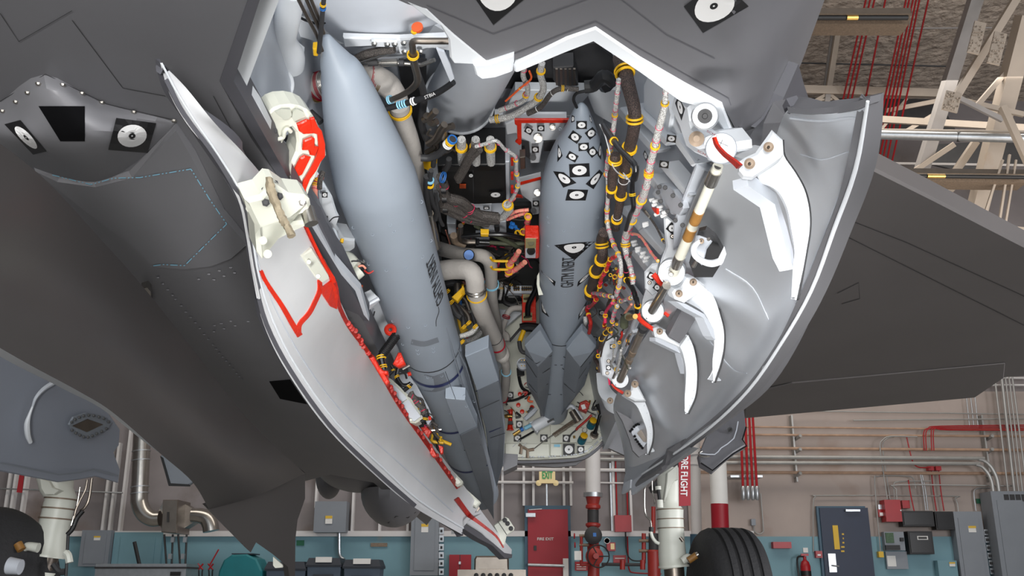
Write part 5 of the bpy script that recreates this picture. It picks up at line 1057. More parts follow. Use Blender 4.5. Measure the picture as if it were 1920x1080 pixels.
# --- upper left corner
blob('tank_dome', S_H(0.62), 700, -40, 165, 82, 0.35, greyw)
J('frame_member', S_H(0.55), [(505, -20), (548, -20), (535, 12), (570, 36), (610, 45), (700, 46), (790, 28), (850, 62), (850, 98), (800, 92), (700, 88), (640, 86), (600, 84), (560, 72), (525, 74)], 0.04, white, 0.01)
strip('frame_seal', S_H(0.54), [(524, 8), (545, 25), (580, 42), (605, 45), (620, 39), (660, 41), (680, 46), (720, 46), (760, 38), (790, 28)], 2.6, charc, jet, 0.004, 4, 0.004)
J('frame_flange', S_H(0.5), c2((420, 240), (500, 235), (520, 285), (575, 330), (572, 370), (520, 370), (470, 360)), 0.015, white, 0.004)
J('frame_flange', S_H(0.5), c2((820, 240), (1180, 250), (1480, 235), (1480, 300), (1350, 310), (1180, 345), (1165, 300), (1000, 295), (830, 300)), 0.015, white, 0.004)
J('frame_recess', S_H(0.545), c2((745, 160), (800, 150), (825, 160), (825, 225), (760, 215)), 0.01, greyw, 0.004); J('frame_recess', S_H(0.545), c2((835, 150), (910, 150), (930, 215), (850, 225)), 0.01, greyw, 0.004)
o = J('label_strip', S_H(0.49), c2((1000, 262), (1165, 268), (1160, 300), (1030, 298)), 0.008, white, 0.002)
for q in c2((1018, 275), (1100, 280), (1148, 278), (1205, 270), (1210, 325), (1310, 325)): c, t_ = S_H(0.485)(*q); mk('screw', *g_lathe(c, (0, 0, -1), [(0.008, 0), (0.006, 0.006), (0, 0.006)], 8), steel, jet)
T('duct', S_H(0.42), [(548, -20), (538, 40), (532, 75), (545, 105), (548, 125)], [26, 24, 24, 26, 22], white, 20)
cdir = on(S_H(0.36), [(509, 160)])[0]; axis = ((CAM-cdir).normalized()*0.55+V((0.45, -0.2, -0.75))*0.8).normalized(); rr = 43*S_H(0.36)(509, 160)[1]/F
o = mk('duct_mouth', *g_lathe(cdir, axis, [(rr*0.86, 0), (rr*1.0, -0.01), (rr*0.95, -0.05), (rr*0.82, -0.12), (rr*0.7, -0.3), (rr*0.62, -0.3), (rr*0.72, -0.12), (rr*0.82, -0.04)], 36), white, jet)
mk('duct_mouth_rim', *g_ring(cdir, axis, rr*0.92, rr*0.09, 36, 8), white, o); mk('duct_mouth_step', *g_ring(cdir-axis*0.06, axis, rr*0.74, rr*0.03, 36, 6), greyw, o)
J('yellow_bracket', S_H(0.45), c2((490, 375), (525, 372), (520, 450), (500, 540), (482, 545)), 0.02, yellow, 0.003); J('hose_bracket', S_H(0.44), c2((508, 350), (562, 362), (555, 395), (505, 390)), 0.02, dsteel, 0.003)
hs = [(548, 178), (575, 172), (597, 162), (640, 152), (690, 146), (722, 156), (742, 178), (752, 205)]
o = T('corrugated_hose', S_H(0.52), hs, [24, 25, 26, 26, 26, 24, 20, 18], beige, 20)
for i, m_ in ((1.5, beige), (1.75, gold), (1.95, cred), (2.15, cred), (2.35, steel), (3.7, gold), (3.85, beige), (4.05, cred), (4.2, cred), (4.45, gold)): clampat(S_H(0.52), hs, i, 26.5, m_, 0.09, o, 'hose_clamp', 3)
T('insulated_pipe', S_H(0.5), [(748, 196), (755, 225), (768, 270), (780, 320), (790, 380), (800, 440)], [19, 19, 20, 16, 14, 12], beige, 18); clampat(S_H(0.5), [(748, 200), (753, 215)], 0.4, 21, yellow, 0.25)
for k, P in enumerate(([(550, -20), (575, 30), (592, 62), (604, 95)], [(566, -20), (588, 30), (602, 62)], [(575, -20), (596, 30), (607, 62)])): T('metal_tube', S_H(0.36), P, 3.6, dsteel, 12)
o = T('labelled_hose', S_H(0.34), [(609, -20), (606, 10), (602, 55), (598, 98)], 4.6, charc, 12)
clampat(S_H(0.34), [(606, 5), (605, 12)], 0.5, 4.8, yellow, 0.8, o, 'colour_band'); clampat(S_H(0.34), [(606, 12), (605, 19)], 0.5, 4.8, blue, 0.8, o, 'colour_band')
J('yellow_clamp_block', S_H(0.4), c2((628, 312), (655, 310), (662, 358), (632, 356)), 0.02, yellow, 0.003)
p_ = [(856, 77), (800, 77), (775, 78), (774, 92), (776, 115), (783, 150), (770, 168), (750, 180), (733, 187)]
o = T('bent_pipe', S_H(0.44), p_, [6.5]*4+[7.5, 7, 6, 5.5, 5], dsteel, 12)
clampat(S_H(0.44), [(774, 96), (774.5, 108), (775, 118)], 0.6, 10, yellow, 0.5, o); clampat(S_H(0.44), [(733, 187), (728, 189)], 0.3, 8, lblue, 0.5, o, 'blue_collar')
o = T('steel_rod', S_H(0.5), [(668, 118), (740, 95)], 4, steel, 12); T('actuator', S_H(0.52), [(668, 119), (715, 118), (716, 118), (745, 117), (746, 118), (790, 122), (815, 112)], [4, 4, 7, 7, 4, 4, 4], steel, 14, 1)
T('actuator_ring', S_H(0.5), [(690, 118), (708, 117)], 6.5, charc, 12, 1); T('actuator_ring', S_H(0.5), [(748, 117), (757, 117)], 7.5, charc, 12, 1)
h_ = [(722, 204), (745, 198), (775, 190), (812, 178), (835, 165), (850, 154)]
o = T('labelled_hose', S_H(0.38), h_, 6, black, 12)
for i, m_ in ((1.15, lblue), (1.45, lblue), (2.0, wht)): clampat(S_H(0.38), h_, i, 6.3, m_, 0.8, o, 'colour_band')
lettering(S_H(0.365), 'STBIA', [(795, 180), (815, 172), (817, 178), (797, 186)], wht, o, 0.004)
T('dark_hose', S_H(0.5), [(660, 115), (690, 100), (740, 92)], 8, gbraid); T('dark_hose', S_H(0.55), [(780, 130), (795, 180), (790, 230), (800, 260)], 7, charc)
o = T('tag_disc', S_H(0.5), [(782, 50), (783, 53)], 11, orange, 16, 1); T('tag_disc', S_H(0.49), [(776, 58), (777, 60)], 6, yellow, 14, 1, parent=o)
# --- canister
P_ = [(930, 60, 2.25), (898, 120, 2.5), (862, 186, 2.85), (859, 190, 2.87), (856, 194, 2.9)]
can = T('canister', None, P_, [66, 65, 64, 61, 54], greyw, 48, 1)
A_, C_ = S_Y(2.5)(898, 120)[0], S_Y(2.85)(862, 186)[0]; mk('canister_rim', *g_ring(C_, C_-A_, 65*S_Y(2.85)(862, 186)[1]/F, 0.006, 56, 8), white, can)
J('bracket_clip', S_H(0.36), c3((60, 310), (110, 330), (150, 420), (175, 500), (150, 520), (110, 430)), 0.006, greyw, 0.001)
# --- avionics box and panels on the bay roof
bx = J('avionics_box', S_H(0.56), c7((72, 398), (530, 390), (537, 652), (320, 660), (250, 640), (88, 615)), 0.14, black, 0.004)
J('box_plate', S_H(0.56), c7((100, 405), (510, 400), (512, 430), (330, 435), (100, 440)), 0.004, blk2, off=0.01, parent=bx)
J('caution_label', S_H(0.56), c7((222, 525), (265, 525), (265, 552), (222, 552)), 0.002, orange, off=0.012, parent=bx); J('box_seam', S_H(0.56), c7((310, 430), (316, 430), (320, 655), (314, 655)), 0.002, charc, off=0.011, parent=bx)
marker(S_H(0.56), c7((420, 573), (510, 573), (510, 618), (420, 618)), bx, off=0.012); marker(S_H(0.56), c7((280, 450), (318, 450), (318, 482), (280, 482)), bx, off=0.012)
J('mount_rail', S_H(0.58), c7((78, 380), (560, 372), (560, 640), (530, 640), (530, 390), (78, 398)), 0.05, greyw, 0.003)
pl = J('roof_panel', S_H(0.64), c7((530, 120), (600, 90), (945, 90), (900, 225), (790, 230), (762, 380), (700, 382), (695, 240), (640, 215), (600, 180), (540, 190)), 0.03, white, 0.004)
J('red_border', S_H(0.63), c7((592, 88), (960, 88), (950, 110), (640, 112), (640, 250), (628, 262), (598, 240), (612, 225), (610, 130), (595, 120)), 0.006, red, 0.001, parent=pl)
J('panel_window', S_H(0.64), c7((640, 228), (690, 240), (700, 360), (660, 330), (640, 290)), 0.004, charc, off=0.01, parent=pl); J('panel_window', S_H(0.64), c7((790, 240), (900, 228), (850, 300), (790, 300)), 0.004, charc, off=0.01, parent=pl)
pl2 = J('roof_panel', S_H(0.64), c7((620, 528), (770, 490), (772, 620), (760, 725), (712, 732), (706, 650), (640, 600)), 0.03, white, 0.004)
J('red_border', S_H(0.63), c7((625, 520), (772, 482), (772, 492), (635, 530)), 0.006, red, parent=pl2); J('red_border', S_H(0.63), c7((580, 592), (640, 605), (650, 618), (590, 612)), 0.006, red, parent=pl2)
for q, par in ((sq(689, 162, 52, 42, 30), pl), (sq(771, 146, 48, 40), pl), (sq(733, 290, 48, 42), pl), (sq(737, 653, 42, 38), pl2)): marker(S_H(0.62), c7(*q), par, off=0.004)
for x, y, r_, par, S_q in ((752, 213, 30, pl, 0.62), (850, 140, 21, pl, 0.62), (748, 582, 24, pl2, 0.62)):
    c, t_ = S_H(S_q)(*c7((x, y))[0]); r_ = r_/3.6*t_/F; mk('panel_bolt', *g_lathe(c, CAM-c, [(r_, -0.01), (r_, 0.004), (r_*0.8, 0.006), (r_*0.55, 0.002), (r_*0.45, 0.01), (0, 0.01)], 22), steel, par)
for x, y, par in ((718, 343, pl), (720, 700, pl2)): c, t_ = S_H(0.62)(*c7((x, y))[0]); mk('plug', *g_lathe(c, CAM-c, [(0.011, -0.01), (0.011, 0.004), (0, 0.005)], 16), charc, par)
for y0 in (375, 470, 560): J('red_tab', S_H(0.6), c7((568, y0-15), (586, y0-15), (586, y0+25), (568, y0+25)), 0.01, red)
J('connector_block', S_H(0.58), c7((628, 345), (665, 340), (668, 420), (632, 425)), 0.03, dsteel, 0.003)
cb = J('low_bracket', S_H(0.6), e6((370, 120), (605, 120), (600, 215), (500, 215), (480, 160), (400, 165)), 0.03, greyw, 0.002); marker(S_H(0.59), e6((520, 150), (582, 150), (582, 178), (520, 178)), cb, off=0.004)
gb = J('grey_block', S_H(0.6), e6((500, 310), (750, 300), (755, 410), (590, 415), (560, 395), (500, 380)), 0.08, greyw, 0.003); T('post', S_H(0.57), e6((655, 335), (660, 385)), 5, charc, parent=gb)
J('grey_block', S_H(0.6), e6((150, 320), (240, 320), (245, 430), (165, 430)), 0.08, greyw, 0.003)
# pale structure between the two missiles, roof level webs
for P in (c3((430, 740), (1000, 730), (1000, 790), (430, 795)), c3((560, 570), (1050, 575), (920, 730), (480, 745)), c3((1000, 560), (1250, 570), (1200, 800), (1060, 720))): J('roof_web', S_H(0.74), P, 0.03, white, 0.003)
J('recess_shade', S_H(0.8), c3((480, 560), (560, 430), (900, 300), (1080, 270), (1180, 380), (1190, 560), (1000, 575), (860, 570)), 0.02, charc)  # flat charcoal slab painting the deep shade at the bay roof
eb = J('equipment_box', S_H(0.72), c3((800, 430), (930, 420), (960, 545), (830, 550), (800, 510)), 0.05, charc, 0.004)
for k in range(5): J('fin_slot', S_H(0.715), c3((815+k*28, 440), (830+k*28, 440), (832+k*28, 540), (818+k*28, 540)), 0.006, dsteel, parent=eb)
cable(S_H(0.6), c3((400, 760), (520, 740), (620, 690), (700, 630), (740, 560), (720, 470), (730, 400)), 6.5, wbraid, (0.4, 3.2, 5.3), 0)
cable(S_H(0.62), c3((460, 700), (540, 670), (620, 630), (640, 560), (610, 480), (620, 420)), 5, wbraid, (2.4,), 5)
cable(S_H(0.58), c3((640, 720), (720, 680), (790, 590), (860, 560), (960, 565)), 5, gbraid, (3,), 3, wht)
cable(S_H(0.58), c3((1010, 575), (950, 590), (930, 630), (950, 680)), 3, black)
cable(S_H(0.6), c3((500, 640), (590, 560), (660, 500), (650, 450)), 2, orange, (1,))
cable(S_H(0.5), c3((1000, 550), (1060, 540), (1120, 480), (1180, 520)), 12, black); T('black_boot', S_H(0.6), c3((1110, 500), (1140, 540)), 16, blk2)
# cables falling into the avionics box
for P in (((330, 270), (280, 340), (240, 420), (205, 480)), ((360, 290), (300, 350), (255, 430), (215, 500))): cable(S_H(0.46), c7(*P), 6.5, gbraid)
cable(S_H(0.45), c7((330, 270), (400, 250), (470, 230), (530, 290), (600, 340), (605, 440), (620, 520), (590, 600), (545, 660)), 3.5, wbraid, (4.2, 5.2, 6.2), 9)
cable(S_H(0.45), c7((545, 660), (560, 690), (520, 740), (480, 760)), [8, 8, 7, 6], wbraid, (0.2,))
for P in (((90, 470), (120, 530), (110, 600)), ((110, 600), (200, 640), (300, 700), (400, 745), (490, 755)), ((100, 650), (200, 690), (320, 740), (460, 765)), ((130, 610), (240, 640), (330, 720), (480, 745)), ((90, 540), (150, 620), (240, 660), (300, 740)), ((110, 690), (230, 740), (380, 770), (490, 765)), ((150, 700), (260, 760), (420, 790))): cable(S_H(0.44), c7(*P), [R.uniform(7, 10)]*len(P), gbraid, ties=1)
for x, y in c7((110, 490), (110, 560), (115, 620), (120, 690)): T('connector', S_H(0.43), [(x-3, y), (x+6, y)], 8, black, 14, 1)
clampat(S_H(0.42), c7((100, 475), (120, 480)), 0.5, 10, blue, 0.3)
# hose cluster right of the left missile
p_ = c7((-40, 345), (20, 345), (80, 320), (130, 270), (175, 220)); o = T('dark_hose', S_H(0.46), p_, 7, charc)
clampat(S_H(0.46), p_, 3.3, 8, wht, 0.7, o, 'colour_band'); clampat(S_H(0.46), p_, 3.7, 8, yellow, 0.7, o, 'colour_band'); clampat(S_H(0.46), p_, 3.95, 8, blue, 0.6, o, 'colour_band')
for P in (((0, 60), (30, 110), (70, 100)), ((10, 250), (60, 215), (90, 160), (120, 120)), ((-20, 90), (20, 70), (60, 30)), ((100, 210), (130, 150), (180, 130))): T('hose_fitting', S_H(0.48), c7(*P), 7, dsteel)
for x in (235, 330, 430): T('braided_hose', S_H(0.5), c7((x, 220), (x, 260), (x+5, 380)), [8, 9, 8], wbraid); clampat(S_H(0.5), c7((x, 250), (x, 290)), 0.6, 10, yellow)
J('yellow_plate', S_H(0.5), c7((-60, 375), (60, 365), (70, 385), (20, 435), (-20, 420)), 0.02, yellow, 0.003)
for P, r_ in ((((30, 430), (20, 520), (40, 640), (70, 700), (60, 760)), 5), (((0, 470), (0, 600), (20, 740), (30, 800)), 6), (((60, 570), (70, 660), (90, 760), (110, 800)), 3.5)): o = T('metal_tube', S_H(0.42), c7(*P), r_, charc)
clampat(S_H(0.42), c7((25, 480), (22, 540)), 0.3, 6, lblue, 0.8); clampat(S_H(0.42), c7((25, 480), (22, 540)), 0.8, 6, yellow, 0.8)
T('steel_cylinder', S_H(0.42), c7((20, 720), (40, 860), (60, 940)), [8, 11, 10], steel, 16)
# band of hoses below the avionics box
T('black_hose', S_H(0.46), e6((300, 450), (480, 435), (700, 430), (850, 450), (940, 470)), 4.5, blk2); J('yellow_sleeve', S_H(0.45), e6((492, 425), (575, 428), (572, 455), (494, 452)), 0.02, yellow, 0.002)
T('olive_sleeve', S_H(0.5), e6((560, 510), (700, 520), (820, 525), (940, 520)), 3.8, olive); T('olive_sleeve', S_H(0.49), e6((440, 340), (560, 410), (700, 470), (820, 530), (900, 580)), 4, olive)
T('coupling', S_H(0.48), e6((440, 500), (470, 505), (475, 505), (580, 510)), [7, 7, 5, 5], blk2, 14, 1); T('elbow_fitting', S_H(0.47), e6((290, 340), (285, 460), (330, 500), (440, 505)), [5, 6, 6, 5], dsteel)
T('tan_fitting', S_H(0.47), e6((220, 440), (240, 500), (330, 530)), 7, bronze)
for k in range(26):
    x0, y0 = R.uniform(120, 900), R.uniform(430, 900); P = [(x0, y0)]
    for j in range(3): P.append((P[-1][0]+R.uniform(-90, 160), P[-1][1]+R.uniform(-60, 80)))
    T('wire', S_H(R.uniform(0.55, 0.75)), e6(*P), R.uniform(0.8, 3.2), R.choice((black, black, gbraid, magen, charc, wht, dsteel, black)), 6)
for y in (690, 775): o = T('yellow_cable_guard', S_H(0.45), e6((595, y-25), (620, y+5), (700, y+10), (770, y+10)), 2.6, yellow)
for P, r_ in ((((780, 230), (860, 195), (980, 180)), 3.4), (((760, 280), (860, 240), (960, 210)), 3), (((975, 250), (960, 340), (930, 410)), 5), (((830, 60), (800, 90), (790, 130)), 4)): cable(S_H(0.5), e6(*P), r_, pink, ties=4)
clampat(S_H(0.48), e6((975, 235), (970, 265)), 0.5, 6, yellow); clampat(S_H(0.48), e6((930, 390), (920, 420)), 0.5, 6, yellow); clampat(S_H(0.48), e6((890, 410), (850, 430)), 0.5, 6, yellow)
for P, r_ in ((((880, 600), (830, 680), (780, 730)), 5), (((940, 710), (880, 760), (820, 800), (760, 840)), 5), (((790, 730), (775, 800)), 6)): cable(S_H(0.46), e6(*P), r_, pink, ties=3)
clampat(S_H(0.46), e6((785, 725), (790, 745)), 0.5, 7, yellow); clampat(S_H(0.46), e6((780, 790), (780, 815)), 0.5, 7, yellow)
for x, y in e6((800, 315), (830, 345), (850, 370), (790, 350)): T('blue_connector', S_H(0.5), [(x, y), (x+5, y+2)], 3.5, blue, 10, 1)
T('black_loop', S_H(0.5), e6((870, 250), (930, 260), (950, 310), (900, 360), (860, 350)), 2, black)
# red and black switch boxes
for S_q, P, ky in ((S_H(0.42), ((945, 470), (1075, 470), (1088, 480), (1085, 665), (1070, 675), (945, 670), (940, 650), (940, 480)), 600),):
    o = J('red_box', S_q, e6(*P), 0.05, red, 0.003); J('box_face', S_q, e6((945, 475), (1055, 475), (1050, 570), (945, 570)), 0.003, mat('khaki', (150, 140, 100), 0.6), off=0.004, parent=o); J('box_face', S_q, e6((945, 572), (1050, 572), (1048, 668), (945, 668)), 0.003, greyw, off=0.004, parent=o)
    T('round_window', S_q, e6((1000, 510), (1001, 513)), 6.5, mat('window_olive', (92, 88, 66), 0.5), 18, 1, parent=o, off=0.01); T('black_knob', S_q, e6((1003, 595), (1004, 600)), 8, blk2, 18, 1, parent=o, off=0.03)
o = J('red_box', S_Y(4.3), e7((715, 140), (830, 145), (835, 375), (715, 378)), 0.1, red, 0.003)
for y in (175, 330): J('box_face', S_Y(4.28), e7((722, y-32), (800, y-32), (800, y+35), (722, y+35)), 0.003, MATS['khaki'], parent=o); T('connector', S_Y(4.26), e7((762, y), (763, y+6)), 8, MATS['window_olive'] if y < 200 else blk2, 16, 1, parent=o)
T('cable', S_Y(4.2), e7((762, 330), (765, 240), (790, 180), (830, 100), (840, 20)), 5, blk2, parent=o)
tb_ = J('terminal_block', S_Y(4.4), e7((565, 65), (800, 70), (805, 135), (570, 132)), 0.05, greyw, 0.003)
for x in (610, 650, 668, 686, 718, 736, 754, 772, 790): T('terminal', S_Y(4.38), e7((x, 78), (x, 112)), 1.7, gold, 8, 1, parent=tb_); T('terminal_tip', S_Y(4.37), e7((x, 90), (x, 98)), 2.2, charc, 8, 1, parent=tb_)
# insulated pipes
pA = [(812, 462, 3.7), (845, 472, 3.6), (880, 477, 3.5), (905, 480, 3.5), (918, 492, 3.55), (921, 515, 3.65), (922, 560, 3.85), (930, 600, 4.1), (934, 625, 4.3)]
oA = T('insulated_pipe', None, pA, [13, 13, 12, 13, 13, 12, 11, 10, 9], beige, 20); clampat(None, pA, 5.4, 13.5, lblue, 0.25, oA, 'blue_collar', 2)
pB = [(812, 510, 3.4), (850, 505, 3.35), (878, 507, 3.3), (889, 520, 3.3), (892, 545, 3.35), (900, 575, 3.45), (915, 610, 3.65), (929, 640, 3.85), (938, 665, 4.0)]
oB = T('insulated_pipe', None, pB, [19, 19, 19, 18, 17, 17, 16, 15, 14], beige, 24); clampat(None, pB, 3.9, 18.5, steel, 0.35, oB, 'steel_collar', 2); clampat(None, pB, 4.25, 18.5, yellow, 0.14, oB, 'yellow_collar', 2)
clampat(None, pB, 6.75, 15.5, charc, 0.1, oB, 'strap', 2); clampat(None, pB, 7.25, 15.5, cred, 0.14, oB, 'red_collar', 3)
pC = [(938, 660, 4.0), (947, 680, 4.1), (949, 695, 4.2), (948, 715, 4.35), (946, 735, 4.5), (941, 755, 4.65)]; oC = T('pipe_elbow', None, [(930, 645, 3.95), (938, 658, 3.98), (942, 668, 4.0), (944, 676, 4.02)], [14, 15, 15, 9], beige, 20)
T('lower_pipe', None, pC, [9, 8.5, 8, 8.5, 8, 7], beige, 16, parent=jet); clampat(None, pC, 2.1, 8.8, lblue, 0.3, None, 'blue_collar'); clampat(None, pC, 4.6, 8.5, cred, 0.3, None, 'red_collar')
c, t_ = S_Y(3.35)(879, 478); cp = mk('round_cap', *g_lathe(c, CAM-c, [(0.019, -0.03), (0.021, -0.005), (0.021, 0.002), (0.018, 0.004)], 26), blk2, oA); mk('cap_face', *g_lathe(c, CAM-c, [(0.018, 0.002), (0.018, 0.006), (0, 0.007)], 26), blue, oA)
T('white_elbow', None, [(980, 577, 4.5), (962, 578, 4.5), (953, 585, 4.5), (949, 595, 4.5)], 5.5, beige, 14); clampat(None, [(951, 588, 4.5), (947, 600, 4.5)], 0.5, 7, cred, 0.4); T('white_elbow', None, [(947, 600, 4.5), (941, 620, 4.5), (949, 630, 4.5), (950, 640, 4.5)], [6, 6, 7, 6], beige, 14)
T('dark_strut', None, [(955, 640, 4.6), (985, 605, 4.6)], 2.5, charc, 8, 1)
for P in (((500, 600), (710, 470), (715, 490), (560, 590)), ): pass
J('white_brace', S_Y(4.8), e7((500, 260), (700, 290), (715, 300), (560, 430), (500, 420)), 0.03, white, 0.003); J('white_brace', S_Y(4.82), e7((225, 640), (400, 500), (440, 520), (440, 560), (240, 660)), 0.03, white, 0.003)
J('white_brace', S_Y(4.78), e7((440, 660), (560, 730), (500, 800), (440, 740)), 0.03, white, 0.003); T('knob_stud', S_Y(4.6), e7((262, 560), (264, 600)), [6, 7], steel, 14, 1)
# yellow valve cluster between left missile and pipe
J('yellow_bracket', S_Y(3.5), e7((120, 165), (200, 90), (215, 60), (240, 110), (170, 205)), 0.03, yellow, 0.003); J('yellow_bracket', S_Y(3.8), e7((160, 330), (260, 440), (200, 480), (180, 420)), 0.03, yellow, 0.003)
for P, r_, m_ in ((((165, 55), (170, 120), (165, 150)), 6, dsteel), (((60, 60), (130, 45), (165, 65)), 6, charc), (((90, 150), (130, 210), (170, 250), (210, 330), (225, 420)), 5, charc), (((130, 210), (200, 260), (260, 330), (265, 400)), 5, dsteel), (((120, 240), (160, 310), (200, 340)), 6, charc), (((190, 500), (280, 470), (320, 430), (330, 410)), 5, wbraid), (((190, 550), (300, 520), (360, 470), (385, 440)), 5, wbraid), (((290, 300), (320, 400), (350, 430)), 4, charc), (((200, 160), (240, 200), (270, 280)), 4, dsteel), (((190, 200), (190, 260)), 4, blue)):
    T('valve_hose', S_Y(R.uniform(3.5, 3.9)), e7(*P), r_, m_)
for x, y in ((120, 210), (225, 130), (265, 385), (320, 415), (210, 545), (85, 120), (225, 420)): clampat(S_Y(3.5), e7((x-8, y-8), (x+8, y+8)), 0.5, 5, yellow)
clampat(S_Y(3.6), e7((240, 490), (255, 488)), 0.5, 6, magen, .3)
# yellow sleeve hoses by the right missile's fin
T('yellow_sleeve_hose', S_Y(4.2), e7((730, 450), (710, 500), (695, 540)), 4.5, yellow); T('dark_hose', S_Y(4.15), e7((690, 540), (700, 600), (720, 630), (760, 640)), 4, charc); T('dark_hose', S_Y(4.3), e7((700, 430), (760, 420), (850, 430)), 9, black)
for P in (((540, 40), (540, 120), (525, 190)), ((505, 60), (515, 90), (540, 80))): cable(S_Y(4.3), e7(*P), 3, wbraid, (0.7,))
T('coiled_hose', S_Y(4.5), e7((560, 150), (640, 140), (700, 180), (640, 230), (570, 210), (560, 160)), 5, black); T('coiled_hose', S_Y(4.45), e7((600, 160), (680, 170), (690, 210)), 5, blk2)
cn = S_Y(4.4)(*e7((722, 728))[0]); o = mk('round_connector', *g_lathe(cn[0], (0, -1, 0), [(0.028, -0.04), (0.028, 0.0), (0.024, 0.004), (0.023, 0), (0, 0)], 28), greyw, jet); T('connector_face', S_Y(4.39), e7((722, 728), (722, 729)), 8.5, black, 20, 1, parent=o)
for k in range(6): a = k*1.047; c = cn[0]+V((0.013*math.cos(a), -0.012, 0.016*math.sin(a))); mk('pin', *g_lathe(c, (0, -1, 0), [(0.003, 0), (0.003, 0.006), (0, 0.007)], 8), gold, o)
T('black_module', S_Y(4.45), e7((700, 765), (705, 830)), 7, black, 8, 1)
# --- right side wall: ribs, plates
SD = S_side(0.0)
ribs = [((1158, 205), (1226, 285)), ((1180, 200), (1250, 270)), ((1262, 255), (1300, 310)), ((1240, 308), (1290, 370)), ((1215, 330), (1245, 372)), ((1200, 430), (1240, 475)), ((1165, 390), (1200, 430)),
        ((1105, 585), (1145, 630)), ((1112, 540), (1165, 600)), ((1130, 532), (1175, 580)), ((1150, 520), (1200, 590)), ((1120, 620), (1150, 650)), ((1130, 470), (1150, 500)), ((1185, 470), (1215, 510))]
for a, c_ in ribs:
    nx, ny = -(c_[1]-a[1]), c_[0]-a[0]; L = math.hypot(nx, ny); nx, ny = nx/L*5.5, ny/L*5.5
    J('wall_rib', S_side(0.05), [(a[0]+nx, a[1]+ny), (c_[0]+nx, c_[1]+ny), (c_[0]-nx, c_[1]-ny), (a[0]-nx, a[1]-ny)], 0.04, white, 0.004)
J('wall_panel', S_side(0.03), e1((390, 260), (420, 200), (560, 260), (620, 520), (590, 700), (480, 560), (390, 470)), 0.02, white, 0.004); J('wall_panel', S_side(0.02), e1((620, 400), (700, 600), (740, 800), (660, 690), (590, 640)), 0.02, white, 0.004)
hp = J('hinge_housing', S_side(0.10), e1((640, 360), (760, 440), (790, 620), (850, 660), (1000, 660), (1075, 760), (1080, 830), (1000, 870), (940, 900), (1070, 940), (980, 920), (800, 840), (750, 800), (690, 620), (620, 470)), 0.05, white, 0.006)
J('hinge_housing_plate', S_side(0.13), e1((740, 650), (770, 560), (790, 620), (880, 690), (920, 700), (905, 790), (830, 815), (770, 780)), 0.03, white, 0.006, parent=hp)
mk_ = marker(S_side(0.14), e1((655, 420), (685, 360), (740, 470), (710, 570)), hp, off=0.004)
c = on(S_side(0.15), e1((837, 722)))[0]; mk('housing_bolt', *g_lathe(c, CAM-c, [(0.014, -0.01), (0.014, 0.006), (0.006, 0.008), (0.006, 0.014), (0, 0.014)], 18), bronze, hp)
c = on(S_side(0.16), e1((908, 530)))[0]; mk('round_boss', *g_lathe(c, CAM-c, [(0.024, -0.03), (0.021, 0.0), (0.013, 0.003)], 24), white, hp); mk('boss_hole', *g_lathe(c, CAM-c, [(0.0125, 0.002), (0.012, 0.007), (0.005, 0.007), (0.004, 0.012), (0, 0.012)], 20), charc, hp)
dd = c+V((0.01, 0, -0.07)); c2_ = on(S_side(0.15), [(1352, 278)])[0]; mk('housing_disc', *g_lathe(c2_, CAM-c2_, [(0.026, -0.01), (0.026, 0.0), (0.024, 0.003), (0, 0.004)], 32), greyw, hp)
strip('red_sealant', S_side(0.19), e1((975, 710), (1000, 780), (1060, 850), (1110, 890), (1160, 930), (1190, 960)), [4, 10], red, hp, 0.004, 4, 0.004)
lettering(S_side(0.17), 'SCMT', e1((928, 645), (1020, 695), (1012, 712), (920, 662)), redd, hp, 0.006); lettering(S_side(0.135), 'SCMT', e1((850, 812), (940, 862), (932, 880), (842, 828)), redd, hp, 0.006)
strip('pencil_cross', S_side(0.17), [(1338, 262), (1365, 274)], 1, charc, hp, 0.01, 1); strip('pencil_cross', S_side(0.17), [(1355, 262), (1346, 280)], 1, charc, hp, 0.01, 1)
for q in (sq(625, 720, 80, 62, 8), sq(563, 937, 80, 60, 8)): marker(S_side(0.07), e1(*q), jet, off=0.004)
for q in (sq(650, 700, 60, 50, 20),): pass
marker(S_side(0.03), e1((385, 850), (400, 815), (430, 870), (410, 915)), jet, off=0.006)
pp = J('access_plate', S_side(0.06), e2((700, 110), (740, 105), (820, 160), (890, 260), (905, 320), (870, 380), (800, 370), (740, 290), (640, 200)), 0.015, greyw, 0.003)
b = MB()
for x, y in e2((705, 135), (752, 143), (692, 182), (818, 210), (883, 290), (716, 258), (773, 342), (838, 420), (900, 460)): c = on(S_side(0.065), [(x, y)])[0]; b.add(*g_lathe(c, CAM-c, [(0.006, 0), (0.005, 0.004), (0, 0.004)], 8))
b.obj('plate_screw', charc, pp)
b = MB()
for x, y in e2((626, 250), (652, 262), (648, 292), (690, 312), (684, 335), (732, 357), (722, 384), (568, 450), (570, 468), (472, 606), (480, 630), (506, 660), (508, 682), (552, 700), (545, 726), (580, 740), (572, 765), (668, 372)): c = on(S_side(0.05), [(x, y)])[0]; b.add(*g_tube([c, c+V((0.012, -0.012, 0.0))], [0.006, 0.004], 8, True, 1, False))
b.obj('white_stud', wht, jet)
# beams at the lip on the right
J('lip_beam', S_3((1340, 310, 1.95), (1245, 520, 2.5), (1300, 300, 1.95)), [(1305, 310), (1345, 330), (1290, 445), (1262, 470), (1262, 420), (1285, 360)], 0.02, greyw, 0.004)
J('lip_beam', S_3((1240, 560, 2.7), (1150, 720, 3.6), (1200, 600, 2.9)), e3((500, 330), (540, 370), (420, 640), (340, 740), (330, 700), (460, 420)), 0.03, greyw, 0.004)
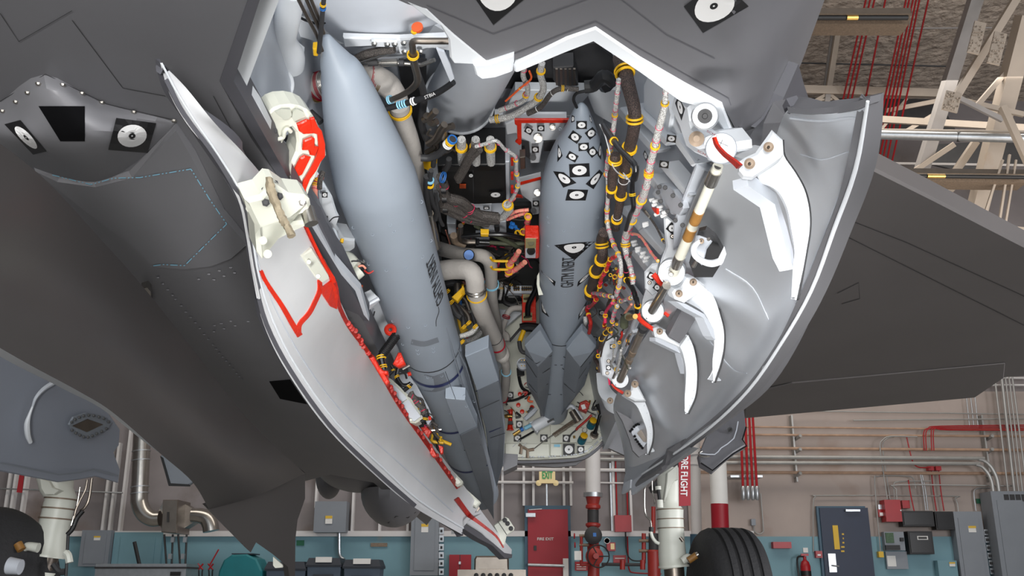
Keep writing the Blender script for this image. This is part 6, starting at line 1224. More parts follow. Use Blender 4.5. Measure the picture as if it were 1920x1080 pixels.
# --- drive rods and discs of the right door
def rod(p0, p1, r, bands, tip):
    o = T('drive_rod', None, [p0, p1], r, bands[0], 20, 1)
    def at_(u): Y = 1/(1/p0[2]+(1/p1[2]-1/p0[2])*u); return (p0[0]+(p1[0]-p0[0])*u, p0[1]+(p1[1]-p0[1])*u, Y)
    for a, c_, m_, s in bands[1]: T('rod_sleeve', None, [at_(a), at_(c_)], r*s, m_, 20, 1, parent=o)
    return o
rodw = mat('rod_cream', (214, 212, 198), 0.5, 0, 0.05, 30); rodc = mat('rod_chrome', (170, 158, 146), 0.3, 0.8, 0.1, 12)
rod((1346, 312, 1.80), (1262, 512, 2.30), 10, (rodw, [(0.0, 0.04, steel, 0.7), (0.04, 0.16, steel, 1.2), (0.42, 0.52, brownm, 1.04), (0.58, 0.67, brownm, 1.04), (0.84, 0.93, steel, 1.05), (0.93, 1.0, steel, 0.6)]), None)
rod((1250, 535, 2.30), (1223, 582, 2.55), 8, (steel, [(0.3, 0.6, rodw, 0.6), (0.8, 1, charc, 0.7)]), None)
rod((1208, 612, 2.75), (1163, 712, 3.25), 6.8, (rodc, [(0, 0.06, charc, 1.3), (0.06, 0.12, steel, 1.15), (0.45, 0.52, bronze, 1.05), (0.6, 0.68, bronze, 1.05), (0.9, 1.0, steel, 0.9)]), None)
def disc(x, y, Y, r, par=None):
    c, t_ = S_Y(Y)(x, y); R0 = r*t_/F; n = (CAM-c).normalized()+V((-0.05, 0, -0.12)); o = mk('hinge_disc', *g_lathe(c, n, [(R0, -0.06), (R0, -0.01), (R0*0.98, 0), (R0*0.84, 0.003), (R0*0.8, -0.003), (R0*0.5, -0.003), (R0*0.46, 0.008), (R0*0.3, 0.01), (0, 0.01)], 40), white, jet)
    mk('disc_groove', *g_ring(c+n.normalized()*0.0015, n, R0*0.83, R0*0.02, 40, 6), bronze, o); mk('disc_hub', *g_lathe(c, n, [(R0*0.26, 0.005), (R0*0.22, 0.03), (R0*0.12, 0.04), (0, 0.04)], 20), steel, o); return o
d_1 = disc(1259, 511, 2.30, 25); d_2 = disc(1224, 584, 2.60, 20.5); d_3 = disc(1163, 712, 3.30, 15.5)
J('hinge_plate', S_3((1240, 460, 2.42), (1300, 480, 2.42), (1255, 530, 2.46)), e2((740, 400), (770, 385), (830, 430), (905, 510), (940, 640), (935, 720), (920, 900), (860, 960), (760, 950), (690, 880), (715, 760), (760, 640), (745, 500)), 0.04, white, 0.005)
J('hinge_plate', S_3((1205, 550, 2.68), (1240, 560, 2.68), (1220, 600, 2.74)), e3((590, 100), (630, 50), (690, 110), (745, 180), (745, 330), (700, 390), (620, 400), (545, 330), (560, 200)), 0.04, white, 0.005)
J('hinge_plate', S_3((1130, 650, 3.42), (1170, 640, 3.42), (1160, 720, 3.5)), e3((270, 490), (300, 495), (395, 590), (350, 680), (320, 720), (440, 830), (440, 900), (400, 940), (320, 900), (270, 850), (225, 830), (210, 700), (220, 600)), 0.04, white, 0.005)
J('hinge_plate', S_3((1205, 500, 2.62), (1235, 510, 2.62), (1215, 540, 2.66)), e2((575, 860), (640, 790), (700, 780), (690, 850), (660, 960), (690, 1030), (640, 1060), (580, 1000)), 0.03, white, 0.005)
for S_q, q in ((2.39, sq(1260, 428, 17, 17, 40)), (2.6, sq(1221.5, 518, 14, 13, 30)), (2.6, sq(1232, 539, 13, 12, 40)), (3.38, sq(1148, 650, 9, 9)), (3.38, sq(1141, 689.5, 9, 9))): marker(S_Y(S_q), q, jet, off=0.003)
for x, y, Y_, r_ in ((1261, 443, 2.38, 0.012), (1218, 530, 2.6, 0.011), (1141, 677, 3.38, 0.011), (1138.5, 699.5, 3.38, 0.011)): boltat(Y_, x, y, r_, jet, dsteel)
strip('red_sealant', S_Y(2.4), e2((655, 870), (680, 900), (720, 950), (770, 990), (810, 1020)), [9, 6], red, jet, 0, 4, 0.01); strip('red_sealant', S_Y(2.4), e2((925, 870), (965, 905)), 6, red, jet, 0, 1, 0.01)
strip('red_sealant', S_Y(2.7), e3((520, 290), (540, 350), (600, 400), (660, 440)), [8, 6], red, jet, 0, 4, 0.01); strip('red_sealant', S_Y(2.7), e3((745, 295), (785, 325)), 5, red, jet, 0, 1, 0.01)
strip('red_sealant', S_Y(3.4), e3((300, 900), (340, 940), (400, 975)), [3, 5], red, jet, 0, 4, 0.01); strip('red_sealant', S_Y(3.4), e3((445, 850), (470, 880)), 4, red, jet, 0, 1, 0.01)
o = J('valve_plate', S_side(0.08), e3((295, 410), (340, 370), (470, 440), (480, 470), (390, 540)), 0.02, white, 0.003)
T('dark_valve', S_side(0.14), e3((405, 410), (410, 350), (440, 330)), [8, 8, 7], olive, 16, parent=o); T('gold_cap', S_side(0.15), e3((445, 340), (500, 330)), [6, 5], gold, 14, 1, parent=o)
# --- cables of the right wall
SC1 = S_side(0.13)
A_ = e1((190, 40), (215, 110), (240, 190), (280, 340), (312, 470), (315, 560), (300, 680), (270, 800), (240, 920), (232, 1010))+e2((400, 90), (375, 220), (360, 330), (340, 430), (335, 490))
cable(SC1, A_, [14, 14.5, 14, 13, 12.5, 12, 11.5, 11, 10, 9.5, 9, 8.5, 8, 8, 8], bbraid, (1.6, 4.95, 7.0, 8.9, 10.9, 12.8), 5, wht, seg=16)
cable(S_side(0.17), e1((150, 850), (150, 900), (145, 980))+e2((310, 40), (300, 150), (285, 215)), [9, 10, 10, 10, 8, 6], bbraid, (1, 4), 0, seg=14)
cable(SC1, e2((235, 520), (215, 590), (225, 680), (215, 760), (170, 850), (150, 930), (130, 1010), (115, 1060)), 10, bbraid, (1.4, 2.9, 4.0, 6.0), seg=14)
D_ = e1((578, 290), (570, 420), (545, 540), (510, 670), (488, 780), (455, 900), (435, 1000))+e2((615, 20), (600, 110), (565, 220), (520, 310), (480, 400), (440, 490), (415, 590), (425, 700), (455, 800), (478, 900), (482, 950))
cable(SC1, D_, [5, 6, 7, 7, 7, 7, 7, 7, 7, 7.5, 7.5, 7, 7, 7, 6, 5, 4.5, 4], wbraid, (1, 4.0, 6.0, 7.1, 9.3, 11.2, 13.3, 16), 22)
E_ = e1((180, 220), (170, 320), (158, 430), (148, 520), (135, 640), (112, 760), (105, 830), (85, 920), (80, 1020))+e2((265, 40), (270, 200), (262, 320), (262, 420), (285, 530), (320, 630), (355, 700), (378, 780), (378, 880), (360, 980), (340, 1050))
cable(S_side(0.16), E_, [4.5]*9+[4]*11, wbraid, (3.0, 5.9, 8, 11.1, 12.1, 14, 15, 17, 18), 26)
cable(S_side(0.19), e1((55, 610), (90, 670), (140, 740), (200, 820), (270, 890), (325, 960), (315, 1060))+e2((490, 40), (475, 110), (475, 200), (485, 310), (455, 380), (420, 500)), [6, 7, 6, 5.5, 6, 6, 6, 5, 5, 5, 4.5, 4.5, 4], blk2, (2.0, 9.0), 0)
cable(S_side(0.18), e1((20, 600), (60, 680), (100, 820), (140, 970), (250, 1060))+e2((400, 20), (455, 90)), 1.2, wht)
cable(SC1, e2((410, 730), (425, 820), (430, 920), (480, 1000), (505, 1080))+e3((510, 180), (520, 240), (515, 290)), 5, blk2, (2.0, 6.0), 3)
cable(SC1, e2((450, 530), (530, 545), (590, 620), (640, 700), (690, 760)), 2.4, pink, (4,), 5); cable(SC1, e2((575, 330), (620, 390), (680, 480), (720, 560), (745, 610)), 2.2, gbraid, (3.5,), 0); T('inline_fitting', SC1, e2((590, 350), (625, 395)), 3, steel)
J('red_tab', S_side(0.1), e2((635, 310), (680, 320), (682, 370), (660, 350)), 0.006, red)
for P, r_, cl_ in ((((340, 720), (290, 750), (255, 840), (215, 910), (200, 975)), 3.5, (1, 2, 4)), (((120, 1030), (200, 1040), (290, 1060)), 3.5, (2,))): cable(SC1, e2(*P), r_, red if r_ == 3.5 and cl_[0] == 1 else wbraid, cl_, 4)
cable(SC1, e2((130, 1050), (170, 1080))+e3((170, 190), (130, 240), (90, 260), (110, 330), (125, 390), (110, 470)), 3.5, redd, (1.6, 4.8), 5)
for P, r_, m_, cl_, ti in ((((110, 130), (180, 140), (240, 150), (310, 165)), 3.2, wbraid, (2,), 3), (((420, 190), (380, 200), (345, 160), (335, 120)), 3, wbraid, (1, 2.4), 3), (((350, 240), (320, 300), (305, 380)), 3.4, wbraid, (0.1, 1.9), 4), (((300, 440), (250, 470), (215, 520), (200, 620), (160, 680)), 4, bbraid, (0.2, 1, 2), 2),
                   (((240, 380), (240, 420), (290, 450)), 3, redd, (0.6, 1.6), 1), (((310, 160), (320, 210), (350, 250)), 3, wbraid, (0.8, 1.8), 2), (((480, 170), (420, 185)), 3, wbraid, (0.3,), 1), (((160, 690), (190, 740), (200, 800)), 4, bbraid, (1.4,), 0), (((60, 430), (80, 380), (75, 330)), 4, wbraid, (), 0), (((470, 0), (480, 60)), 4, wbraid, (), 0)):
    cable(SC1, e3(*P), r_, m_, cl_, ti, magen)
for q in (sq(220, 300, 55, 45, 0), sq(160, 517, 38, 34, 10)): marker(S_side(0.08), e3(*q), jet, off=0.004)
for x, y in e3((245, 65), (395, 90), (130, 190)): J('red_tab', S_side(0.1), sq(x, y, 6, 4, 35), 0.004, red)
for k in range(14): x0, y0 = R.uniform(1108, 1170), R.uniform(480, 700); T('wire', S_side(R.uniform(0.06, 0.14)), [(x0, y0), (x0+R.uniform(-8, 12), y0+R.uniform(8, 20)), (x0+R.uniform(-14, 16), y0+R.uniform(20, 45))], R.uniform(0.7, 2.4), R.choice((black, magen, wbraid, gbraid, olive, dsteel)), 6)
# --- rear bulkhead fittings
SB1 = S_Y(4.93)
for q in (sq(130, 398, 62, 62), sq(215, 666, 62, 68), sq(198, 792, 68, 64), sq(441, 793, 68, 68), sq(648, 795, 68, 68), sq(780, 897, 66, 66)): marker(SB1, f8(*q), jet, off=0.004)
marker(SB1, f8((617, 845), (725, 843), (723, 950), (618, 950)), jet, off=0.006)
for P in (f8((85, 840), (490, 845), (490, 975), (85, 970)), f8((500, 840), (610, 845), (610, 960), (500, 955)), f8((735, 845), (900, 850), (840, 930), (740, 930)), f8((500, 650), (830, 700), (970, 730), (880, 830), (500, 840)), f8((130, 590), (250, 600), (260, 700), (170, 700))): J('bulkhead_panel', SB1, P, 0.012, offw, 0.003)
b = MB()
for k in range(46):
    u = k/45; P = [V((1166, 755, 0)), V((1150, 792, 0)), V((1130, 818, 0)), V((1105, 842, 0)), V((1080, 852, 0)), V((1030, 856, 0)), V((980, 857, 0))]; Q = cat(P, 10); p = Q[int(u*(len(Q)-1))]; c = on(SB1, [(p.x, p.y)], 0.004)[0]; b.add(*g_lathe(c, (0, -1, 0), [(0.005, 0), (0.004, 0.004), (0, 0.005)], 6))
b.obj('rim_rivet', greyw, jet)
s4 = S_Y(4.8)
cy = T('actuator_cylinder', s4, f8((340, 700), (380, 670), (540, 590), (575, 570)), [9, 11, 10, 7], white, 18, 1); J('actuator_label', S_Y(4.74), f8((470, 635), (530, 605), (537, 620), (477, 655)), 0.005, black)
T('actuator_neck', s4, f8((260, 705), (330, 670)), 4, lblue, 14, 1); T('blue_fitting', s4, f8((225, 720), (250, 705)), 4, blue, 12, 1); T('brass_fitting', s4, f8((160, 765), (220, 725)), 3.5, gold, 10, 1)
T('black_strut', s4, f8((210, 810), (350, 730)), 2, blk2, 8, 1); J('white_block', s4, f8((300, 650), (420, 590), (470, 610), (380, 745), (345, 700)), 0.08, white, 0.004)
o = T('spring_rod', s4, f8((350, 890), (440, 820), (530, 760), (740, 630)), [1, 1, 1.4, 1.6], steel, 8, 1)
sp = []; A, C = s4(*f8((530, 770))[0])[0], s4(*f8((740, 625))[0])[0]; ax = (C-A).normalized(); u_ = ax.orthogonal().normalized(); w_ = ax.cross(u_)
for k in range(22*8+1): a = k/8*6.2832; sp.append(A+(C-A)*(k/176)+(u_*math.cos(a)+w_*math.sin(a))*0.011)
mk('coil_spring', *g_tube(sp, 0.0022, 5, True, 1, False), bronze, o)
T('grey_clamp', S_Y(4.7), f8((700, 540), (760, 640)), [7, 8], dsteel, 12, 1); T('grey_arm', S_Y(4.7), f8((640, 520), (700, 500), (790, 620)), 4, greyw, 12)
T('fin_tip_bracket', s4, f8((265, 620), (330, 560), (370, 520)), [4, 5, 4], greyw, 8)
for x, y, n_ in ((808, 775, 0), (893, 635, 1)):
    c, t_ = S_Y(4.85)(*f8((x, y))[0]); n = V((0.25, -1, 0.5)); o = mk('gauge_cap', *g_lathe(c, n, [(0.021, -0.05), (0.021, -0.02), (0.019, -0.02), (0.019, 0.004), (0, 0.005)], 22), tealm, jet); mk('yellow_cap', *g_lathe(c, n, [(0.019, -0.012), (0.019, 0.007), (0.014, 0.01), (0, 0.01)], 22), yellow, o)
    mk('wire_loop', *g_ring(c+V((0.005, 0, 0.03)), (0, 1, 0), 0.012, 0.0015, 16, 5), steel, o)
T('black_arm', s4, f8((905, 760), (925, 700), (950, 600), (965, 560), (940, 480)), [4, 3, 3, 4, 6], blk2); c, t_ = S_Y(4.88)(*f8((903, 765))[0]); mk('round_plate', *g_lathe(c, (0, -1, 0), [(0.022, 0), (0.021, 0.006), (0.012, 0.008), (0, 0.02)], 22), dsteel, jet)
T('red_sleeve_cable', s4, f8((880, 580), (820, 640), (760, 690), (735, 720)), 2.2, redd); T('thin_cable', s4, f8((735, 720), (690, 760), (660, 830)), 1.4, charc); T('brass_plug', s4, f8((718, 770), (720, 795)), 2, gold, 8, 1)
rb = J('red_module', S_Y(4.75), f8((775, 460), (830, 440), (870, 470), (835, 555), (760, 520)), 0.05, redd, 0.004); J('module_label', S_Y(4.74), f8((780, 490), (815, 480), (830, 520), (795, 530)), 0.003, wht, parent=rb)
for x, y in ((820, 460), (850, 470)): T('port', S_Y(4.74), f8((x, y), (x+1, y+1)), 2.6, gold, 10, 1, parent=rb)
for k in range(26):
    x0, y0 = R.choice(((R.uniform(740, 960), R.uniform(380, 600)), (R.uniform(70, 330), R.uniform(250, 560)))); P = [(x0, y0)]
    for j in range(2): P.append((P[-1][0]+R.uniform(-50, 60), P[-1][1]+R.uniform(-30, 50)))
    T('bulkhead_cable', S_Y(R.uniform(4.78, 4.9)), f8(*P), R.uniform(0.6, 2.2), R.choice((black, black, redd, orange, charc, gold, charc)), 6)
for P, r_ in ((((80, 455), (180, 440), (270, 400), (330, 370)), 2.6), (((300, 370), (240, 330), (215, 250), (210, 200)), 3)): T('black_cable', S_Y(4.85), f8(*P), r_, blk2)
o = T('red_fitting', S_Y(4.86), f8((130, 530), (135, 560), (130, 640), (130, 720)), [5, 4, 4, 6], red, 14); T('red_fitting_end', S_Y(4.84), f8((130, 715), (130, 722)), 7, red, 16, 1, parent=o); T('red_fitting_end', S_Y(4.84), f8((130, 535), (130, 541)), 6, red, 16, 1, parent=o)
J('black_grip', S_Y(4.82), f8((110, 635), (155, 635), (157, 665), (108, 665)), 0.02, black, parent=o); T('brass_union', S_Y(4.82), f8((75, 590), (100, 590), (105, 590), (150, 592)), [3, 4, 4.5, 3], gold, 12, 1, parent=o)
for x, y in ((205, 490), (240, 550), (330, 510), (220, 390)): c, t_ = S_Y(4.88)(*f8((x, y))[0]); mk('red_plug', *g_lathe(c, (0, -1, 0), [(0.011, 0), (0.011, 0.01), (0, 0.012)], 14), red, jet)
T('brown_lever', S_Y(4.78), f8((210, 850), (235, 870), (225, 940)), 3, bronze, 8, 1); T('brown_lever', S_Y(4.78), f8((245, 875), (290, 900), (288, 975)), 3, bronze, 8, 1); T('brown_lever', S_Y(4.78), f8((290, 905), (350, 895)), 3, bronze, 8, 1)
for x, y in ((168, 858), (265, 852), (210, 820)): T('pivot', S_Y(4.76), f8((x, y), (x+1, y+1)), 4.5, greyw, 14, 1)
J('placard', SB1, f8((535, 850), (590, 850), (590, 872), (535, 872)), 0.01, lblue, off=0.012)
# --- left gap between lip and the left missile
SA = S_3((520, 215, 1.75), (590, 260, 1.85), (560, 350, 1.95)); SA1 = S_3((520, 215, 1.742), (590, 260, 1.842), (560, 350, 1.942)); SA2 = S_3((520, 215, 1.735), (590, 260, 1.835), (560, 350, 1.935))
ar = J('swing_arm', SA, g1((80, 190), (160, 120), (230, 92), (330, 85), (410, 100), (480, 135), (530, 190), (560, 240), (600, 330), (640, 440), (650, 560), (610, 610), (560, 740), (500, 860), (470, 960), (330, 960), (220, 850), (270, 730), (330, 610), (370, 520), (380, 430), (370, 340), (330, 290), (280, 320), (250, 360), (270, 400), (250, 440), (215, 480), (130, 330)), 0.05, offw, 0.005)
for P in (((175, 150), (230, 120), (320, 125), (330, 180), (290, 215), (250, 215)), ((340, 150), (380, 120), (440, 150), (450, 180), (350, 235), (330, 200))): J('arm_pocket', SA1, g1(*P), 0.004, mat('pocket_cream', (182, 184, 172), 0.5, 0, 0.04, 6), off=0.003, parent=ar)
J('arm_channel', SA1, g1((230, 850), (320, 740), (410, 760), (400, 830), (385, 915), (280, 900)), 0.004, MATS['pocket_cream'], off=0.003, parent=ar)
J('red_coating', SA1, g1((500, 215), (540, 205), (575, 290), (610, 330), (640, 450), (640, 560), (600, 610), (560, 690), (500, 770), (465, 860), (455, 930), (405, 925), (440, 790), (500, 690), (550, 590), (580, 480), (570, 360), (510, 340)), 0.006, red, 0.002, off=0.006, parent=ar)
for P in (((380, 265), (470, 225), (510, 235), (530, 350), (440, 358), (400, 330)), ((440, 420), (520, 385), (545, 400), (545, 470), (580, 480), (550, 560), (500, 550), (490, 505), (430, 505)), ((410, 580), (450, 555), (510, 570), (430, 730), (390, 748), (330, 735))): J('red_pocket', SA1, g1(*P), 0.006, red, 0.003, off=0.007, parent=ar)
T('arm_hook', SA1, g1((190, 400), (250, 380), (260, 330), (290, 300), (320, 330)), 4, offw, parent=ar); c, t_ = SA1(*g1((165, 320))[0]); mk('arm_pivot', *g_lathe(c, CAM-c, [(0.007, 0), (0.006, 0.004), (0, 0.005)], 18), charc, ar)
T('dark_hose', S_Y(2.0), g1((290, 380), (330, 430), (350, 470)), 9, black); T('white_boss', S_Y(2.1), g1((300, 540), (330, 560)), 13, white, 14, 1); T('grey_pipe', S_Y(2.3), g1((500, 150), (600, 240)), 7, charc)
cable(S_Y(2.2), e4((160, 0), (130, 40), (110, 100), (115, 220)), 6, pink, (0.9, 1.4), 7, magen, seg=10); cable(S_Y(2.15), e4((170, -30), (150, 30), (145, 90)), 5, gbraid)
wf = J('white_fitting', S_3((600, 370, 2.3), (640, 480, 2.7), (650, 380, 2.4)), e4((150, 100), (200, 90), (240, 150), (270, 250), (290, 290), (270, 350), (300, 400), (320, 440), (400, 450), (400, 500), (285, 580), (240, 520), (210, 450), (175, 430), (130, 370), (150, 220)), 0.06, white, 0.006)
for P in (sq(172, 303, 66, 50, 0), sq(305, 540, 42, 34, -15), sq(182, 132, 40, 38, 0)): marker(S_3((600, 370, 2.27), (640, 480, 2.67), (650, 380, 2.37)), e4(*P), wf, off=0.004)
T('fitting_tube', S_Y(2.45), e4((190, 400), (230, 390), (250, 460)), [6, 9, 10], white, 18, parent=wf); T('fitting_tube', S_Y(2.42), e4((168, 372), (185, 410)), [4.5, 5.5], white, 14, parent=wf); T('yellow_fitting', S_Y(2.5), e4((298, 465), (305, 440)), 3.5, yellow, 10, 1, parent=wf)
strip('black_seam', S_Y(2.3), e4((150, 360), (200, 330), (240, 290), (285, 280)), 1.2, black, wf, 0, 4, 0.004)
T('machined_block', S_Y(2.7), e4((270, 620), (330, 590), (400, 640)), [14, 18, 14], offw, 12); T('machined_block', S_Y(2.7), e4((320, 680), (390, 690), (430, 660)), [12, 12, 12], offw, 12)
for k in range(16):
    x0, y0 = R.uniform(260, 460), R.uniform(560, 820); T('wire', S_Y(R.uniform(2.55, 2.9)), e4((x0, y0), (x0+R.uniform(10, 50), y0+R.uniform(-20, 30)), (x0+R.uniform(30, 110), y0+R.uniform(-20, 40))), R.uniform(1, 4), R.choice((charc, black, dsteel, orange, pink, steel, redd)), 8)
T('red_tube', S_Y(2.9), e4((320, 990), (410, 955)), 5.5, red, 14, 1)
J('white_bracket', S_Y(2.9), e4((420, 830), (500, 790), (560, 850), (480, 920), (440, 880)), 0.03, white, 0.003); T('grey_link', S_Y(2.85), e4((460, 910), (560, 855)), 4, greyw, 10, 1)
wp = J('white_side_panel', S_3((640, 600, 2.9), (740, 600, 3.3), (700, 680, 3.4)), [(630, 585), (720, 560), (745, 640), (760, 690), (775, 740), (720, 700), (690, 665), (650, 625)], 0.02, white, 0.004)
S3b = S_3((640, 600, 2.88), (740, 600, 3.28), (700, 680, 3.38))
lettering(S3b, 'ECNT', e5((235, 250), (320, 250), (315, 285), (235, 283)), redd, wp, 0.004); strip('panel_fold', S3b, e5((400, 0), (385, 180), (395, 290), (400, 420)), 1.4, greyw, wp, 0.004, 4, 0.004); T('thin_cable', S3b, e5((200, 185), (280, 175), (370, 120), (405, 20)), 1.2, charc, 6, parent=wp, off=0.01)
c, t_ = S3b(*e5((316, 345))[0]); mk('spring_bolt', *g_lathe(c, CAM-c, [(0.016, 0), (0.012, 0.006), (0.013, 0.012), (0.006, 0.014), (0, 0.02)], 18), dsteel, wp)
c, t_ = S_Y(3.1)(*e5((550, 188))[0]); mk('red_washer', *g_ring(c, CAM-c, 0.013, 0.008, 20, 8), red, jet)
o = cable(S_Y(3.0), e5((610, 230), (550, 320), (490, 400), (465, 440), (480, 520), (490, 560)), [7, 7.5, 8, 7, 6, 5], blk2, (3.0, 4.2), 0)
b = MB()
for k in range(14):
    u = k/13; x, y = e5((600-u*120, 245+u*165))[0]; c, t_ = S_Y(3.0)(x, y); A = S_Y(3.0)(*e5((610, 230))[0])[0]; C = S_Y(3.0)(*e5((490, 400))[0])[0]; b.add(*g_ring(c, C-A, 8*t_/F, 0.0025, 18, 6))
b.obj('hose_ridge', black, o)
T('striped_strut', S_Y(3.3), e5((410, 340), (500, 320)), 6, redd); J('red_bracket', S_Y(3.1), e5((570, 500), (620, 395), (645, 395), (688, 500), (620, 530)), 0.03, red, 0.004); T('steel_pin', S_Y(3.2), e5((660, 550), (725, 515)), 3, steel, 10, 1)
J('red_coated_bracket', S_Y(2.95), e5((350, 445), (400, 430), (440, 510), (480, 560), (525, 565), (530, 600), (500, 600), (540, 660), (515, 700), (480, 660), (450, 600)), 0.03, red, 0.004)
for P, r_ in ((((625, 540), (610, 620), (650, 690), (700, 700), (740, 680)), 4), (((670, 750), (720, 710), (745, 680)), 4), (((740, 760), (790, 860), (850, 920), (860, 970)), 4.5), (((530, 610), (575, 560), (560, 520)), 3), (((720, 780), (780, 820), (800, 880)), 5), (((830, 1040), (870, 1010), (880, 960)), 4), (((620, 600), (680, 590), (700, 640)), 2)): cable(S_Y(3.3), e5(*P), r_, gbraid if r_ > 4 else blk2, (1.0,) if r_ in (3, 4) else (), 2 if r_ > 4 else 0)
J('grey_trough', S_Y(3.6), e5((560, 560), (740, 600), (900, 900), (940, 1000), (900, 1060), (820, 1020), (700, 780)), 0.05, greyw)
for P in (((710, 600), (740, 590)), ((900, 1005), (925, 1000)), ((400, 470), (430, 520))): T('red_plug', S_Y(3.4), e5(*P), 4, red, 10, 1)
for P in (d2((700, 770), (760, 760), (790, 790), (770, 830), (720, 800)), d2((730, 835), (790, 870), (825, 940), (800, 945), (750, 880)), d2((830, 870), (860, 880), (860, 920), (845, 925))): J('red_coated_bracket', S_Y(3.7), P, 0.03, red, 0.003)
for k in range(22):
    u = R.random(); x0, y0 = 775+u*60+R.uniform(-4, 14), 735+u*120; T('wire', S_Y(3.4+u*0.7), [(x0, y0), (x0+R.uniform(-4, 14), y0+R.uniform(4, 18)), (x0+R.uniform(0, 22), y0+R.uniform(14, 36))], R.uniform(1, 3.4), R.choice((black, gbraid, blk2, redd, magen, steel, yellow)), 8)
# hanging cloth strip on the left of the right missile
slab('tape_flap', S_Y(3.5), e6((1065, 850), (1085, 810), (1090, 950), (1125, 1040), (1080, 1045), (1060, 930)), 0.003, offw, jet)

# --- denser looms between the missiles
J('shade_plate', S_H(0.8), [(826, 388), (1010, 385), (1010, 560), (985, 600), (950, 600), (830, 560)], 0.02, charc)  # charcoal plates added at roof level to paint the gaps dark with shade
J('shade_plate', S_H(0.8), [(745, 110), (800, 120), (795, 300), (830, 470), (800, 470)], 0.02, charc)
RR = random.Random(21)
for k in range(34):
    x0, y0 = RR.uniform(835, 985), RR.uniform(400, 590); dx = RR.uniform(-26, 34); dy = RR.uniform(-16, 30)
    pts = [(x0, y0), (x0+dx*0.5+RR.uniform(-5, 5), y0+dy*0.4), (x0+dx, y0+dy), (x0+dx*1.3, y0+dy*1.4+RR.uniform(-5, 5))]
    m_ = RR.choice((black, gbraid, magen, wbraid, pink, charc, dsteel, orange, black, steel)); r_ = RR.uniform(0.8, 3.0)
    o = T('loom_wire', S_H(RR.uniform(0.56, 0.76)), pts, r_, m_, 7)
    if k % 4 == 0: clampat(S_H(0.6), pts, 1.5, r_+1.2, yellow, 0.6, o)
for k in range(26):
    x0, y0 = RR.uniform(1112, 1190), RR.uniform(440, 690); a = RR.uniform(0.6, 1.5); L = RR.uniform(14, 42)
    pts = [(x0, y0), (x0-L*0.35*math.cos(a)+RR.uniform(-4, 4), y0+L*0.5), (x0-L*0.5*math.cos(a), y0+L)]
    m_ = RR.choice((wbraid, redd, pink, bbraid, wbraid, magen, dsteel)); r_ = RR.uniform(1.2, 3.2)
    o = T('loom_wire', S_side(RR.uniform(0.07, 0.15)), pts, r_, m_, 7)
    if k % 2 == 0: clampat(S_side(0.14), pts, RR.uniform(0.3, 1.6), r_+1, yellow, 0.6, o)
for k in range(16):
    x0, y0 = RR.uniform(795, 850), RR.uniform(240, 300); T('hose_fitting', S_H(RR.uniform(0.46, 0.6)), [(x0, y0), (x0+RR.uniform(-8, 12), y0+RR.uniform(4, 12)), (x0+RR.uniform(-14, 16), y0+RR.uniform(12, 26))], RR.uniform(2, 6), RR.choice((dsteel, charc, black, steel)), 9)
for x, y, w, h in ((905, 455, 26, 14), (850, 452, 20, 12), (962, 505, 22, 16), (955, 470, 18, 10)): J('grey_block', S_H(0.66), sq(x, y, w, h, RR.uniform(-6, 6)), 0.04, RR.choice((greyw, dsteel)), 0.003)

# ================================================================ LANDING GEAR
gearw = mat('gear_white', (214, 216, 206), 0.4, 0, 0.04, 6); tyre = mat('tyre_rubber', (44, 44, 46), 0.75, 0, 0.15, 3, 0.3, 60)
def strutat(cx0, y0, cx1, y1, Y, pts, name='landing_gear_leg', **kw): pass
# right leg
Yg = 5.0
lg = T('landing_gear', S_Y(Yg), f7((250, 130), (255, 250), (260, 420), (262, 470), (265, 500), (268, 560), (272, 640), (278, 780), (285, 900), (295, 980), (300, 1010)), [20, 22, 20, 21, 25, 24, 24, 24.5, 26, 27, 24], gearw, 28, 1, label='right main landing gear leg, cream white')
for y in (492, 575, 655): 
    x = 265+(y-500)*0.06; c0, t0 = S_Y(Yg)(*f7((x, y))[0]); c1_, t1 = S_Y(Yg)(*f7((x+0.5, y+8))[0]); mk('gear_band', *g_cyl(c0, c1_, 26*t0/F, None, 28), bronze, lg)
T('piston', S_Y(Yg), f7((298, 1000), (305, 1100), (310, 1200)), 19, dsteel, 24, 1, parent=lg); T('collar', S_Y(Yg), f7((297, 985), (299, 1005)), 29, gearw, 28, 1, parent=lg)
J('gear_bracket', S_Y(Yg-0.12), f7((240, 170), (330, 100), (342, 150), (340, 230), (310, 240), (290, 260), (270, 290), (215, 430), (210, 420), (235, 250)), 0.05, gearw, 0.004, parent=lg)
T('black_rod', S_Y(Yg-0.12), f7((160, 320), (172, 410)), 3.2, black, 10, 1, parent=lg); T('rod_sleeve', S_Y(Yg-0.12), f7((175, 410), (178, 480)), 6, gearw, 14, 1, parent=lg)
T('rod_sleeve', S_Y(Yg-0.1), f7((160, 290), (163, 322)), 6, gearw, 14, 1, parent=lg); T('torque_boss', S_Y(Yg-0.1), f7((370, 950), (420, 920), (450, 940)), [7, 8, 7], gearw, 16, parent=lg); T('brown_pin', S_Y(Yg-0.15), f7((425, 945), (500, 895)), 6.5, brownm, 16, 1, parent=lg); T('pin_end', S_Y(Yg-0.16), f7((495, 900), (512, 890)), 5.5, steel, 16, 1, parent=lg)
T('hydraulic_line', S_Y(Yg-0.1), f7((60, 290), (40, 320), (40, 480), (55, 550), (90, 590), (100, 650)), 1.8, steel, 8, parent=lg); T('hydraulic_line', S_Y(Yg-0.1), f7((105, 240), (110, 340), (130, 410), (128, 450)), 1.5, steel, 8, parent=lg)
T('hose', S_Y(Yg-0.1), f7((95, 690), (110, 740), (140, 780), (170, 795)), 3.2, gearw, 12, parent=lg); T('hose_boot', S_Y(Yg-0.1), f7((100, 650), (98, 690)), 4.5, black, 12, 1, parent=lg); T('side_fitting', S_Y(Yg-0.14), f7((352, 740), (378, 775)), 3, dsteel, 10, parent=lg)
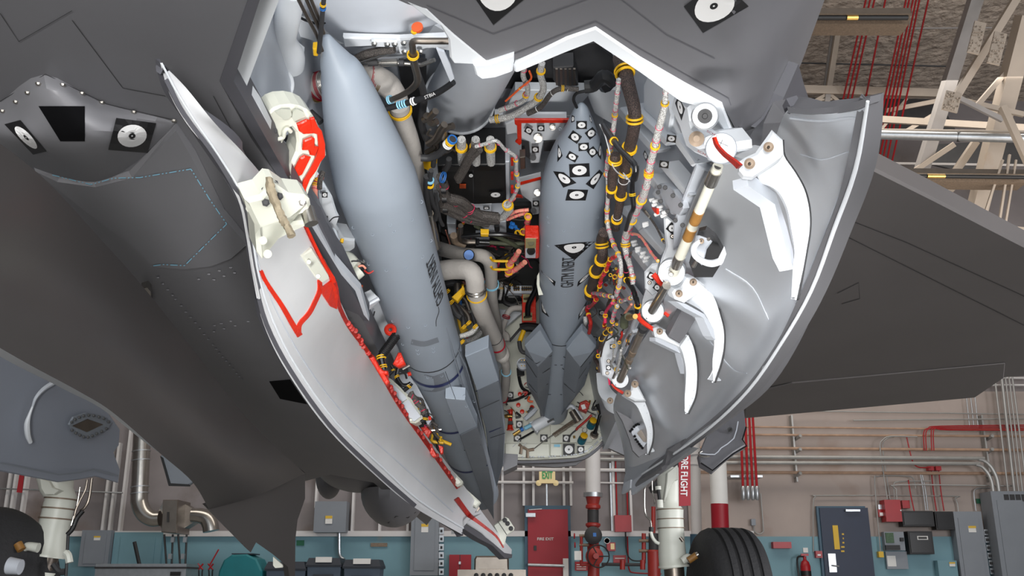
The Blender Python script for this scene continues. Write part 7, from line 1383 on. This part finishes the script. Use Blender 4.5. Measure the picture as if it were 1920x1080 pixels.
J('upper_dark_housing', S_Y(Yg+0.2), f7((120, 270), (230, 150), (330, 10), (345, 130), (345, 300), (250, 330), (140, 320)), 0.2, charc, parent=lg)
# right wheel: axis runs sideways
def wheel(px, py, Y, r, w, lab, yaw):
    c = S_Y(Y)(px, py)[0]; n = V((math.cos(yaw), math.sin(yaw), 0)); prof = [(r*0.55, -w/2*0.9), (r*0.66, -w/2*1.0), (r*0.80, -w/2*1.03), (r*0.90, -w/2*0.95), (r*0.96, -w/2*0.8), (r*0.985, -w/2*0.64)]
    for g in (-0.27, -0.1, 0.08, 0.26): rr = r*(1.0-0.03*abs(g)); prof += [(rr, w*g-0.009), (rr-0.014, w*g-0.007), (rr-0.014, w*g+0.007), (rr, w*g+0.009)]
    prof += [(r*0.985, w/2*0.66), (r*0.96, w/2*0.82), (r*0.90, w/2*0.95), (r*0.80, w/2*1.03), (r*0.66, w/2*1.0), (r*0.55, w/2*0.9)]
    o = mk('wheel', *g_lathe(c, n, prof, 64), tyre, jet, label=lab); mk('wheel_rim', *g_lathe(c, n, [(r*0.56, -w/2*0.9), (r*0.5, -w/2*0.96), (r*0.47, -w/2*0.7), (r*0.2, -w/2*0.5), (r*0.15, -w/2*0.9), (0, -w/2*0.92)], 40), gearw, o)
    for k in range(9): a = k*0.698; u = V((0, 0, 1)); q = n.cross(u); p = c-n*w/2*0.62+(u*math.sin(a)+q*math.cos(a))*r*0.33; mk('rim_bolt', *g_lathe(p, -n, [(0.02, -0.02), (0.02, 0.02), (0, 0.03)], 8), steel, o)
    return o
wheel(1366, 1122, 4.9, 0.335, 0.27, 'right main wheel with grooved black tyre', math.radians(5))
# left leg and wheel
ll = T('landing_gear', S_Y(4.6), f1((370, 400), (385, 480), (398, 520), (410, 560), (400, 600), (385, 660), (365, 740), (345, 850), (330, 930), (325, 950)), [32, 30, 26, 28, 28, 27.5, 28, 29, 31, 33], gearw, 28, 1, label='left main landing gear leg, cream white')
for y in (555, 620, 688):
    x = 412-(y-555)*0.30; c0, t0 = S_Y(4.6)(*f1((x, y))[0]); c1_, t1 = S_Y(4.6)(*f1((x-2, y+10))[0]); mk('gear_band', *g_cyl(c0, c1_, 29.5*t0/F, None, 28), bronze, ll)
T('piston', S_Y(4.6), f1((320, 945), (285, 1050), (265, 1120)), 21, dsteel, 24, 1, parent=ll); T('collar', S_Y(4.6), f1((322, 935), (318, 950)), 34, gearw, 28, 1, parent=ll); T('lower_collar', S_Y(4.6), f1((288, 1048), (280, 1075)), 24, gearw, 28, 1, parent=ll)
J('gear_bracket', S_Y(4.5), f1((268, 420), (300, 430), (330, 440), (350, 480), (400, 500), (360, 530), (300, 530), (275, 490)), 0.05, gearw, 0.004, parent=ll)
T('torque_boss', S_Y(4.45), f1((260, 890), (190, 880), (150, 895)), [9, 8, 8], gearw, 16, parent=ll); T('brown_pin', S_Y(4.4), f1((120, 860), (145, 905)), 8, brownm, 16, 1, parent=ll)
for P, r_, m_ in ((((620, 420), (600, 560), (570, 620), (540, 640)), 2.6, dsteel), (((590, 430), (575, 500), (540, 570), (510, 640), (500, 700)), 2, dsteel), (((560, 640), (520, 690), (490, 760), (455, 800)), 4.5, black), (((460, 800), (455, 900), (450, 1000), (445, 1080)), 3, charc), (((540, 480), (520, 600), (480, 740)), 1.6, steel), (((440, 920), (460, 940), (470, 990)), 7, gearw), (((360, 1000), (400, 1050), (440, 1050)), 6, charc)): T('hydraulic_line', S_Y(4.5), f1(*P), r_, m_, 8, parent=ll)
wheel(-42, 1108, 4.4, 0.36, 0.25, 'left main wheel with black tyre', math.radians(180-25))
T('brake_unit', S_Y(4.15), f1((60, 1010), (140, 1020)), [16, 14], greyw, 18, 1)
# REMOVE BEFORE FLIGHT streamer
bn = slab('warning_streamer', S_Y(4.6), [(1272, 780), (1294, 780), (1295, 948), (1273, 949)], 0.006, mat('streamer_red', (150, 22, 38), 0.6, 0, 0.06, 12), label='hanging red streamer with white letters beside the right landing gear', cat='streamer')
lettering(S_Y(4.6), 'BEFORE FLIGHT', [(1291, 832), (1288.5, 930), (1276, 930), (1278, 832)], wht, bn, 0.004, 0.3)

# ---------------------------------------------------------------- finish: origins at each piece's centre, parenting
bpy.context.view_layer.update()
WC = {}
for o in ALL:
    if o.type == 'EMPTY': WC[o.name] = o.location.copy(); continue
    me = o.data
    if len(me.vertices) == 0: WC[o.name] = V((0, 0, 0)); continue
    xs = [v.co for v in me.vertices]
    c = V([(min(v[i] for v in xs)+max(v[i] for v in xs))/2 for i in range(3)])
    me.transform(Matrix.Translation(-c)); WC[o.name] = c
for o in ALL:
    p = PAR[o.name]
    if p is not None: o.parent = p; o.location = WC[o.name]-WC[p.name]
    else: o.location = WC[o.name]
